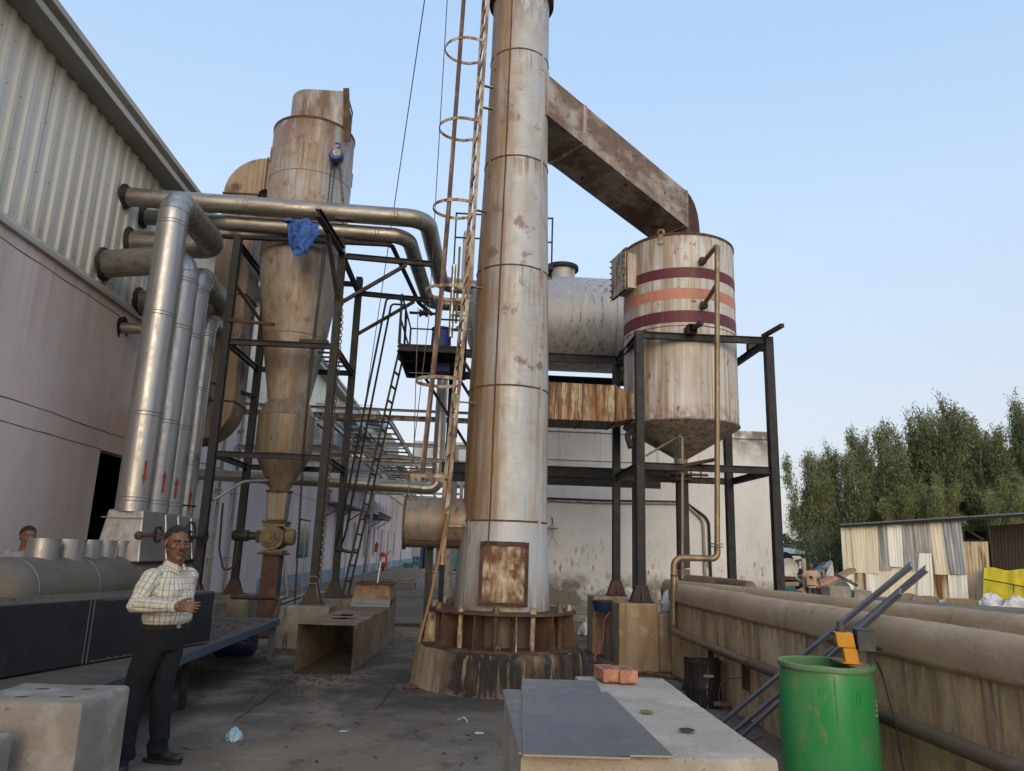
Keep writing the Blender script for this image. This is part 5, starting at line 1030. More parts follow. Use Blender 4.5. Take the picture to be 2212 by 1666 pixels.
chain([hc+V((.06, 0, -.1)), at(741, 440, y=13.0), at(738, 700, y=12.6), at(722, 900, y=12.5), at(690, 1257, y=12.45)], 'load_chain', 'chainload', ho, .075, .0085)
chain([hc+V((-.1, .1, -.1)), at(688, 640, y=12.95), at(668, 800, y=12.85), at(636, 1307, y=12.75)], 'hand_chain', 'chain', ho, .050, .0055)
chain([hc+V((-.04, .12, -.1)), at(708, 500, y=12.98), at(684, 700, y=12.9), at(655, 960, y=12.8), at(637, 1303, y=12.75)], 'hand_chain', 'chain', ho, .050, .0055)
B().tube([hc+V((-.08, 0, -.1)), hc+V((-.09, 0, -.2)), hc+V((-.07, 0, -.26)), hc+V((-.03, 0, -.22))], .02, 8).part('bottom_hook', 'rust', ho)

# ------------------------------------------------------------------ steel tower round the cyclone
cf = T('cyclone_tower', 'black steel tower around the cyclone with bracket arms carrying pipes', 'steel frame', (-3.5, 13.9, .6))
GX0, GX1, GY0, GY1 = -4.42, -2.52, 12.85, 14.9
for x, y, zt in ((GX0, GY0, 7.08), (GX1, GY0, 6.85), (GX0, GY1, 7.45), (GX1, GY1, 7.15)):
    B().channel((x, y, .66), (x, y, zt), .13, .13, .02).part('post', 'black', cf, smooth=0)
    b = B(); b.box(x-.18, x+.18, y-.18, y+.18, .66, .678)
    for e in (-.067, .067): b.frustum((x-.17, x+.17, y+e-.006, y+e+.006, .678), (x-.075, x+.075, y+e-.006, y+e+.006, .93))
    b.part('base_plate', 'black_rust', cf, smooth=0)
def cb(p0, p1, wd=.075, h=.10, mt='black', name='beam', ch=False):
    b = B(); (b.channel if ch else b.beam)(p0, p1, wd, h); return b.part(name, mt, cf, smooth=0)
for z in (5.07, 3.08):
    cb((GX0+.07, GY0, z), (GX1-.07, GY0, z), ch=True); cb((GX0+.07, GY1, z), (GX1-.07, GY1, z), ch=True); cb((GX0, GY0+.07, z), (GX0, GY1-.07, z), ch=True); cb((GX1, GY0+.07, z), (GX1, GY1-.07, z), ch=True, mt='black_rust')
cb((GX0, GY0+.07, 6.95), (GX0, GY1-.07, 6.95), ch=True); cb((GX1, GY0+.07, 6.8), (GX1, GY1-.07, 6.8), ch=True); cb((GX0+.07, GY1, 7.0), (GX1-.07, GY1, 7.0))
cb((GX1+.07, GY0, 6.79), (-.87, GY0, 6.72), ch=True); cb((GX1+.07, GY1, 6.80), (-.95, GY1, 6.72), ch=True)
cb((GX1+.03, GY0, 5.88), (-1.35, GY0, 6.68), .06, .06, name='brace'); cb((GX1+.03, GY1, 5.9), (-1.35, GY1, 6.68), .06, .06, name='brace')
cb((GX1, GY0-.07, 6.86), (-2.62, 11.1, 6.80), .10, .13, 'black_rust', ch=True); cb((GX1, GY0-.02, 5.9), (-2.58, 11.75, 6.74), .07, .07, 'black_rust', 'brace')
cb((-2.45, 11.6, 6.95), (-2.15, 11.62, 6.95), .08, .05, 'rust', 'pipe_rest')
for k in range(5): cb((-2.95+.0*k, GY0+.35+k*.34, 5.13), (GX1-.02, GY0+.35+k*.34, 5.13), .05, .03, name='grating_bar')
cb((-3.15, GY0+.05, 5.15), (GX1-.12, GY0+.03, 5.15), .10, .06, 'rust_red', 'plank')
a = at(503, 693, y=12.8); cb((GX0+.02, GY0-.08, a.z), (at(592, 701, y=12.6)), .05, .05, 'rust_red', 'side_arm'); cb((GX0, GY0, a.z+.75), (GX0+.6, GY1-.3, a.z-.15), .045, .045, 'rust_red', 'brace')
B().lathe([(.03, 0), (.09, .0), (.09, .02), (.03, .02)], (-4.5, 12.9, 4.3), 12).part('cable_hook', 'black', cf)
pedestal(-2.93, -2.17, 12.45, 13.2, .66, 'grey concrete pedestal in front of the ladder foot under the cyclone frame', 'conc_dirty', .07)
pedestal(-2.95, -2.12, 14.45, 15.25, .65, 'rear grey pedestal at the ladder foot under the cyclone frame', 'conc_dirty', .05)
pedestal(-4.85, -4.02, 14.5, 15.25, .66, 'rear grey pedestal by the pink wall under the cyclone frame', 'conc_dirty', .05)
pedestal(-4.85, -4.0, 12.5, 13.2, .66, 'pedestal hidden beside the header drum under the cyclone frame', 'conc_dirty', .05)

# ------------------------------------------------------------------ brown bypass duct behind the cyclone
bd_ = T('bypass_duct', 'big brown rectangular duct with rounded elbows standing behind the cyclone', 'duct', (-4.9, 14.4, 3.3))
x0, x1, y0, y1 = -5.27, -4.58, 14.15, 14.85
B().box(x0, x1, y0, y1, 4.25, 8.55).part('vertical_run', 'bypass', bd_, smooth=0, bevel=.02)
def bend(cxx, czz, ri, ro, a0, a1, name):
    b = B(); n_ = 14; vs = []
    for i in range(n_+1):
        a = R(a0+(a1-a0)*i/n_)
        for r_ in (ri, ro):
            for y in (y0, y1): vs.append((cxx+r_*math.cos(a), y, czz+r_*math.sin(a)))
    fs = []
    for i in range(n_):
        o_ = i*4; p_ = o_+4; fs += [(o_, p_, p_+2, o_+2), (o_+1, o_+3, p_+3, p_+1), (o_, o_+1, p_+1, p_), (o_+2, p_+2, p_+3, o_+3)]
    b.add(vs, fs); return b.part(name, 'bypass', bd_, smooth=40)
bend(x1+.12, 8.56, .12, .81, 180, 90, 'elbow'); B().box(x1+.12, CX0-.05, y0, y1, 8.68, 9.37).part('inlet_run', 'bypass', bd_, smooth=0)
bend(x0-.12, 4.24, .12, .81, 0, -90, 'elbow'); B().box(WX+.01, x0-.12, y0, y1, 3.43, 4.12).part('wall_run', 'bypass', bd_, smooth=0)
for z in (8.55, 4.245, 6.4):
    b = B(); b.box(x0-.02, x1+.02, y0-.02, y1+.02, z-.014, z+.014); b.part('flange', 'rust', bd_, smooth=0)
B().box(x1+.11, x1+.135, y0-.02, y1+.02, 8.66, 9.39).part('flange', 'rust', bd_, smooth=0)
B().beam((x1, 14.5, 4.5), (x1+.18, 14.85, 4.5), .06, .06).part('stay', 'black', bd_, smooth=0)

# ================================================================== STEAM HEADER AND INSULATED PIPES
HX, HZc, HR = -4.88, 1.02, .36
hd = T('header_drum', 'large dull horizontal header drum beside the pink wall with stub nozzles', 'drum', (HX, 10.5, .3))
B().lathe([(0, 8.12), (.12, 8.13), (.24, 8.18), (.33, 8.27), (HR, 8.40), (HR, 13.28)], (HX, 0, HZc), 48, 'Y').part('shell', 'header', hd)
B().lathe([(HR+.004, 13.20), (HR+.02, 13.21), (HR+.02, 13.29), (.3, 13.31), (0, 13.32)], (HX, 0, HZc), 48, 'Y').part('end_cap', 'header', hd)
for y in (8.42, 9.75, 11.0): B().lathe([(HR+.001, y-.012), (HR+.006, y), (HR+.001, y+.012)], (HX, 0, HZc), 48, 'Y').part('cladding_seam', 'alu_seam', hd)
for k, (px, r_) in enumerate(((92, .17), (145, .20), (190, .155), (224, .155), (257, .155))):
    c = at(px, 1190, x=HX); b = B(); n_ = 28; vs = []
    for i in range(n_):
        a = 2*math.pi*i/n_; x, y = r_*math.cos(a), r_*math.sin(a); zb = math.sqrt(max(.001, HR**2-x*x))
        for zz_ in (zb-.01, 1.585-HZc-.0): vs.append((HX+x*(1.0), c.y+y, HZc+zz_))
    b.add(vs, [(2*i, 2*((i+1) % n_), 2*((i+1) % n_)+1, 2*i+1) for i in range(n_)]); b.part('nozzle', 'alu', hd)
    B().lathe([(0, 1.587), (r_+.006, 1.587), (r_+.006, 1.565), (r_, 1.565)], (HX, c.y, 0), 28).part('nozzle_lid', 'alu_seam', hd)
b = B(); b.frustum((HX-.30, HX+.34, 10.82, 12.95, 1.30), (HX-.25, HX+.24, 10.98, 12.8, 2.02)); b.part('insulation_box', 'alu', hd, smooth=0, bevel=.02)
for y0_, y1_ in ((11.75, 11.95), (12.25, 12.5), (12.82, 13.25)):
    b = B(); b.frustum((HX-.28, HX+.36, y0_, y1_, 1.31), (HX-.2, HX+.26, y0_, y1_, 2.0)); b.part('insulation_box', 'alu', hd, smooth=0, bevel=.02)
for z in (1.42, 1.9): B().box(HX-.31, HX+.30-.08*(z-1.4), 10.85+.12*(z-1.3), 10.87+.12*(z-1.3), z, z+.012).part('cladding_seam', 'alu_seam', hd, smooth=0)
for y in (9.0, 12.2): B().box(HX-.25, HX+.25, y-.06, y+.06, 0, .75).part('saddle_support', 'black', hd, smooth=0)
for k, (px, py, r_) in enumerate(((338, 1155, .10), (409, 1150, .15), (440, 1160, .10))):
    c = at(px, py, x=HX+.62); b = B(); b.tube([V((HX+.3, c.y+.1, c.z-.02)), V((c.x+.02, c.y, c.z))], .03, 8); b.ball((HX+.36, c.y+.06, c.z-.02), (.06, .05, .06), 12, 8); vv = b.part('valve', 'rust' if k == 0 else 'bucket', hd)
    b = B(); ring = [c+V((.02, r_*math.cos(R(a)), r_*math.sin(R(a))*1.0)) for a in range(0, 360, 20)]
    rm = Matrix.Rotation(R(-6), 3, 'Z'); ring = [c+rm @ (p-c) for p in ring]; b.tube(ring, .016, 6, closed=True)
    for a in range(0, 18, 6): b.beam(c, ring[a], .016, .016)
    bolts(b, ring[::3], (0, 0, 1), .022, .02); b.part('handwheel', 'bucket', vv)
def ipipe(name, label, pts, r, mt, bend_r, bands=(), grp='insulated pipes at the factory wall', arrow=None, n=22, collar=None):
    t = T(name, label, 'pipe', pts[0], grp); P = fillet(pts, bend_r, 8)
    if name == 'riser_pipe':
        B().tube(P[:7], r, n).part('pipe_cladding', mt, t); B().tube(P[6:], r, n).part('run_cladding', 'alu_dull', t)
        for i in range(2, 10, 2):
            d_ = (P[i+1]-P[i-1]).normalized(); B().tube([P[i]-d_*.006, P[i], P[i]+d_*.006], r, n, cap=False, rs=[r+.001, r+.006, r+.001]).part('elbow_seam', 'alu_seam', t)
    else: B().tube(P, r, n).part('pipe_cladding', mt, t)
    for p, d in bands:
        d = V(d).normalized(); p = V(p); b = B()
        for e in (0, .05):
            q = p+d*e; b.tube([q-d*.006, q, q+d*.006], r+.004, n, cap=False, rs=[r+.001, r+.006, r+.001])
        b.part('joint_band', 'alu_seam', t)
    if collar:
        b = B(); p = V(collar); b.tube([p+V((.0, 0, 0)), p+V((.03, 0, 0)), p+V((.07, 0, 0))], r, n, rs=[r+.06, r+.05, r+.004]); wob(b, .03, 7, r); b.part('sealing_collar', 'cable', t)
    return t
Up = (0, 0, 1)
rA, rB = .225, .165
ZA, ZB = 6.92, 6.19
ipipe('riser_pipe', 'widest shiny riser pipe at the front, its top bent back toward the cyclone', [(HX, 11.15, 2.0), (HX, 11.15, ZA), (HX, 13.07, ZA), (WX, 13.07, ZA)], rA, 'alu', .32, [((HX, 11.15, z), Up) for z in (2.15, 3.4, 4.95, 6.45)], grp='riser pipes on the header', collar=(WX+.02, 13.07, ZA), n=28)
ipipe('riser_pipe', 'second riser pipe, mostly behind the widest one, turning straight into the wall', [(HX, 11.85, 2.0), (HX, 11.85, ZB), (WX, 12.3, ZB)], rB+.07, 'alu', .36, [((HX, 11.85, z), Up) for z in (2.15, 3.4, 4.95, 5.75)], grp='riser pipes on the header', collar=(WX+.02, 12.3, ZB))
ipipe('riser_pipe', 'third riser pipe with shiny face, elbow bent back below the widest pipe', [(HX, 12.36, 2.0), (HX, 12.36, 6.12), (HX, 13.75, 6.05), (WX, 13.75, 6.0)], rB+.07, 'alu', .36, [((HX, 12.36, z), Up) for z in (2.15, 3.4, 4.95, 5.75)], grp='riser pipes on the header', collar=(WX+.02, 13.75, 6.0))
ipipe('riser_pipe', 'shortest riser pipe at the right with an S shaped elbow at its top', [(HX, 13.12, 2.0), (HX, 13.12, 5.55), (HX, 13.8, 5.55), (HX-.1, 13.95, 6.1)], rB, 'alu', .3, [((HX, 13.12, z), Up) for z in (2.9, 4.2, 5.2)], grp='riser pipes on the header')
for (y, r_, z, dn_, px) in ((11.15, rA, 2.55, True, 331), (11.85, rB+.07, 2.5, False, 355), (12.36, rB+.07, 2.45, False, 382), (13.12, rB, 2.3, False, 418)):
    a0 = R(-40); q = V((math.cos(a0), math.sin(a0), 0)); s = V((-q.y, q.x, 0)); o0 = V((HX, y, z))+q*(r_+.004); sg = -1 if dn_ else 1
    b = B(); b.prism([o0-s*.018-V((0, 0, sg*.18)), o0+s*.018-V((0, 0, sg*.18)), o0+s*.018+V((0, 0, sg*.04)), o0+s*.036+V((0, 0, sg*.04)), o0+V((0, 0, sg*.16)), o0-s*.036+V((0, 0, sg*.04)), o0-s*.018+V((0, 0, sg*.04))], q*.004)
    b.one('flow_arrow', 'arrow', ('red flow arrow pointing down on the widest riser pipe' if dn_ else {355: 'red flow arrow pointing up on the second riser pipe', 382: 'red flow arrow pointing up on the third riser pipe', 418: 'red flow arrow pointing up on the shortest riser pipe'}[px]), 'arrow', 'red flow arrows', smooth=0)
B().tube([V((HX+.18*math.cos(R(a)), 13.12+.18*math.sin(R(a)), 2.2)) for a in range(0, 360, 20)], .016, 6, closed=True).one('black_tie', 'cable', 'black tie wrapped round the shortest riser pipe', 'tie')
ipipe('wall_pipe', 'small brown pipe entering a hole in the pink wall', [(WX-.2, 13.3, 5.36), (HX-.1, 13.3, 5.36)], .10, 'alu_dull', .2)
b = B(); b.lathe([(0, .006), (.20, .004), (.23, 0)], (WX, 13.3, 5.36), 16, 'X'); wob(b, .05, 6); b.one('wall_hole', 'dark', 'ragged black hole in the pink wall round the small pipe', 'hole', smooth=0)
OA, OB = 7.63, 7.58
ipipe('overhead_pipe', 'upper long overhead pipe running from the wall toward the boiler', [(WX, 12.65, OA), (-1.02, 12.78, OA-.06), (-.86, 16.1, OA-.1), (.7, 16.3, OA-.1)], .17, 'alu_dull', .38, [(V((WX, 12.65, OA)).lerp(V((-1.02, 12.78, OA-.06)), (x-WX)/(-1.02-WX)), (1, .024, -.011)) for x in (-5.9, -4.3, -3.0, -1.6)], collar=(WX+.02, 12.65, OA), grp='overhead pipes to the boiler')
ipipe('overhead_pipe', 'lower long overhead pipe with blue cloth on it, running toward the boiler', [(WX, 13.4, OB), (-5.7, 13.36, OB), (-4.7, 12.95, 7.36), (-1.37, 12.97, 7.29), (-1.15, 16.5, 7.2), (.3, 16.5, 7.18)], .145, 'alu_dull', .34, [(V((-4.7, 12.95, 7.36)).lerp(V((-1.37, 12.97, 7.29)), (x+4.7)/3.33), (1, .006, -.021)) for x in (-4.3, -2.9, -1.95)], collar=(WX+.02, 13.4, OB), grp='overhead pipes to the boiler')
B().tube(fillet([(WX, 12.98, 7.02), at(487, 511, y=12.98), at(846, 529, y=12.98), at(905, 655, y=16.0), at(934, 680, y=16.2)], .12), .045, 10).one('condensate_pipe', 'black', 'thin dark green pipe running under the overhead pipes', 'pipe')
ipipe('dented_pipe', 'dented grey pipe crossing low to the upright silver flue', [(WX, 18, 3.17), (-2.9, 18, 3.10), (-.95, 18, 3.03)], .135, 'alu_dull', .2, [((-5.2, 18, 3.145), (1, 0, -.02)), ((-4.1, 18, 3.123), (1, 0, -.02)), ((-2.2, 18, 3.075), (1, 0, -.036))], grp=None)
ipipe('upright_flue', 'upright shiny silver pipe under the boiler platform', [(-1.15, 18, 3.02), (-.80, 18, 3.05), (-.80, 18, 6.3)], .14, 'alu', .2, [((-.8, 18, z), Up) for z in (4.05, 5.0)], grp=None)

# ------------------------------------------------------------------ blue cloth over the pipe
ctl = at(617, 472, y=12.45)
b = B()
def clothf(u, v):
    top = at(620+u*72, 473+u*4+4*math.sin(u*9), y=12.42); ln = (.22+.55*math.sin(math.pi*min(1, u*.95+.02))**.7*(1.0-.25*u)) if u > .12 else .1+.5*u
    p = top+V((.05*math.sin(v*6+u*4)+.10*v*(.62-u), -.05*v+.05*math.sin(u*17+v*3)*(.3+v), -ln*v*1.05))
    return p+V(mnoise.noise_vector(p*5))*.05+V(mnoise.noise_vector(p*13))*.03+V(mnoise.noise_vector(p*30))*.012
b.grid(clothf, 60, 44); o = b.one('blue_cloth', 'blue_cloth', 'crumpled blue cloth hanging over the overhead pipe by the cyclone', 'cloth', smooth=80)
m_ = o.modifiers.new('thickness', 'SOLIDIFY'); m_.thickness = .006
p = at(616, 473, y=12.42); sack('cloth_knot', (p.x+.07, 12.42, p.z-.07), .10, .07, .055, 'blue_cloth', 'bunched end of the blue cloth on the overhead pipe', 'cloth', 4.)

# ================================================================== BOILER DRUM, ITS FRAME AND PLATFORM
bo = T('boiler_drum', 'big horizontal silver boiler drum with dark drips behind the chimney', 'boiler', (2, 16, 5.6))
BZ, BR, BY = 6.72, 1.08, 16.1
B().lathe([(0, -.42), (.5, -.36), (.85, -.22), (1.02, -.05), (BR, .05), (BR, 1.5), (BR, 3.0), (BR, 4.3), (1.0, 4.45), (.7, 4.6), (0, 4.7)], (.15, BY, BZ), 56, 'X').part('shell', 'boiler', bo)
for x in (2.85, 1.2): B().lathe([(BR, x-.012), (BR+.007, x), (BR, x+.012)], (.15, BY, BZ), 56, 'X').part('cladding_seam', 'alu_seam', bo)
mc = at(1215, 590, y=16); B().lathe([(.30, 7.6), (.30, 8.02), (.37, 8.02), (.37, 8.09), (.0, 8.12)], (mc.x, 16.1, 0), 28).part('manhole', 'boiler', bo)
B().lathe([(.32, 8.01), (.385, 8.02), (.385, 8.1), (.3, 8.12)], (mc.x, 16.1, 0), 28).part('manhole_rim', 'black', bo)
vc = at(1011, 560, y=16); B().lathe([(.14, 7.6), (.14, 8.75), (.12, 8.85), (.0, 8.9)], (vc.x, 16.1, 0), 20).part('vent_pipe', 'junkw', bo)
pb = at(1340, 755, y=14.9); B().box(3.05, 3.5, 15.0, 15.25, 5.75, 5.85).part('saddle_lip', 'black', bo, smooth=0)
bf = T('boiler_support', 'black steel frame of beams and posts under the boiler drum', 'steel frame', (2, 16, 0))
for z in (5.63, 3.24):
    for y in (15.0, 17.0): B().channel((-.6, y, z), (4.4, y, z), .09, .17 if z > 5 else .2).part('beam', 'black', bf, smooth=0)
for x, y in ((3.36, 15.0), (.35, 15.0), (3.36, 17.0), (.35, 17.0), (-.55, 17)): B().box(x-.06, x+.06, y-.06, y+.06, 0, 5.55).part('post', 'black', bf, smooth=0)
for x in (-.5, 3.36): B().channel((x, 15.05, 5.63), (x, 16.95, 5.63), .09, .15).part('beam', 'black', bf, smooth=0)
# rails on the boiler top
rl = T('boiler_top_rail', 'thin black guard rail and black stand on top of the boiler', 'railing', (1, 16, 7.7))
b0 = at(1189, 500, y=15.6); b1 = at(1184, 575, y=15.6)
for px in (1193, 1076, 984): 
    q = at(px, 500, y=15.4); B().beam((q.x, 15.4, 7.2), (q.x, 15.4, 9.0), .035, .035).part('rail_post', 'black', rl, smooth=0)
xa, xb = at(984, 490, y=15.4).x, at(1193, 500, y=15.4).x
for z in (8.98, 8.4): B().beam((xa, 15.4, z), (xb, 15.4, z), .03, .03).part('rail_bar', 'black', rl, smooth=0)
B().box(xb-.25, xb+.03, 15.3, 15.9, 7.72, 7.82).part('foot_plate', 'black', rl, smooth=0)
# operator platform
pf = T('boiler_platform', 'black steel platform with rails at the left of the boiler', 'platform', (-.9, 15.7, 5.6))
px0, px1, py0, py1, pz = -1.57, -.25, 14.5, 16.9, 5.64
B().box(px0, px1, py0, py1, pz-.02, pz).part('deck', 'black', pf, smooth=0)
for y in (py0, 15.3, 16.1, py1): B().channel((px0, y, pz-.09), (px1, y, pz-.09), .06, .12).part('deck_beam', 'black', pf, smooth=0)
for x in (px0, px1): B().channel((x, py0, pz-.09), (x, py1, pz-.09), .06, .12).part('deck_beam', 'black', pf, smooth=0)
for x, y in ((px0, py0), (px0, py1), (px0, 15.7), (-.9, py1), (px1, py1), (-.85, py0)): B().beam((x, y, pz), (x, y, pz+1.05), .04, .04).part('rail_post', 'black', pf, smooth=0)
for z in (.55, 1.05):
    B().beam((px0, py0, pz+z), (px0, py1, pz+z), .03, .03).part('rail_bar', 'black', pf, smooth=0); B().beam((px0, py1, pz+z), (px1, py1, pz+z), .03, .03).part('rail_bar', 'black', pf, smooth=0)
B().beam((-.85, py0, pz+.55), (px1, py0, pz+.55), .03, .03).part('rail_bar', 'black', pf, smooth=0)
for x, y in ((px1-.12, py0), (px1-.12, py1), (px0+.4, py1)): B().beam((x, y, pz-.12), (x+1.2, y+.1, pz-1.9), .06, .06).part('brace', 'black', pf, smooth=0)
bl = T('blue_drum', 'blue plastic drum standing on the boiler platform', 'drum', (-.78, 15.6, pz)); B().lathe([(0, 0), (.2, 0), (.21, .05), (.22, .35), (.21, .62), (.2, .7), (0, .7)], (-.78, 15.7, pz), 24).part('shell', 'blue', bl); B().lathe([(.20, .66), (.225, .67), (.225, .71), (.20, .72)], (-.78, 15.7, pz), 24).part('lid_ring', 'navy', bl)
B().box(-.95, -.55, 15.3, 15.6, pz-.34, pz-.16).one('blue_box', 'blue', 'blue box hanging under the boiler platform', 'box')
lv_ = T('level_gauge', 'cluster of brassy valves and gauge column beside the boiler platform', 'gauge', (-.5, 15, pz))
B().tube([(-.55, 14.9, pz+.3), (-.55, 14.9, pz+1.9)], .05, 10).part('column', 'alu', lv_); B().tube([(-.45, 14.85, pz+.6), (-.45, 14.85, pz+2.3)], .025, 8).part('gauge_tube', 'brass', lv_)
for z in (.45, .75, 1.05, 1.3): 
    b = B(); b.ball((-.38, 14.75, pz+z), (.07, .06, .06), 10, 8); b.tube([(-.55, 14.8, pz+z), (-.1, 14.8, pz+z)], .02, 6); b.part('gauge_valve', 'galv', lv_)
cv = T('black_valve', 'black flanged valve on the thin pipe above the platform', 'valve', at(915, 675, y=15.2)); c = at(915, 677, y=15.2)
b = B(); b.lathe([(.02, -.3), (.03, -.3), (.03, -.09), (.08, -.09), (.08, -.05), (.05, -.03), (.05, .03), (.08, .05), (.08, .09), (.03, .09), (.03, .34)], c, 14, 'X'); b.tube([c, c+V((0, 0, .16))], .02, 6); b.part('body', 'black', cv); B().tube([c+V((.08*math.cos(R(a)), .08*math.sin(R(a)), .16)) for a in range(0, 360, 30)], .012, 6, closed=True).part('handwheel', 'black', cv)
pe = T('perforated_tray', 'narrow perforated vertical cable tray hanging beside the upright silver pipe', 'cable tray', (-.4, 16, 3.6))
b = B(); x0 = at(982, 870, y=16).x; z0, z1 = at(982, 945, y=16).z, at(982, 850, y=16).z; n_ = 22
b.grid(lambda u, v: (x0-.08+.16*u, 16+.02*math.sin(u*3), z0+(z1-z0)*v), 7, n_*2, skip=lambda i, j: (i % 2 == 1 and j % 2 == 0)); b.part('tray_sheet', 'black', pe, smooth=0)
for e in (-.085, .085): B().beam((x0+e, 16, z0), (x0+e, 16, z1), .012, .05).part('side_flange', 'black', pe, smooth=0)
# access ladder leaning to the platform
al = T('access_ladder', 'black leaning ladder with handrails up to the boiler platform', 'ladder', (-2.35, 14.85, .65))
L0, L1 = V((-2.36, 14.85, .66)), V((-1.55, 14.7, 5.70)); W_ = V((.06, .36, 0))
for e in (0, 1): B().beam(L0+W_*e, L1+W_*e, .035, .07).part('rail', 'black', al, smooth=0)
n_ = 17
for i in range(1, n_): p = L0.lerp(L1, i/n_); B().beam(p, p+W_, .04, .03).part('rung', 'black', al, smooth=0)
for e in (0, 1):
    o_ = W_*e+V((-.33, -.02, .0)); top = L1+V((-.04, 0, .95))+W_*e
    P = [L0.lerp(L1, .165)+W_*e, L0.lerp(L1, .165)+o_+V((-.02, 0, .05)), L0.lerp(L1, .25)+o_, L1+o_+V((-.02, 0, .95)), top, L1+W_*e+V((-.02, 0, .0))]
    B().tube(fillet(P, .08, 5), .022, 8).part('handrail', 'black', al)
for t_ in (.40, .66): B().tube([L0.lerp(L1, t_), L0.lerp(L1, t_)+V((-.33, -.02, .02))], .015, 6).part('handrail_stay', 'black', al)
B().box(-2.42, -2.2, 14.78, 15.25, .65, .70).part('foot_plate', 'rust', al, smooth=0)

# ------------------------------------------------------------------ rusty square duct to the tank
rd = T('rusty_square_duct', 'heavily rusted square duct between the chimney and the striped tank', 'duct', (1.8, 11.9, 3.6))
y0, y1 = 11.62, 12.45
B().prism([(.2, y0, 3.70), (2.28, y0, 3.70), (2.28, y0, 4.30), (.2, y0, 4.32)], (0, y1-y0, 0)).part('duct_run', 'rust_duct', rd, smooth=0, bevel=.008)
b = B(); b.add([(2.285, y0, 3.70), (2.285, y1, 3.70), (2.285, y1, 4.30), (2.285, y0, 4.30), (2.60, y0+.12, 3.78), (2.60, y1-.1, 3.78), (2.60, y1-.1, 4.2), (2.60, y0+.12, 4.2)], [(0, 4, 5, 1), (1, 5, 6, 2), (2, 6, 7, 3), (3, 7, 4, 0), (4, 7, 6, 5), (0, 1, 2, 3)]); b.part('taper', 'rust_duct', rd, smooth=0)
B().box(2.603, 2.75, y0+.12, y1-.1, 3.78, 4.2).part('spigot', 'tank', rd, smooth=0)
for x in (1.2, 1.75, 2.28): b = B(); b.box(x-.012, x+.012, y0-.008, y1+.008, 3.692, 4.318); b.part('weld_seam', 'rust', rd, smooth=0)
# round rusty neck from ground side of stack hidden: dirty dark joint below the duct
B().tube(fillet([(2.62, 11.9, 3.62), (2.5, 11.75, 3.5), (2.55, 11.7, 3.3)], .1), .05, 10).one('drain_elbow', 'black_rust', 'small dark pipe elbow below the rusty square duct', 'pipe')

# ================================================================== PIPE RACK, TRAY, AIR UNITS OVER THE ALLEY
pr_ = T('pipe_rack', 'weathered steel pipe rack of beams crossing the alley behind', 'rack', (-3, 24, 0))
for i, (px, py, y) in enumerate(((850, 886, 19.5), (850, 903, 19.5), (920, 963, 24.5), (880, 995, 30), (930, 1005, 29), (930, 1025, 33), (780, 976, 20.5))):
    c = at(px, py, y=y); xr = .2 if i < 6 else at(830, 980, y=y).x
    B().channel((WX+.05, y, c.z), (xr, y, c.z), .10, .13 if i != 0 else .06).part('beam', 'galv' if i != 1 else 'ladder', pr_, smooth=0)
for x, y in ((-.5, 24.5), (-.35, 30), (-.5, 19.6)): B().box(x-.07, x+.07, y-.07, y+.07, 0, 5.0).part('post', 'galv', pr_, smooth=0)
p = at(808, 1062, y=35); B().tube([(at(793, 1258, z=0).x, 35, 0), (p.x, 35, p.z)], .07, 8).part('post', 'galv', pr_)
B().beam(at(520, 1057, y=34.7), at(1000, 1068, y=34.7), .08, .1).part('beam', 'galv', pr_, smooth=0)
ab = T('angled_channel', 'pale galvanised channel with red striped end crossing behind the ladder', 'steel channel', at(880, 988, y=17.4)); a, c = at(782, 979, y=17.4), at(992, 1000, y=16.8)
B().channel(a, c, .07, .09).part('bar', 'galv', ab, smooth=0); B().beam(at(750, 976, y=17.4), a, .05, .05).part('red_end', 'rust_red', ab, smooth=0)
cty = T('cable_tray', 'ladder type cable tray running away above the alley', 'cable tray', (-3, 30, 5.1))
tz = 5.06; xa_ = at(735, 932, y=21.5).x; xb_ = at(838, 906, y=20).x
for x in (xa_, xb_): B().channel((x, 20.2, tz), (x, 70, tz), .06, .16).part('side_rail', 'galv', cty, smooth=0)
y = 20.5
while y < 70: B().beam((xa_+.03, y, tz-.03), (xb_-.03, y, tz-.03), .09, .05).part('cross_bar', 'black_rust' if int(y*3) % 2 else 'galv', cty, smooth=0); y += 1.1 if y < 40 else 2.4
for i, x in enumerate((-4.6, -4.2, -3.7, -3.3)): B().tube([(x, 22, tz+.06), (x+.1, 40, tz+.05), (x, 70, tz+.06)], .035, 6).part('cable_run', 'cable', cty)
def louvre(b, x, y, z, wdt=.35, n=6):
    for k in range(n): b.beam((x-wdt/2, y-.012, z+k*.09), (x+wdt/2, y-.012, z+k*.09), .02, .03)
def unit(px0, py0, px1, py1, y, dep, label):
    a, c = at(px0, py0, y=y), at(px1, py1, y=y); t = T('air_unit', label, 'air unit', ((a.x+c.x)/2, y, c.z), 'grey louvred air units'); b = B(); b.box(a.x, c.x, y, y+dep, c.z, a.z); b.part('casing', 'ac_grey', t, smooth=0, bevel=.02)
    w_ = c.x-a.x
    for e in (.25, .7): b = B(); louvre(b, a.x+w_*e, y, c.z+(a.z-c.z)*.3, .3, 6); b.part('louvre', 'soffit', t, smooth=0)
    b = B(); b.box(a.x-.02, c.x+.02, y-.02, y+dep+.02, a.z+.003, a.z+.03); b.part('lid', 'ac_grey', t, smooth=0); return t
unit(684, 872, 762, 905, 27, 9, 'upper grey louvred air unit beside the profiled gable sheet')
unit(666, 908, 728, 963, 23.5, 3, 'lower grey louvred air unit against the pink wall, behind the cyclone hopper')
unit(728, 1000, 838, 1045, 38, 8, 'long grey louvred unit low under the cable tray')
unit(762, 880, 812, 905, 33, 4, 'far small grey unit at the cyclone frame edge')
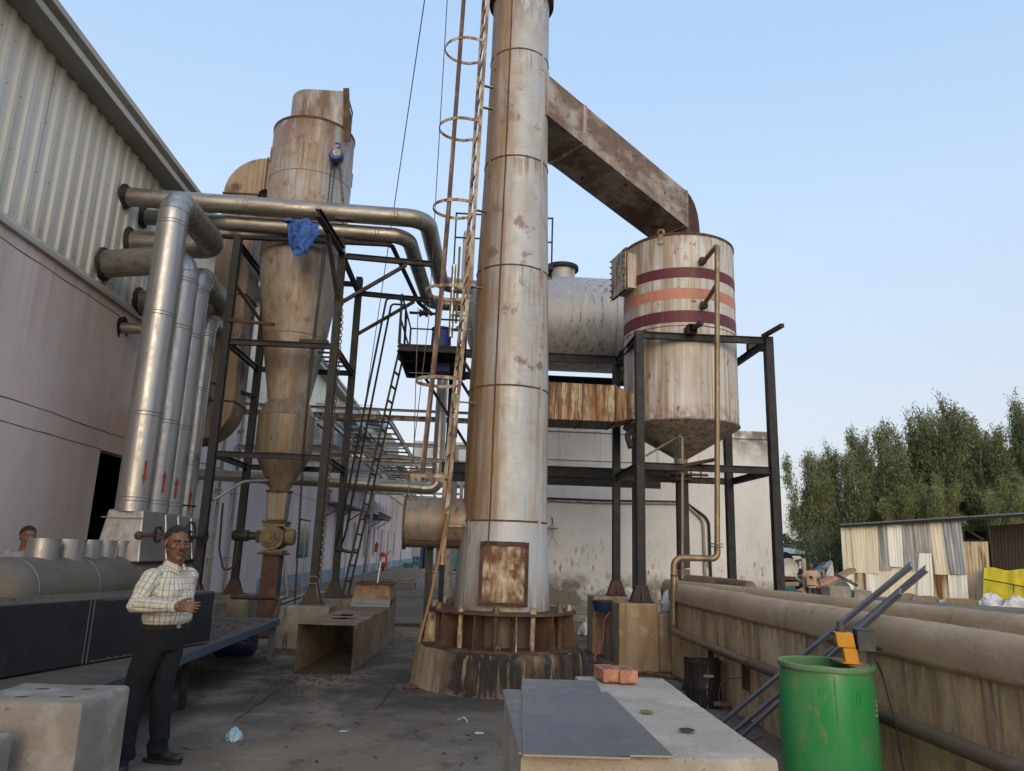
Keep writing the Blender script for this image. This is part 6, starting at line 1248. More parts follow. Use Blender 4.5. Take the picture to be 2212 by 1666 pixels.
unit(895, 953, 1060, 1000, 62, 4, 'wide pale louvred unit at the far end of the alley, upper row')
unit(885, 1010, 1060, 1050, 66, 4, 'wide pale louvred unit at the far end of the alley, lower row')
pe_ = T('clear_enclosure', 'pale bluish corrugated sheet enclosure beyond the cable tray', 'enclosure', (-5, 48, 4)); a = at(800, 935, y=46); c = at(838, 1010, y=46)
b = B(); n_ = 40; b.grid(lambda u, v: (a.x+(c.x-a.x)*u, 46+.04*math.sin(u*90), c.z+(a.z-c.z)*v), n_*3, 1); b.box(a.x, c.x, 46.1, 52, c.z, a.z); b.part('sheet', 'ac_grey', pe_, smooth=0)
# split AC condensers on the wall
def cond(y, z, label):
    t = T('ac_condenser', label, 'air conditioner', (WX+.35, y, z), 'white air conditioner units on the factory wall'); b = B(); b.box(WX+.25, WX+.68, y-.45, y+.45, z, z+.78); b.part('casing', 'ac', t, smooth=0, bevel=.02)
    b = B(); b.lathe([(.0, 0), (.31, 0), (.31, .01), (.27, .012)], (WX+.681, y, z+.39), 28, 'X'); b.part('fan_grille', 'soffit', t)
    return t
pos = [(34.5, 3.55), (36.2, 3.55), (37.9, 3.55), (39.6, 3.55), (47, 3.62), (48.8, 3.62), (50.6, 3.62), (52.4, 3.62)]
nm = ['nearest', 'second nearest', 'third', 'fourth', 'fifth', 'sixth', 'seventh', 'farthest']
for (y, z), n_ in zip(pos, nm): cond(y, z, n_+' white air conditioner in the row along the pink wall')
for y0_, y1_, l_ in ((33.8, 40.3, 'blue grey bracket shelf under the nearer air conditioners'), (46.2, 53.2, 'blue grey bracket shelf under the farther air conditioners')):
    t = T('ac_bracket', l_, 'bracket', (WX+.4, y0_, 3.3), 'air conditioner brackets'); B().box(WX+.03, WX+.95, y0_, y1_, 3.46, 3.53).part('shelf', 'blue_steel', t, smooth=0)
    for y in (y0_+.2, (y0_+y1_)/2, y1_-.2): B().beam((WX+.04, y, 2.9), (WX+.85, y, 3.45), .06, .06).part('brace', 'blue_steel', t, smooth=0)
for k in range(4): B().tube(fillet([(WX+.75, 47.3+k*1.8, 3.75), (WX+1.0, 47.3+k*1.8, 3.72), (WX+1.0, 47.3+k*1.8, 3.6), (WX+.3, 47.3+k*1.8, 3.57)], .1), .05, 6).one('black_hose', 'cable', ['nearest', 'second', 'third', 'farthest'][k]+' black lagged hose loop below the white air conditioners', 'hose', 'hoses at the air conditioners')
# alley things
fe = at(825, 1232, z=0); fe = V((-6.05, 55.5, 0))
ex = T('trolley_extinguisher', 'large red wheeled fire extinguisher against the far pink wall', 'fire extinguisher', fe)
B().lathe([(0, .2), (.27, .22), (.28, .3), (.28, 1.0), (.22, 1.15), (.10, 1.22), (.08, 1.3), (0, 1.3)], fe, 24).part('cylinder', 'redext', ex)
B().lathe([(0, -.06), (.17, -.06), (.17, .06), (0, .06)], fe+V((.05, -.3, .17)), 20, 'X').part('wheel', 'cable', ex); B().tube([fe+V((.2, .0, 1.0)), fe+V((.33, -.1, 1.3)), fe+V((.45, -.15, 1.42))], .035, 8).part('handle', 'redext', ex); B().tube(fillet([fe+V((-.05, -.1, 1.28)), fe+V((-.45, -.2, 1.05)), fe+V((-.4, -.25, .6))], .2), .025, 8).part('hose', 'cable', ex); B().lathe([(.283, .6), (.283, .95)], fe, 10, a0=230, a1=300).part('label', 'ac', ex)
for px, py, y, l_ in ((813, 1182, 50, 'small red extinguisher hung on the far pink wall'), (584, 1205, 18.6, 'red extinguisher hung on the pink wall behind the cyclone drop leg')):
    c = at(px, py, x=WX+.16); t = T('wall_extinguisher', l_, 'fire extinguisher', c, 'wall extinguishers'); k = 1.0
    B().lathe([(0, -.35), (.10, -.35), (.11, -.3), (.11, .2), (.05, .28), (.03, .34), (0, .34)], c, 18).part('cylinder', 'redext', t); B().tube([c+V((0, 0, .3)), c+V((.13, -.05, .2)), c+V((.13, -.06, -.1))], .015, 6).part('hose', 'cable', t)
nms = ['nearest double', 'second', 'third', 'fourth', 'fifth', 'farthest']
for k, (px, py, w_) in enumerate(((866, 1273, .55), (882, 1253, .55), (892, 1247, .5), (905, 1243, .5), (922, 1229, .6), (938, 1224, .6))):
    c = at(px, py, z=0); b = B(); b.box(c.x-w_, c.x+w_, c.y, c.y+.9, 0, .26)
    if k < 4: b.box(c.x-w_*1.5, c.x+w_*.7, c.y+.95, c.y+1.8, .01, .36)
    b.one('concrete_plinth', 'conc', nms[k]+' small concrete footing in the row along the alley', 'footing', 'concrete footings along the alley', smooth=0)
for px, py, l_ in ((882, 1222, 'nearer green sign plate on a stake in the alley'), (899, 1216, 'farther green sign plate on a stake in the alley')):
    c = at(px, py, y=38 if px < 890 else 44); t = T('stake_sign', l_, 'sign', (c.x, c.y, 0), 'green stake signs'); B().tube([(c.x, c.y, .2), (c.x, c.y, c.z)], .02, 6).part('stake', 'galv', t); B().box(c.x-.24, c.x+.24, c.y-.03, c.y-.01, c.z-.12, c.z+.12).part('plate', 'teal', t, smooth=0)
tb = T('teal_generator', 'teal generator cabinet at the far end of the alley', 'generator', at(965, 1238, z=0)); a = at(948, 1238, z=0); B().box(a.x, a.x+2.2, a.y, a.y+3, .25, 1.9).part('cabinet', 'teal', tb, smooth=0, bevel=.04); B().box(a.x-.1, a.x+2.3, a.y-.1, a.y+3, 0, .24).part('skid', 'black', tb, smooth=0)
B().tube(fillet([V((a.x-.4, a.y-1.2, .1)), V((a.x+1.0, a.y-1.4, .1)), V((a.x+1.5, a.y-.9, .1)), V((a.x+1.55, a.y-.4, 1.5))], .3), .09, 8).one('grey_hose', 'galv', 'thick grey hose lying in front of the teal generator', 'hose')
bc_ = T('blue_crates', 'dark blue crates in a wire cage at the end of the alley', 'crate', at(898, 1224, z=0)); a = at(890, 1222, z=0)
b = B(); b.box(a.x, a.x+.9, a.y, a.y+.8, .05, .9); b.box(a.x+1.0, a.x+1.8, a.y, a.y+.8, .05, .9); b.part('crate_body', 'blue', bc_, smooth=0, bevel=.05)
b = B()
for i in range(6): b.beam((a.x-.1+i*.42, a.y-.1, 0), (a.x-.1+i*.42, a.y-.1, 1.5), .03, .03)
for z in (.5, 1.0, 1.48): b.beam((a.x-.1, a.y-.13, z), (a.x+2.0, a.y-.13, z), .03, .03)
b.part('cage', 'galv', bc_, smooth=0)
for i, (px, m_) in enumerate(((918, 'navy'), (929, 'tarp'), (945, 'blue_steel'), (911, 'navy'), (957, 'blue_steel'))):
    c = at(px, 1222, y=62); B().box(c.x-.18, c.x+.18, 62, 62.36, 0, 2.9).one('alley_post', m_, ['navy blue post at the far alley end beside crates', 'yellow post at the far alley end', 'blue grey post left of the teal generator', 'thin navy post by the blue crates', 'blue grey post on the teal generator side'][i], 'post', 'posts at the alley end', smooth=0)
B().box(-7, 6, 90, 91, 0, 4.4).one('end_wall', 'ac_grey', 'pale grey wall closing the far end of the alley', 'wall', smooth=0)
# loose pipes on the ground along the wall, guy wires, ropes
for k in range(3): B().tube([(-5.1+k*.28, 16.5+k, .06), (-5.5+k*.3, 24+k*1.3, .06)], .055, 8).one('loose_pipe', 'galv', ['left', 'middle', 'right'][k]+' loose grey pipe lying along the pink wall', 'pipe', 'loose pipes on the ground')
B().tube([at(620, 1290, y=17), at(606, 1075, y=17.5)], .035, 8).one('leaning_pipe', 'galv', 'grey pipe leaning by the cyclone drop leg', 'pipe')
for a, c, l_ in ((at(926, -60, y=10.6), at(778, 945, y=24), 'long thin guy wire rising to the chimney top'),):
    e = a.lerp(c, 1.0); g_ = (c-a); e = c if c.z < .3 else a+g_*min(1.6, (a.z-.05)/(a.z-c.z)); B().tube([a+(a-c)*.02, e], .011, 5).one('guy_wire', 'wire', l_, 'wire', 'guy wires')
for pts, l_ in (([at(966, 0, y=11), at(926, 690, y=14.4), at(905, 870, y=14.4), at(858, 1262, y=14.6)], 'long thin rope hanging past the boiler platform'), ([at(903, 665, y=14.2), at(893, 1000, y=14.2)], 'short thin rope hanging from the platform pipe'), ([at(660, 1130, y=12.6), at(651, 1300, y=12.55)], 'tan rope hanging beside the front cyclone post')):
    B().tube(pts, .009, 5).one('hanging_rope', 'rope', l_, 'rope', 'hanging ropes')
c = V((GX1, GY0-.09, 1.05)); b = B(); b.tube([c+V((.10*math.cos(R(a)), -.01*math.sin(R(a*2)), .06*math.sin(R(a)))) for a in range(0, 360, 24)], .010, 5, closed=True); b.tube([c+V((.05, 0, -.05)), c+V((.12, -.05, -.3))], .01, 5); b.one('rope_loop', 'rope', 'knotted rope loop at the foot of the front cyclone post', 'rope')
# ================================================================== PATCHWORK SHED ON THE RIGHT
Sa = at(1820, 1284, z=0); Sb = at(2085, 1300, z=0); sdv = (Sb-Sa); sdv.z = 0; sdv.normalize(); sn = V((sdv.y, -sdv.x, 0))
if sn.y > 0: sn = -sn
def SP(px, py, off=0.): return at_plane(px, py, Sa+sn*off, sn)
shed = T('patchwork_shed', 'long shed clad in patched cream and grey corrugated sheets with open bay', 'shed', Sa)
M['sh_cream'] = mat('cream_sheet', (.84, .76, .56), .6, 0, [((.68, .58, .39), .8, (3, 3, .3), .44, .68)])
M['sh_white'] = mat('pale_sheet', (.88, .85, .74), .6, 0, [((.70, .64, .50), .9, (3, 3, .3), .5, .7)])
M['sh_grey'] = mat('grey_zinc_sheet', (.46, .44, .39), .5, .3, [((.25, .23, .2), 1.0, (3, 3, .3), .45, .68)])
M['sh_zinc'] = mat('bright_zinc_sheet', (.46, .46, .45), .4, .5, [((.28, .26, .24), 1.2, (3, 3, .3), .48, .68)])
M['sh_rust'] = mat('rust_streaked_sheet', (.60, .48, .31), .65, 0, [((.16, .075, .03), .9, (3, 3, .3), .46, .58)])
M['sh_dark'] = mat('dark_inner_sheet', (.05, .04, .035), .8, 0, [((.10, .055, .03), .7, (2, 2, .5), .52, .64)])  # near-black with brown patches, for the inside of the open bay
def Zp(zx, zy): return 1659+zx/3., 813+zy/3.
def csheet(tl, tr, br, bl_, mt, off, pitch=.14, dep=.015, label=None, parent=None):
    c = [SP(*Zp(*q), off) for q in (tl, tr, br, bl_)]; wdt = (c[1]-c[0]).length; n_ = max(3, int(wdt/pitch))*4; b = B()
    def fn(u, v):
        ph = (u*n_/4) % 1; q = dep if .35 < ph < .7 else (dep*.2 if ph < .15 or ph > .9 else dep*.6)
        return c[0].lerp(c[1], u).lerp(c[3].lerp(c[2], u), v)+sn*(q+.04*mnoise.noise(V((u*2+off*31, v*2, off*9))))
    b.grid(fn, n_, 4); return b.part('wall_sheet', mt, parent or shed, label, smooth=0)
SH = [((470, 972), (540, 972), (565, 1268), (488, 1265), 'sh_cream', .03), ((532, 968), (705, 966), (722, 1280), (560, 1272), 'sh_cream', .06), ((693, 962), (772, 960), (803, 1258), (722, 1255), 'sh_grey', .03),
      ((766, 960), (862, 957), (880, 1240), (788, 1232), 'sh_white', .06), ((858, 956), (945, 953), (985, 1262), (880, 1262), 'sh_grey', .03), ((938, 952), (1042, 948), (1062, 1147), (960, 1140), 'sh_grey', .07),
      ((1036, 948), (1132, 944), (1182, 1288), (1085, 1284), 'sh_cream', .05), ((1128, 944), (1250, 938), (1290, 1285), (1180, 1282), 'sh_zinc', .10),
      ((488, 1262), (570, 1266), (575, 1475), (498, 1470), 'sh_white', .0), ((562, 1268), (632, 1272), (640, 1480), (570, 1475), 'sh_rust', .015), ((628, 1275), (722, 1278), (728, 1490), (638, 1480), 'sh_white', .0),
      ((715, 1255), (975, 1240), (985, 1500), (722, 1490), 'sh_cream', -.02), ((975, 1145), (1060, 1148), (1082, 1500), (965, 1490), 'sh_white', .09), ((1070, 1284), (1175, 1286), (1185, 1500), (1080, 1500), 'sh_rust', .0), ((1165, 1285), (1290, 1286), (1305, 1510), (1180, 1505), 'sh_white', .02),
      ((1255, 1072), (1425, 1072), (1450, 1520), (1300, 1510), 'sh_rust', -.15)]
csheet((474, 975), (1245, 942), (1290, 1505), (500, 1475), 'sh_cream', -.10)
for s_ in SH: csheet(*s_[:4], s_[4], s_[5], parent=shed)
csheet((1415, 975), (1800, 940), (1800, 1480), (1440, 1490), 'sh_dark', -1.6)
e0, e1 = SP(*Zp(462, 972), .35), SP(*Zp(1900, 885), .35); b = B(); n_ = 90; bk_ = -sn*7+V((0, 0, .5))
b.grid(lambda u, v: e0.lerp(e1, u)+bk_*v+V((0, 0, .07+.035*math.sin(u*n_*2*math.pi))), n_*4, 1); k = len(b.v); b.v += [p-V((0, 0, .03)) for p in b.v]; b.f += [tuple(reversed([i+k for i in f])) for f in b.f]
b.part('roof', 'galv', shed, smooth=60)
b = B(); b.beam(e0+V((0, 0, -.03)), e1+V((0, 0, -.03)), .08, .10); b.part('eave_beam', 'black', shed, smooth=0)
for zx in (1255, 1425, 1790):
    q = SP(*Zp(zx, 960), -.3); B().beam((q.x, q.y, 0), (q.x, q.y, e0.z), .1, .1).part('post', 'black', shed, smooth=0)
a, c = SP(*Zp(1255, 975), -.4), SP(*Zp(1400, 1060), -.4); B().beam(a, c, .08, .08).part('brace', 'black_rust', shed, smooth=0)
a, c = SP(*Zp(1250, 1062), -.3), SP(*Zp(1430, 1072), -.3); B().beam(a, c, .10, .12).part('lintel', 'black', shed, smooth=0)
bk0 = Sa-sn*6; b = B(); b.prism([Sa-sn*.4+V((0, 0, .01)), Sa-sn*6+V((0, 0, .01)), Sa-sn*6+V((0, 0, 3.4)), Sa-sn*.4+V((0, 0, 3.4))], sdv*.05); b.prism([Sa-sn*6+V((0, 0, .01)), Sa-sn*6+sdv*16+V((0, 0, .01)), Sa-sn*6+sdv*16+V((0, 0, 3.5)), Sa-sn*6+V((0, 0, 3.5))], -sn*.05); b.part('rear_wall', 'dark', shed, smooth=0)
def tarpf(u, v):
    c = [SP(*Zp(*q), .5) for q in ((1400, 1243), (1760, 1262), (1760, 1490), (1400, 1488))]; p = c[0].lerp(c[1], u).lerp(c[3].lerp(c[2], u), v)
    return p+sn*(.12*mnoise.noise(V((u*6, v*2.5, 1)))+.3*v)+V((0, 0, .05*math.sin(u*11)*(1-v)))
tp = T('yellow_tarpaulin', 'bright yellow tarpaulin draped over goods at the shed opening', 'tarpaulin', SP(*Zp(1500, 1480), .5)); b = B(); b.grid(tarpf, 30, 16); k = len(b.v); top = [i for i in range(0, k, 17)]
b.part('sheet', 'tarp', tp, smooth=80); b = B(); b.grid(lambda u, v: tarpf(u, 0)-sn*(2.0*v)+V((0, 0, -.1*v)), 20, 3); b.part('top_fold', 'tarp', tp, smooth=80)
B().tube([SP(*Zp(1400, 1315), .95), SP(*Zp(1560, 1345), .95), SP(*Zp(1740, 1380), .95)], .03, 6).part('binding_strap', 'cable', tp); B().tube([SP(*Zp(1590, 1352), .95), SP(*Zp(1592, 1405), 1.05)], .02, 5).part('strap_end', 'cable', tp)
def SG(zx, zy, off):
    p = SP(*Zp(zx, zy), off); return p
for k, (x0_, x1_, y0_, y1_, l_) in enumerate(((885, 980, 1410, 1470, 'leftmost strapped cardboard bundle before the shed'), (980, 1120, 1425, 1490, 'middle strapped cardboard bundle before the shed'), (1185, 1375, 1440, 1510, 'widest strapped cardboard bundle next to the white sacks'))):
    a, c = SG(x0_, y0_, 1.6+k*.3), SG(x1_, y1_, 1.6+k*.3); t = T('cardboard_bundle', l_, 'bundle', c, 'cardboard bundles'); b = B(); w_ = c-a; w_.z = 0; b.prism([a+V((0, 0, -1.1)), a+w_+V((0, 0, -1.1)), a+w_+V((0, 0, -.02)), a+w_*.5+V((0, 0, .05)), a+V((0, 0, 0))], sn*.7); wob(b, .05, 3); b.part('stack', 'card', t, smooth=0)
    for e in (.32, .62): B().beam(a+sn*.72+V((0, 0, -e)), a+w_+sn*.72+V((0, 0, -e-.05)), .02, .035).part('strap', 'bag', t, smooth=0)
for k, (zx, zy, sx, l_) in enumerate(((1462, 1520, .75, 'large white printed sack before the yellow tarpaulin'), (1625, 1545, .8, 'white sack at the right picture edge before the tarpaulin'), (1130, 1490, .3, 'small crumpled grey bag between cardboard bundles'), (962, 1462, .25, 'small blue tinted bag among the cardboard bundles'))):
    p = SG(zx, zy, 2.3); sack('woven_sack', (p.x, p.y, p.z-.55*sx), sx, sx*.6, sx*.95, 'bag' if k != 3 else 'bluebag', l_, 'sack', 20.+k*3, 'sacks before the shed')
B().box(0, 0, 0, 0, 0, 0) if False else None
for zx, zy, l_ in ((620, 1440, 'grey broken block before the left end of the shed'), (470, 1418, 'pale broken block beside the walking man')):
    p = at(*Zp(zx, zy), y=27 if zx > 500 else 24); b = B(); b.box(p.x-.35, p.x+.35, p.y, p.y+.5, 0, p.z+.25); wob(b, .1, 2, zx); b.one('broken_block', 'conc', l_, 'rubble', 'broken blocks', smooth=0)

# ================================================================== JUNK HEAP BETWEEN WALL AND SHED
def JP(zx, zy, y): return at(*Zp(zx, zy), y=y)
def frame_junk(zx0, zy0, zx1, zy1, y, label, nb=4, mt='junkw', tilt=0.):
    a, c = JP(zx0, zy0, y), JP(zx1, zy1, y); t = T('scrap_rack', label, 'scrap rack', c, 'scrap racks in the heap'); b = B(); r_ = .045
    P = [V((a.x, y, a.z)), V((c.x, y+.3, a.z+tilt)), V((c.x, y+.3, c.z+tilt)), V((a.x, y, c.z))]
    for i in range(4): b.beam(P[i], P[(i+1) % 4], r_*2, r_*2)
    for k in range(1, nb): b.beam(P[0].lerp(P[1], k/nb), P[3].lerp(P[2], k/nb), r_*1.6, r_*1.6)
    b.part('bars', mt, t, smooth=0); d_ = V((.15, 1.1, -.1)); e = B()
    for i in range(4): e.beam(P[i], P[i]+d_, r_*1.6, r_*1.6)
    e.part('side_rails', mt, t, smooth=0)
frame_junk(48, 1150, 155, 1260, 33, 'white tubular scrap frame at the left top of the heap', 3)
frame_junk(120, 1170, 230, 1240, 31, 'weathered white scrap rack in the middle of the heap', 6)
frame_junk(225, 1185, 262, 1290, 30, 'narrow upright grey scrap frame on the heap', 2, 'galv')
frame_junk(330, 1270, 440, 1330, 28, 'tilted grey scrap frame at the right of the heap', 3, 'galv', .4)
frame_junk(385, 1290, 445, 1350, 26, 'pale window frame lying tilted near the walking man', 2, 'junkw', .3)
frame_junk(150, 1200, 215, 1300, 29, 'dark scrap chair frames stacked on the heap', 5, 'black')
frame_junk(270, 1255, 330, 1320, 27.5, 'dark twisted scrap frame right behind the walking man', 3, 'black_rust', -.3)
for zx, zy, y, r_, l_, m_ in ((135, 1245, 28, .36, 'white enamel basin on the scrap heap', 'junkw'), (110, 1195, 30, .34, 'dark round tub mouth on the scrap heap', 'dark'), (478, 1395, 25, .33, 'grey cylinder lying by the shed corner', 'galv')):
    c = JP(zx, zy, y); b = B(); b.lathe([(0, .12), (r_*.7, .1), (r_, -.02), (r_*1.04, 0), (r_*.98, .02), (r_*.6, .35), (0, .4)], c, 20, 'Y'); b.one('scrap_vessel', m_, l_, 'scrap vessel', smooth=50)
for k in range(26):
    zx = rnd.uniform(45, 480); zy = rnd.uniform(1290, 1385); y = rnd.uniform(25, 31); p = JP(zx, zy, y); l_ = rnd.uniform(.4, 1.6); a = rnd.uniform(-.9, .9)
    m_ = rnd.choice(['junkw', 'galv', 'card', 'black_rust', 'rust', 'blue_steel', 'brick'])
    b = B(); d_ = V((math.cos(a), rnd.uniform(-.5, .5), math.sin(a)*.7)).normalized(); q0_, q1_ = p-d_*l_/2, p+d_*l_/2
    q0_.z = max(.08, q0_.z); q1_.z = max(.08, q1_.z)
    if k % 2: b.beam(q0_, q1_, .09, .09)
    else: b.beam(q0_, q1_, rnd.uniform(.25, .5), .12)
    col_ = {'junkw': 'off white', 'galv': 'grey', 'card': 'brown', 'black_rust': 'dark', 'rust': 'rusty', 'blue_steel': 'bluish', 'brick': 'brick red'}[m_]
    b.one('scrap_piece', m_, 'assorted scrap bar or board lying jumbled in the heap', 'scrap', 'scrap pieces in the heap', smooth=0)
hp = B(); n_ = 26
def hf(u, v):
    x = 9.6+6.0*u; y = 25+9*v; h = .9*math.sin(math.pi*u)**.6*math.sin(math.pi*min(1, v*1.0))**.7 if 0 < u < 1 and 0 < v < 1 else 0
    return V((x, y, max(-.02, h*(.75+.9*mnoise.noise(V((x*.9, y*.9, 0))))+.12*mnoise.noise(V((x*3, y*3, 4))))))
hp.grid(hf, 36, 26); hp.one('rubble_mound', 'litter', 'dark low mound of mixed rubbish under the scrap frames', 'rubble', kind='stuff', smooth=50)
gb = JP(175, 1330, 29); sack('green_heap', (gb.x, gb.y, max(0, gb.z-.45)), .75, .45, .42, 'teal', 'faded green plastic heap left of the walking man', 'rubble', 31.)
bs_ = JP(70, 1350, 27); B().box(bs_.x-.5, bs_.x+.6, bs_.y, bs_.y+.7, 0, .75).one('rusty_crate', 'teal', 'dull teal crate at the left end of the heap', 'crate', smooth=0)
far = T('far_shed', 'low pale bluish shed far behind the scrap heap', 'shed', (24, 62, 0)); a = JP(60, 1128, 62); c = JP(300, 1230, 62)
B().box(a.x, c.x, 62, 68, 0, a.z-.2).part('wall', 'blue_steel', far, smooth=0); B().add([(a.x-.4, 61.6, a.z-.25), (c.x+.4, 61.6, a.z-.25), (c.x+.4, 68, a.z+.35), (a.x-.4, 68, a.z+.35)], [(0, 1, 2, 3)]).part('roof', 'junkw', far, smooth=0)

# ================================================================== TREES
def eucalyptus(seed, h, sp, n_clump, leaf_mt, name, label, trunks=1, low=.15):
    r_ = random.Random(seed); t = T(name, label, 'tree', (0, 0, 0), 'trees behind the shed')
    tr = B(); P = [V((0, 0, 0))]; x = y = 0
    for i in range(1, 9): x += r_.uniform(-.14, .14); y += r_.uniform(-.14, .14); P.append(V((x, y, h*i/9)))
    tr.tube(P, .1, 7, rs=[.14*(1-i/10)+.015 for i in range(9)]); tips = []
    for L in range(8):
        f0 = r_.uniform(low, .5) if L else .55; a = L*0.82+r_.uniform(-.4, .4); reach = sp*(r_.uniform(.35, 1.05) if L else .08); tz = h*(r_.uniform(.58, .97) if L else 1.02)
        i = min(7, int(f0*9)); b0 = P[i].lerp(P[min(8, i+1)], f0*9-i); e0 = V((b0.x+math.cos(a)*reach, b0.y+math.sin(a)*reach, tz)); md = b0.lerp(e0, .45)+V((math.cos(a), math.sin(a), 0))*reach*.22
        C_ = [b0.lerp(md, t/5).lerp(md.lerp(e0, t/5), t/5) for t in range(6)]; tr.tube(C_, .05, 5, rs=[.065, .055, .045, .034, .022, .010], cap=False)
        for k in range(16):
            tq = .18+.82*(k+r_.random())/16; q0 = min(4, int(tq*5)); c0 = C_[q0].lerp(C_[q0+1], tq*5-q0); az = r_.uniform(0, 6.28); ln = (1.12-.85*tq)*r_.uniform(.35, 1.0)*sp*.55; q = c0+V((math.cos(az)*ln, math.sin(az)*ln, ln*r_.uniform(.1, .8)))
            tr.tube([c0, c0.lerp(q, .6)+V((0, 0, .05)), q], .015, 4, rs=[.020, .013, .005], cap=False)
            for s_ in (.45, .75, 1.0): tips.append(c0.lerp(q, s_)+V((0, 0, -.22*ln*s_)))
        for k in range(5): tips.append(C_[-1]+V((r_.gauss(0, .07), r_.gauss(0, .07), .10*k-.15)))
    for k in range(30):
        a = r_.uniform(0, 6.28); z_ = h*r_.uniform(low*.7, .5); rr = sp*r_.uniform(.2, .85); tips.append(V((math.cos(a)*rr, math.sin(a)*rr, z_)))
    tr.part('trunk', 'bark', t, smooth=60)
    cr = B(); v, f = cr.v, cr.f
    for k in range(n_clump):
        c = r_.choice(tips)+V((r_.gauss(0, .15), r_.gauss(0, .15), r_.gauss(0, .26)-.08)); nl = r_.randint(13, 20); sz = r_.uniform(.34, .60)
        for j in range(nl):
            a = r_.uniform(0, 6.28); o_ = c+V((r_.gauss(0, .15), r_.gauss(0, .15), r_.gauss(0, .20))); dn_ = V((math.cos(a)*.55, math.sin(a)*.55, -r_.uniform(.35, 1.2))).normalized()*r_.uniform(.12, .27); s = dn_.cross(V((r_.gauss(0, 1), r_.gauss(0, 1), .3))).normalized()*r_.uniform(.020, .038)
            q = len(v); v.extend([o_, o_+dn_*.45+s, o_+dn_, o_+dn_*.5-s]); f.append((q, q+1, q+2, q+3))
    cr.part('crown', leaf_mt, t, smooth=0); return t
kinds = [eucalyptus(11, 11.0, 1.85, 1400, 'leaf', 'eucalyptus_tree', 'x', low=.22), eucalyptus(12, 9.6, 1.95, 1400, 'leaf', 'eucalyptus_tree', 'x', low=.18), eucalyptus(13, 8.4, 2.1, 1100, 'leaf_y', 'young_tree', 'x', low=.12)]
TRS = [(1745, 985, 50, 1, 'leftmost tall tree, leaning foliage at the edge of the grove'), (1785, 968, 53, 0, 'second tall tree from the left end of the grove'), (1832, 982, 50, 1, 'third tall tree from the left, above the shed corner'),
       (1875, 945, 55, 0, 'slim tall tree left of the grove middle'), (1908, 922, 51, 1, 'bushy tall tree standing left of the highest one'), (1962, 905, 54, 0, 'tall tree next to the highest one, on its left'),
       (2030, 868, 52, 0, 'highest tree of the grove behind the shed'), (2010, 900, 57, 1, 'tree directly behind the highest tree of the grove'), (2075, 935, 55, 1, 'tree just right of the highest one with lower top'), (2112, 925, 51, 0, 'tree filling the dip right of the highest one'),
       (2160, 930, 55, 1, 'tree left of the tall clump at the right edge'), (2205, 868, 50, 0, 'tall tree cut by the right edge of the picture'), (2250, 890, 54, 1, 'tree mostly outside the right picture edge'),
       (2020, 1035, 47, 2, 'shorter yellow green tree in front of the highest one'), (2170, 1045, 46, 2, 'shorter yellow green tree toward the right edge'), (1955, 1060, 48, 2, 'shorter yellow green tree left of the middle'),
       (1775, 1075, 52, 1, 'low drooping tree at the left end of the grove'), (1900, 1040, 58, 1, 'dark filling tree behind the left half'), (2110, 1030, 58, 0, 'dark filling tree behind the right half'), (2220, 1040, 47, 2, 'yellow green tree at the far right edge')]
used = set()
for px, py, y, k, l_ in TRS:
    p = at(px, py, y=y); H_ = (11.0, 9.6, 8.4)[k]*1.03; s = p.z/H_; wd_ = max(s, .8)*(1.0 if k < 2 else .95)
    if k not in used: o = kinds[k]; used.add(k); o.location = (p.x, y, 0); o.scale = (wd_, wd_, s); o['label'] = l_
    else: copy_tree(kinds[k], None, (p.x, y, 0), rnd.uniform(0, 6.28), (wd_, wd_, s), l_)
def bush(px, py, y, r_, h, mt, label, seed):
    p = at(px, py, y=y); q = random.Random(seed); t = T('shrub', label, 'shrub', (p.x, y, 0), 'shrubs'); st_ = B(); cr = B()
    for k in range(9):
        a = q.uniform(0, 6.28); e = V((p.x+math.cos(a)*r_*.7, y+math.sin(a)*r_*.7, h*q.uniform(.5, 1))); st_.tube([V((p.x, y, 0)), (V((p.x, y, 0))+e)/2+V((0, 0, .2)), e], .02, 4)
        for j in range(420):
            o_ = V((p.x, y, h*.45))+V((q.gauss(0, r_*.42), q.gauss(0, r_*.42), q.gauss(0, h*.26))); o_.z = max(.05, o_.z); d_ = V((q.gauss(0, 1), q.gauss(0, 1), q.gauss(0, .7))).normalized()*q.uniform(.07, .15); s = d_.cross(V((q.gauss(0, 1), q.gauss(0, 1), 1))).normalized()*.03; n0 = len(cr.v); cr.v += [o_, o_+d_*.5+s, o_+d_, o_+d_*.5-s]; cr.f.append((n0, n0+1, n0+2, n0+3))
    st_.part('stem', 'bark', t); cr.part('crown', mt, t, smooth=0)
bush(1790, 1200, 42, 1.6, 3.4, 'leaf_d', 'dark shrub left of the shed corner', 3); bush(1792, 1230, 40, 1.0, 2.2, 'leaf_d', 'low dark shrub touching the shed corner', 4); bush(1765, 1180, 47, 1.3, 4.0, 'leaf', 'loose green shrub behind the scrap heap', 5)
b = B(); q = random.Random(5)
for k in range(5200):
    a = q.uniform(0, 1); x = 30+190*a-40*q.random(); y = 150+q.gauss(0, 8); h = 5.5+2.5*mnoise.noise(V((x*.06, 0, 0))); z = h*q.random()**.6; o_ = V((x, y, z)); d_ = V((q.gauss(0, 1), q.gauss(0, .6), q.gauss(0, .6)))*.55; s = V((q.gauss(0, 1), 0, q.gauss(0, 1)))*.5; n0 = len(b.v); b.v += [o_, o_+d_+s, o_+d_*2, o_+d_-s]; b.f.append((n0, n0+1, n0+2, n0+3))
b.one('far_treeline', 'leaf_d', 'distant low dark treeline beyond the grove', 'trees', kind='stuff', smooth=0)

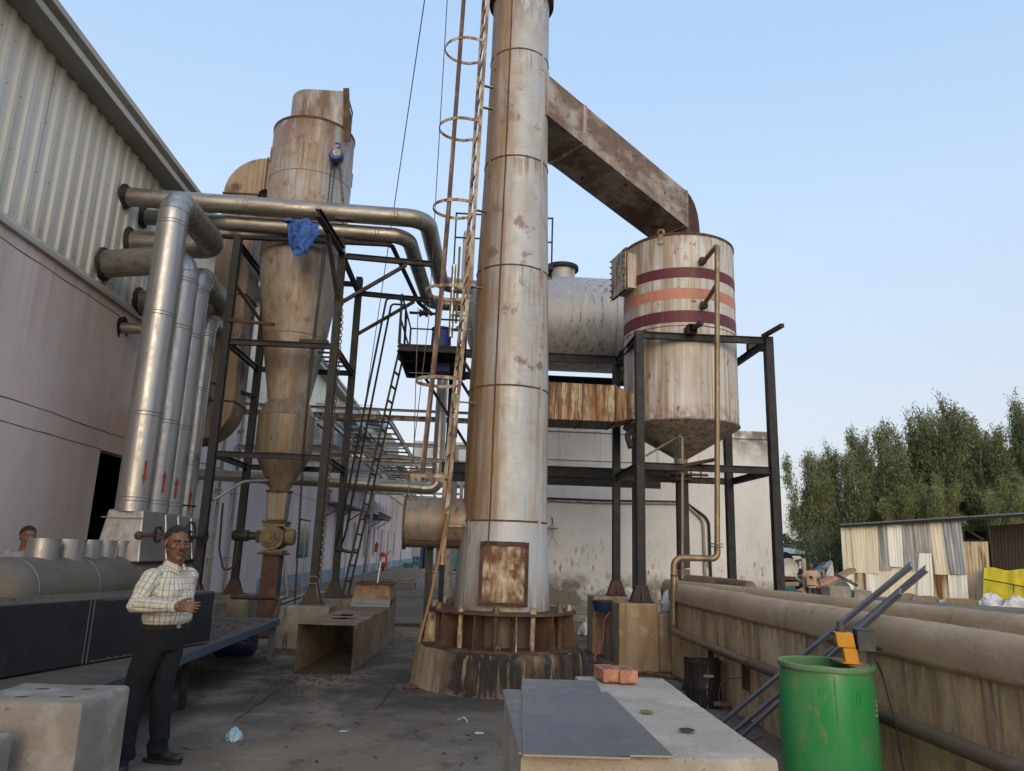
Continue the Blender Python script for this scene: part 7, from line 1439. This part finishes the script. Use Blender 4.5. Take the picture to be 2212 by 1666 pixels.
# ================================================================== DRY LEAVES AND GRIT ON THE YARD
b = B(); q = random.Random(21)
def leafbit(p, s):
    a = q.uniform(0, 6.28); d_ = V((math.cos(a), math.sin(a), q.uniform(-.1, .25)))*s; e = V((-math.sin(a), math.cos(a), q.uniform(-.3, .3)))*s*q.uniform(.2, .5); n0 = len(b.v); p = V(p); b.v.extend([p-d_, p+e, p+d_, p-e]); b.f.append((n0, n0+1, n0+2, n0+3))
for (px0, py0, px1, py1, n_) in ((395, 1395, 640, 1455, 650), (560, 1440, 790, 1475, 400), (770, 1350, 915, 1400, 450), (430, 1460, 700, 1520, 110), (380, 1500, 1080, 1650, 60), (850, 1280, 900, 1345, 60), (1270, 1420, 1480, 1480, 60)):
    for k in range(n_):
        p = at(q.uniform(px0, px1), q.uniform(py0, py1), z=0); leafbit((p.x+q.gauss(0, .12), p.y+q.gauss(0, .25), .006), q.uniform(.012, .045))
b.one('dry_leaves', 'litter', 'scattered dark dry leaves and grit over the yard floor', 'leaves', kind='stuff', smooth=0)
b = B()
for k in range(260): x = q.uniform(-3.7, -2.8); y = q.uniform(8.7, 11.3); leafbit((x, y, .542), q.uniform(.015, .05))
for k in range(150): s_ = q.uniform(0, 3.6); p = E0-dd*s_+nn*q.uniform(.1, .6); leafbit((p.x, p.y, 1.09), q.uniform(.01, .035))
b.one('stand_litter', 'litter', 'dry leaf litter lying on the steel stand and duct top', 'leaves', kind='stuff', smooth=0)

# ================================================================== PEOPLE
def remesh(b, vox, it=6, fac=.5):
    me = b.mesh('tmp', V((0, 0, 0)), M['skin'], 0); o = bpy.data.objects.new('tmp', me); COL.objects.link(o)
    m = o.modifiers.new('r', 'REMESH'); m.mode = 'VOXEL'; m.voxel_size = vox
    if it: s = o.modifiers.new('s', 'SMOOTH'); s.iterations = it; s.factor = fac
    dg = bpy.context.evaluated_depsgraph_get(); e = bpy.data.meshes.new_from_object(o.evaluated_get(dg)); r = B(); r.v = [v.co.copy() for v in e.vertices]; r.f = [tuple(p.vertices) for p in e.polygons]
    bpy.data.objects.remove(o); bpy.data.meshes.remove(e); return r
def person(label, base, fdir, hdir, J, H, mats, vox=.008, detail=True, belly=.0, hs=1.0, lower=True):
    """J: joints in metres, world space; torso rings are built about hips, waist, chest, shoulders"""
    f = V((*fdir, 0)).normalized(); l = V((-f.y, f.x, 0)); t = T('person', label, 'person', base); UPV = V((0, 0, 1))
    rotf = Matrix((l*-1, f*1, UPV)).transposed()               # local x = right, y = forward
    def torso(b, rings, grow=0.):
        n_ = 28; k = len(b.v)
        for c, a, d_ in rings:
            for i in range(n_):
                an = 2*math.pi*i/n_; ca, sa = math.cos(an), math.sin(an); sx = math.copysign(abs(ca)**.85, ca); sy = math.copysign(abs(sa)**.85, sa); b.v.append(c+l*(-(a+grow)*sx)+f*((d_+grow)*sy))
        for r_ in range(len(rings)-1):
            for i in range(n_): b.f.append((k+r_*n_+i, k+r_*n_+(i+1) % n_, k+(r_+1)*n_+(i+1) % n_, k+(r_+1)*n_+i))
        b.f.append(tuple(k+i for i in reversed(range(n_)))); b.f.append(tuple(k+(len(rings)-1)*n_+i for i in range(n_)))
    rings = J['rings']; body = B(); torso(body, rings)
    nk0, nk1 = J['neck0'], J['neck1']; body.capsule(nk0, .062*hs, nk1, .058*hs)
    for s in ('R', 'L'):
        sh, el, wr = J['sh'+s], J['el'+s], J['wr'+s]; body.capsule(sh, .052, el, .042); body.capsule(el, .042, wr, .027)
        if lower: hp_, kn, an = J['hip'+s], J['kn'+s], J['an'+s]; body.capsule(hp_, .082, kn, .055); body.capsule(kn, .055, an, .036)
        # hand: palm, four bent fingers, thumb
        hd_ = J['hd'+s].normalized(); pn = J['pn'+s].normalized(); sd = hd_.cross(pn).normalized()*J.get('th'+s, 1); pc = wr+hd_*.055
        rt_ = Matrix((sd, pn, hd_)).transposed(); body.ball(pc, (.042, .017, .052), 14, 10, rt_)
        cu = J.get('curl'+s, .7)
        for i, (o_, ln) in enumerate(((.032, .074), (.011, .082), (-.010, .076), (-.031, .060))):
            p0 = pc+hd_*.036+sd*o_; a1, a2, a3 = cu*.5+.06*i, cu*1.2+.08*i, cu*1.8+.1*i
            p1 = p0+(hd_*math.cos(a1)+pn*math.sin(a1))*ln*.45; p2 = p1+(hd_*math.cos(a2)+pn*math.sin(a2))*ln*.32; p3 = p2+(hd_*math.cos(a3)+pn*math.sin(a3))*ln*.25
            body.capsule(p0, .0092, p1, .0084, 8); body.capsule(p1, .0084, p2, .0076, 8); body.capsule(p2, .0076, p3, .0066, 8)
        p0 = pc-hd_*.025+sd*.032; p1 = p0+(sd*.6+hd_*.7+pn*.35).normalized()*.042; p2 = p1+(hd_*.9+sd*.15+pn*.4).normalized()*.034; body.capsule(p0, .015, p1, .0115, 8); body.capsule(p1, .0115, p2, .009, 8)
    # head
    hf_ = V((*hdir, J.get('nod', 0.))).normalized(); hr = hf_.cross(UPV).normalized(); hu = hr.cross(hf_).normalized(); HM = Matrix((hr, hf_, hu)).transposed(); hc_ = J['chin']; ks = J['hk']
    def Hh(x, y, z): return hc_+HM @ (V((x, y, z))*ks)
    def hb(c, r_, n_=18): head.ball(Hh(*c), V(r_)*ks, n_, 12, HM)
    head = B()
    hb((0, -.015, .148), (.074, .094, .085)); hb((0, .030, .095), (.060, .060, .088)); hb((0, .036, .048), (.049, .050, .046)); hb((0, .071, .018), (.022, .018, .016)); hb((0, -.01, .075), (.060, .070, .06))
    head.capsule(Hh(0, .088, .128), .009*ks, Hh(0, .107, .090), .0135*ks); hb((0, .106, .086), (.011, .012, .010))
    for e in (-1, 1):
        hb((e*.012, .096, .083), (.009, .011, .0075)); head.capsule(Hh(e*.046, .074, .139), .009*ks, Hh(e*.014, .088, .136), .009*ks); hb((e*.042, .062, .096), (.022, .024, .020)); hb((e*.076, -.004, .108), (.011, .022, .031)); hb((e*.032, .076, .117), (.017, .011, .010))
    hb((0, .086, .058), (.024, .011, .0055)); hb((0, .085, .048), (.021, .012, .0065)); hb((0, .082, .066), (.022, .012, .010))
    head.capsule(nk1-UPV*.02, .057*hs, Hh(0, -.012, .07), .055*hs)
    if vox < .009:
        hm = remesh(head, .0036, 5); bm_ = remesh(body, .0042, 2)
        body = B(); body.v = bm_.v; body.f = bm_.f; body.add(hm.v, hm.f)
        body = remesh(body, .0041, 1)
    else: body.v += []; k = len(body.v); body.add(head.v, head.f); body = remesh(body, vox, 3)
    body.part('body', mats['skin'], t, smooth=180)
    for e in (-1, 1):
        B().ball(Hh(e*.032, .0815, .117), V((.0105, .0075, .0055))*ks, 12, 8, HM).part('eye', 'eye', t, smooth=180)
        B().ball(Hh(e*.032+.001, .0872, .117), V((.0060, .0042, .0053))*ks, 10, 6, HM).part('iris', 'iris', t, smooth=180)
        b = B(); b.capsule(Hh(e*.045, .0775, .1225), .0045*ks, Hh(e*.020, .084, .1225), .0045*ks, 8); b.part('eyelid', mats['skin'], t, smooth=180)
        b = B(); b.capsule(Hh(e*.050, .077, .1365), .0042*ks, Hh(e*.014, .094, .136), .0055*ks, 8); b.part('eyebrow', 'hair', t, smooth=180)
    if mats.get('tache'):
        b = B()
        for e in (-1, 1): b.capsule(Hh(e*.003, .0985, .0665), .0042*ks, Hh(e*.023, .0905, .0615), .0026*ks, 8)
        b.part('moustache', 'hair', t, smooth=180)
    b = B(); b.capsule(Hh(-.020, .094, .0535), .0028*ks, Hh(.020, .094, .0535), .0028*ks, 8); b.part('lips', 'skin_d', t, smooth=180)
    # hair cap cut along a hairline
    hb_ = B(); hb_.ball((0, 0, 0), (1, 1, 1), 40, 26); keep = []; loc = [p.copy() for p in hb_.v]; fl_ = mats.get('hairline', .182)
    ve = []
    for p in loc:
        q_ = V((p.x*.0785, -.016+p.y*.0985, .149+p.z*.0905)); nz = mnoise.noise(q_*60)*.003; ve.append(q_+p*nz)
    def ok(q_):
        if q_.y > .045: return q_.z > fl_-.012*abs(q_.x)/.05+.012*math.cos(q_.x*40)*0
        if q_.y > .012: return q_.z > .125+(q_.y-.012)*1.6
        if q_.y > -.022: return q_.z > (.142 if abs(q_.x) > .06 else .1)
        return q_.z > .072
    fs = [f_ for f_ in hb_.f if all(ok(ve[i]) for i in f_)]
    hb2 = B(); hb2.add([Hh(*p) for p in ve], fs); hb2.part('hair', 'hair', t, smooth=180)
    # clothes
    def limb_uv(b, segs):
        uv = []
        for p in b.v:
            bestd = 1e9; r_ = (0, 0)
            for a, c, rad, ref in segs:
                d_ = c-a; L_ = d_.length; d_ = d_/L_; tu = (p-a).dot(d_); tt = max(0, min(L_, tu)); q_ = p-(a+d_*tt); dist = q_.length-rad
                if dist < bestd:
                    bestd = dist; x_ = ref-d_*ref.dot(d_); x_.normalize(); y_ = d_.cross(x_); r_ = (math.atan2(q_.dot(y_), q_.dot(x_))*max(rad, .05), tu)
            uv.append(r_)
        b.uv = uv
    sh_ = B(); torso(sh_, J['shirt'], .0); sl = J.get('sleeve', 1.)
    for s in ('R', 'L'):
        S_, E_, W_r = J['sh'+s], J['el'+s], J['wr'+s]
        ks_ = .076 if sl > .6 else .058
        sh_.capsule(S_+UPV*.0, ks_, S_.lerp(E_, .5 if sl > .6 else .4), ks_-.008)
        if sl > .6: sh_.capsule(S_.lerp(E_, .5), .066, E_, .060); sh_.capsule(E_, .060, E_.lerp(W_r, .55), .054); sh_.tube([E_.lerp(W_r, .5), E_.lerp(W_r, .8), W_r, W_r+(W_r-E_).normalized()*.012], 0, 14, True, [.052, .046, .040, .040])
        else: sh_.tube([S_.lerp(E_, .3), S_.lerp(E_, .62)], 0, 14, True, [.062, .062])
    sh_.tube([J['neck0']-UPV*.03, J['neck0']+UPV*.004], .073, 18)
    sh_ = remesh(sh_, max(.0075, vox), 5)
    for i, p in enumerate(sh_.v):                                 # soft folds
        e = mnoise.noise(V((p.x*9, p.y*9, p.z*13)))*.015+mnoise.noise(V((p.x*20, p.y*20, p.z*34)))*.008; c = J['rings'][2][0]; q_ = V((p.x-c.x, p.y-c.y, 0)); e *= min(1, max(.08, abs(p.z-J['belt'].z)/.10))
        sh_.v[i] = p+q_.normalized()*e*(1. if vox < .009 else .6)
    segs = [(J['rings'][0][0]-UPV*.1, J['neck0']+UPV*.1, .16, -f)]
    for s in ('R', 'L'): segs += [(J['sh'+s].lerp(J['el'+s], .15), J['el'+s], .06, -f), (J['el'+s], J['wr'+s], .05, UPV*-1)]
    limb_uv(sh_, segs); sho = sh_.part('shirt', mats['shirt'], t, smooth=180)
    if lower:
        tr = B(); torso(tr, J['pelvis']); ft = {}
        for s in ('R', 'L'):
            hp_, kn, an = J['hip'+s], J['kn'+s], J['an'+s]; m1 = hp_.lerp(kn, .5)
            tr.capsule(hp_, .108, m1, .095, 16); tr.capsule(m1, .095, kn, .080, 16); tr.capsule(kn, .080, kn.lerp(an, .5), .076, 16); tr.tube([kn.lerp(an, .4), kn.lerp(an, .75), an, an-UPV*.035], 0, 16, True, [.077, .074, .078, .080])
        tr = remesh(tr, max(.009, vox), 4)
        for i, p in enumerate(tr.v):
            low_ = max(0, 1-(p.z-base[2])/.45); e = mnoise.noise(V((p.x*8, p.y*8, p.z*(10+12*low_))))*(.007+.020*low_)*(1 if p.z < J['belt'].z-.12 else .15)
            q_ = min((J['anR'], J['anL'], J['knR'], J['knL']), key=lambda a_: (a_-p).length); d_ = V((p.x-q_.x, p.y-q_.y, 0)); tr.v[i] = p+(d_.normalized()*e if d_.length > .01 else V())
        tr.part('trousers', mats['trouser'], t, smooth=180)
        b = B(); torso(b, [(J['belt']-UPV*.016, J['pelvis'][-1][1]+.006, J['pelvis'][-1][2]+.006), (J['belt']+UPV*.018, J['pelvis'][-1][1]+.006, J['pelvis'][-1][2]+.006)]); b.part('belt', 'hair', t)
        for s in ('R', 'L'):
            an = J['an'+s]; d_ = J['ft'+s].normalized(); s_ = V((-d_.y, d_.x, 0)); b = B(); g_ = V((an.x, an.y, base[2])); fm = Matrix((s_, d_, UPV)).transposed()
            b.ball(g_+d_*-.02+UPV*.055, (.040, .060, .05), 14, 10, fm); b.ball(g_+d_*.06+UPV*.05, (.043, .10, .042), 14, 10, fm); b.ball(g_+d_*.145+UPV*.040, (.047, .070, .034), 14, 10, fm); b.capsule(g_+UPV*.06, .045, g_+UPV*.11, .043)
            b = remesh(b, .007 if vox < .009 else .012, 3); so_ = b.part('shoe', mats['shoe'], t, smooth=180)
            b = B(); out = []
            for i in range(24):
                an_ = 2*math.pi*i/24; y_ = .045+.155*math.sin(an_); w_ = (.043+.009*math.sin(an_))*math.copysign(abs(math.cos(an_))**.7, math.cos(an_)); out.append(g_+d_*y_+s_*w_+UPV*.002)
            b.prism(out, UPV*.022); b.part('sole', 'sole', so_)
    return t, Hh, HM, f, l
# ------------------------------------------------------------------ the man in the checked shirt
mb = V((-2.28, 6.0, 0)); mf = V((.90, -.43, 0)).normalized(); ml = V((-mf.y, mf.x, 0))
def mz(py): return at(350, py, y=5.97).z
tc = V((-2.255, 6.0, 0)); hpz, wz, cz, sz = .93, mz(1350), 1.24, mz(1226)
def c_(dx, dy, z): return V((tc.x, tc.y, z))+mf*dx+ml*dy
shR, shL = c_(-.01, -.175, sz-.075), c_(-.01, .175, sz-.07)
elR = at(292, 1306, y=5.74); wrR = at(380, 1311, y=5.62)
Jm = dict(
    rings=[(c_(-.01, 0, .86), .15, .10), (c_(0, 0, wz), .155, .105), (c_(.01, 0, 1.15), .155, .11), (c_(.01, 0, cz), .165, .115), (c_(-.005, 0, sz-.10), .158, .092), (c_(-.01, 0, sz-.045), .11, .068), (c_(-.005, 0, sz+.01), .06, .055)],
    shirt=[(c_(-.005, 0, wz-.06), .150, .105), (c_(.0, 0, wz), .162, .119), (c_(.006, 0, wz+.025), .178, .140), (c_(.008, 0, wz+.06), .184, .146), (c_(.012, 0, 1.15), .182, .140), (c_(.01, 0, cz), .190, .138), (c_(-.005, 0, sz-.085), .192, .115), (c_(-.01, 0, sz-.03), .150, .090), (c_(-.012, 0, sz+.015), .085, .070)],
    pelvis=[(c_(-.015, 0, .80), .155, .105), (c_(-.02, 0, .86), .180, .130), (c_(-.015, 0, .93), .180, .134), (c_(-.005, 0, wz), .172, .130)],
    belt=c_(-.005, 0, wz-.005), neck0=c_(-.005, 0, sz+.01), neck1=c_(.03, 0, sz+.08), chin=c_(.015, -.01, mz(1211)), hk=1.13, nod=-.03,
    shR=shR, elR=elR, wrR=wrR, hdR=V((.97, -.16, .04)), pnR=V((.16, .95, -.25)), thR=1, curlR=.36,
    shL=shL, elL=c_(-.10, .235, 1.10), wrL=c_(-.19, .12, .95), hdL=V((.1, -.3, -.9)), pnL=V((.3, -.9, 0)), curlL=.6,
    hipR=c_(-.02, -.085, .88), knR=V((-2.40, 5.93, .50)), anR=V((-2.395, 5.90, .10)), ftR=V((.35, -.95, 0)),
    hipL=c_(-.02, .085, .88), knL=V((-2.255, 6.08, .49)), anL=V((-2.235, 6.10, .10)), ftL=V((.97, -.22, 0)))
man, Hh, HM, _, _ = person('man in yellow checked shirt and navy trousers standing beside the dark duct', (mb.x, mb.y, 0), (.90, -.43), (.66, -.75), Jm, 1.7,
    dict(skin='skin', shirt='shirt', trouser='trouser', shoe='shoe', tache=True, hairline=.196), .0079)
# collar, placket buttons and cuff
b = B(); nc = Jm['neck0']+V((0, 0, -.012))
def colf(u, v):
    a = -2.86+5.72*u; fr = max(0, -math.cos(a)); d_ = -mf*math.cos(a)+ml*math.sin(a)
    r_ = .066+.026*v+.016*v*fr
    return nc+mf*.012+d_*r_+V((0, 0, .058-.046*v-.030*fr-.034*v*fr**3))
b.grid(colf, 36, 6); b.uv = [(i*.004, (i % 7)*.008) for i in range(len(b.v))]; co = b.part('collar', 'shirt', man, smooth=180); m_ = co.modifiers.new('thickness', 'SOLIDIFY'); m_.thickness = .004
for k in range(6):
    z = wz+.03+k*.062; fr = (.154, .154, .150, .146, .142, .126)[k]; p = c_(fr+.004, -.0, z); B().ball(p, .0058, 8, 6).part('button', 'btn', man, smooth=180)
d_ = (wrR-elR).normalized(); b = B(); b.tube([wrR-d_*.048, wrR-d_*.045, wrR+d_*.010, wrR+d_*.013], 0, 20, False, [.041, .0435, .0435, .040]); b.uv = [(i*.006, p.x*1.0) for i, p in enumerate(b.v)]; b.part('cuff', 'shirt', man, smooth=180)
p = c_(.131, 0, wz-.003); b = B(); b.beam(p-ml*.018, p+ml*.018, .006, .030); b.part('belt_buckle', 'galv', man, smooth=0)

def simple_person(label, base, fd, hdr, s, mats, armR, armL, lower=True, sleeve=.4):
    base = V(base); f = V((*fd, 0)).normalized(); l = V((-f.y, f.x, 0))
    def q(dx, dy, z): return base+(f*dx+l*dy+V((0, 0, z)))*s
    J = dict(rings=[(q(-.01, 0, .86), .15*s, .10*s), (q(0, 0, .98), .145*s, .10*s), (q(0, 0, 1.12), .15*s, .10*s), (q(.01, 0, 1.25), .165*s, .11*s), (q(0, 0, 1.38), .165*s, .09*s), (q(0, 0, 1.43), .10*s, .07*s)],
        shirt=[(q(0, 0, .88), .180*s, .130*s), (q(0, 0, 1.0), .170*s, .122*s), (q(0, 0, 1.12), .172*s, .122*s), (q(.01, 0, 1.25), .185*s, .128*s), (q(0, 0, 1.38), .185*s, .105*s), (q(0, 0, 1.44), .11*s, .08*s)],
        pelvis=[(q(-.01, 0, .80), .15*s, .10*s), (q(-.01, 0, .87), .17*s, .125*s), (q(0, 0, .95), .165*s, .12*s)], belt=q(0, 0, .95), neck0=q(0, 0, 1.43), neck1=q(.02, 0, 1.53), chin=q(.03, 0, 1.475), hk=1.05*s,
        shR=q(0, -.18, 1.395), shL=q(0, .18, 1.395), elR=q(*armR[0]), wrR=q(*armR[1]), elL=q(*armL[0]), wrL=q(*armL[1]), hdR=(q(*armR[1])-q(*armR[0])), hdL=(q(*armL[1])-q(*armL[0])), pnR=l, pnL=-l, sleeve=sleeve,
        hipR=q(0, -.085, .88), hipL=q(0, .085, .88), knR=q(.06, -.09, .48), knL=q(-.02, .09, .48), anR=q(.02, -.09, .09), anL=q(-.10, .09, .09), ftR=f, ftL=f)
    return person(label, base, fd, hdr, J, 1.6*s, mats, .014, lower=lower)
p3 = at(1752, 1250, y=23)
simple_person('young man in beige printed tee walking past the scrap heap', (p3.x, 23, 0), (-.25, -1), (-.35, -.95), .93, dict(skin='skin', shirt='tee', trouser='shoe', shoe='shoe', hairline=.185), ((-.02, -.25, 1.12), (.08, -.24, .88)), ((-.02, .25, 1.12), (.10, .27, .90)))
q3 = V((p3.x, 23, 0))+V((-.25, -1, 0)).normalized()*.118
b = B()
for x_, z_, w_, h_ in ((-.02, 1.17, .10, .05), (-.05, 1.20, .03, .03), (.04, 1.145, .06, .02), (-.03, 1.125, .08, .015), (.03, 1.19, .025, .05), (.0, 1.095, .05, .018)): b.ball(q3+V((x_, -.012, z_-.03)), (w_*.55, .006, h_*.6), 10, 6)
b.one('tee_print', 'trouser', 'small black print on the beige tee of the walking man', 'print', smooth=60)
p2 = at(56, 1190, y=9.05)
simple_person('man half hidden behind the header drum beside the pink wall', (p2.x-.02, 9.05, 0), (.85, -.5), (.75, -.65), 1.0, dict(skin='skin', shirt='greytee', trouser='trouser', shoe='shoe', hairline=.19), ((-.05, -.24, 1.10), (.08, -.22, .86)), ((-.05, .24, 1.10), (.1, .22, .88)))
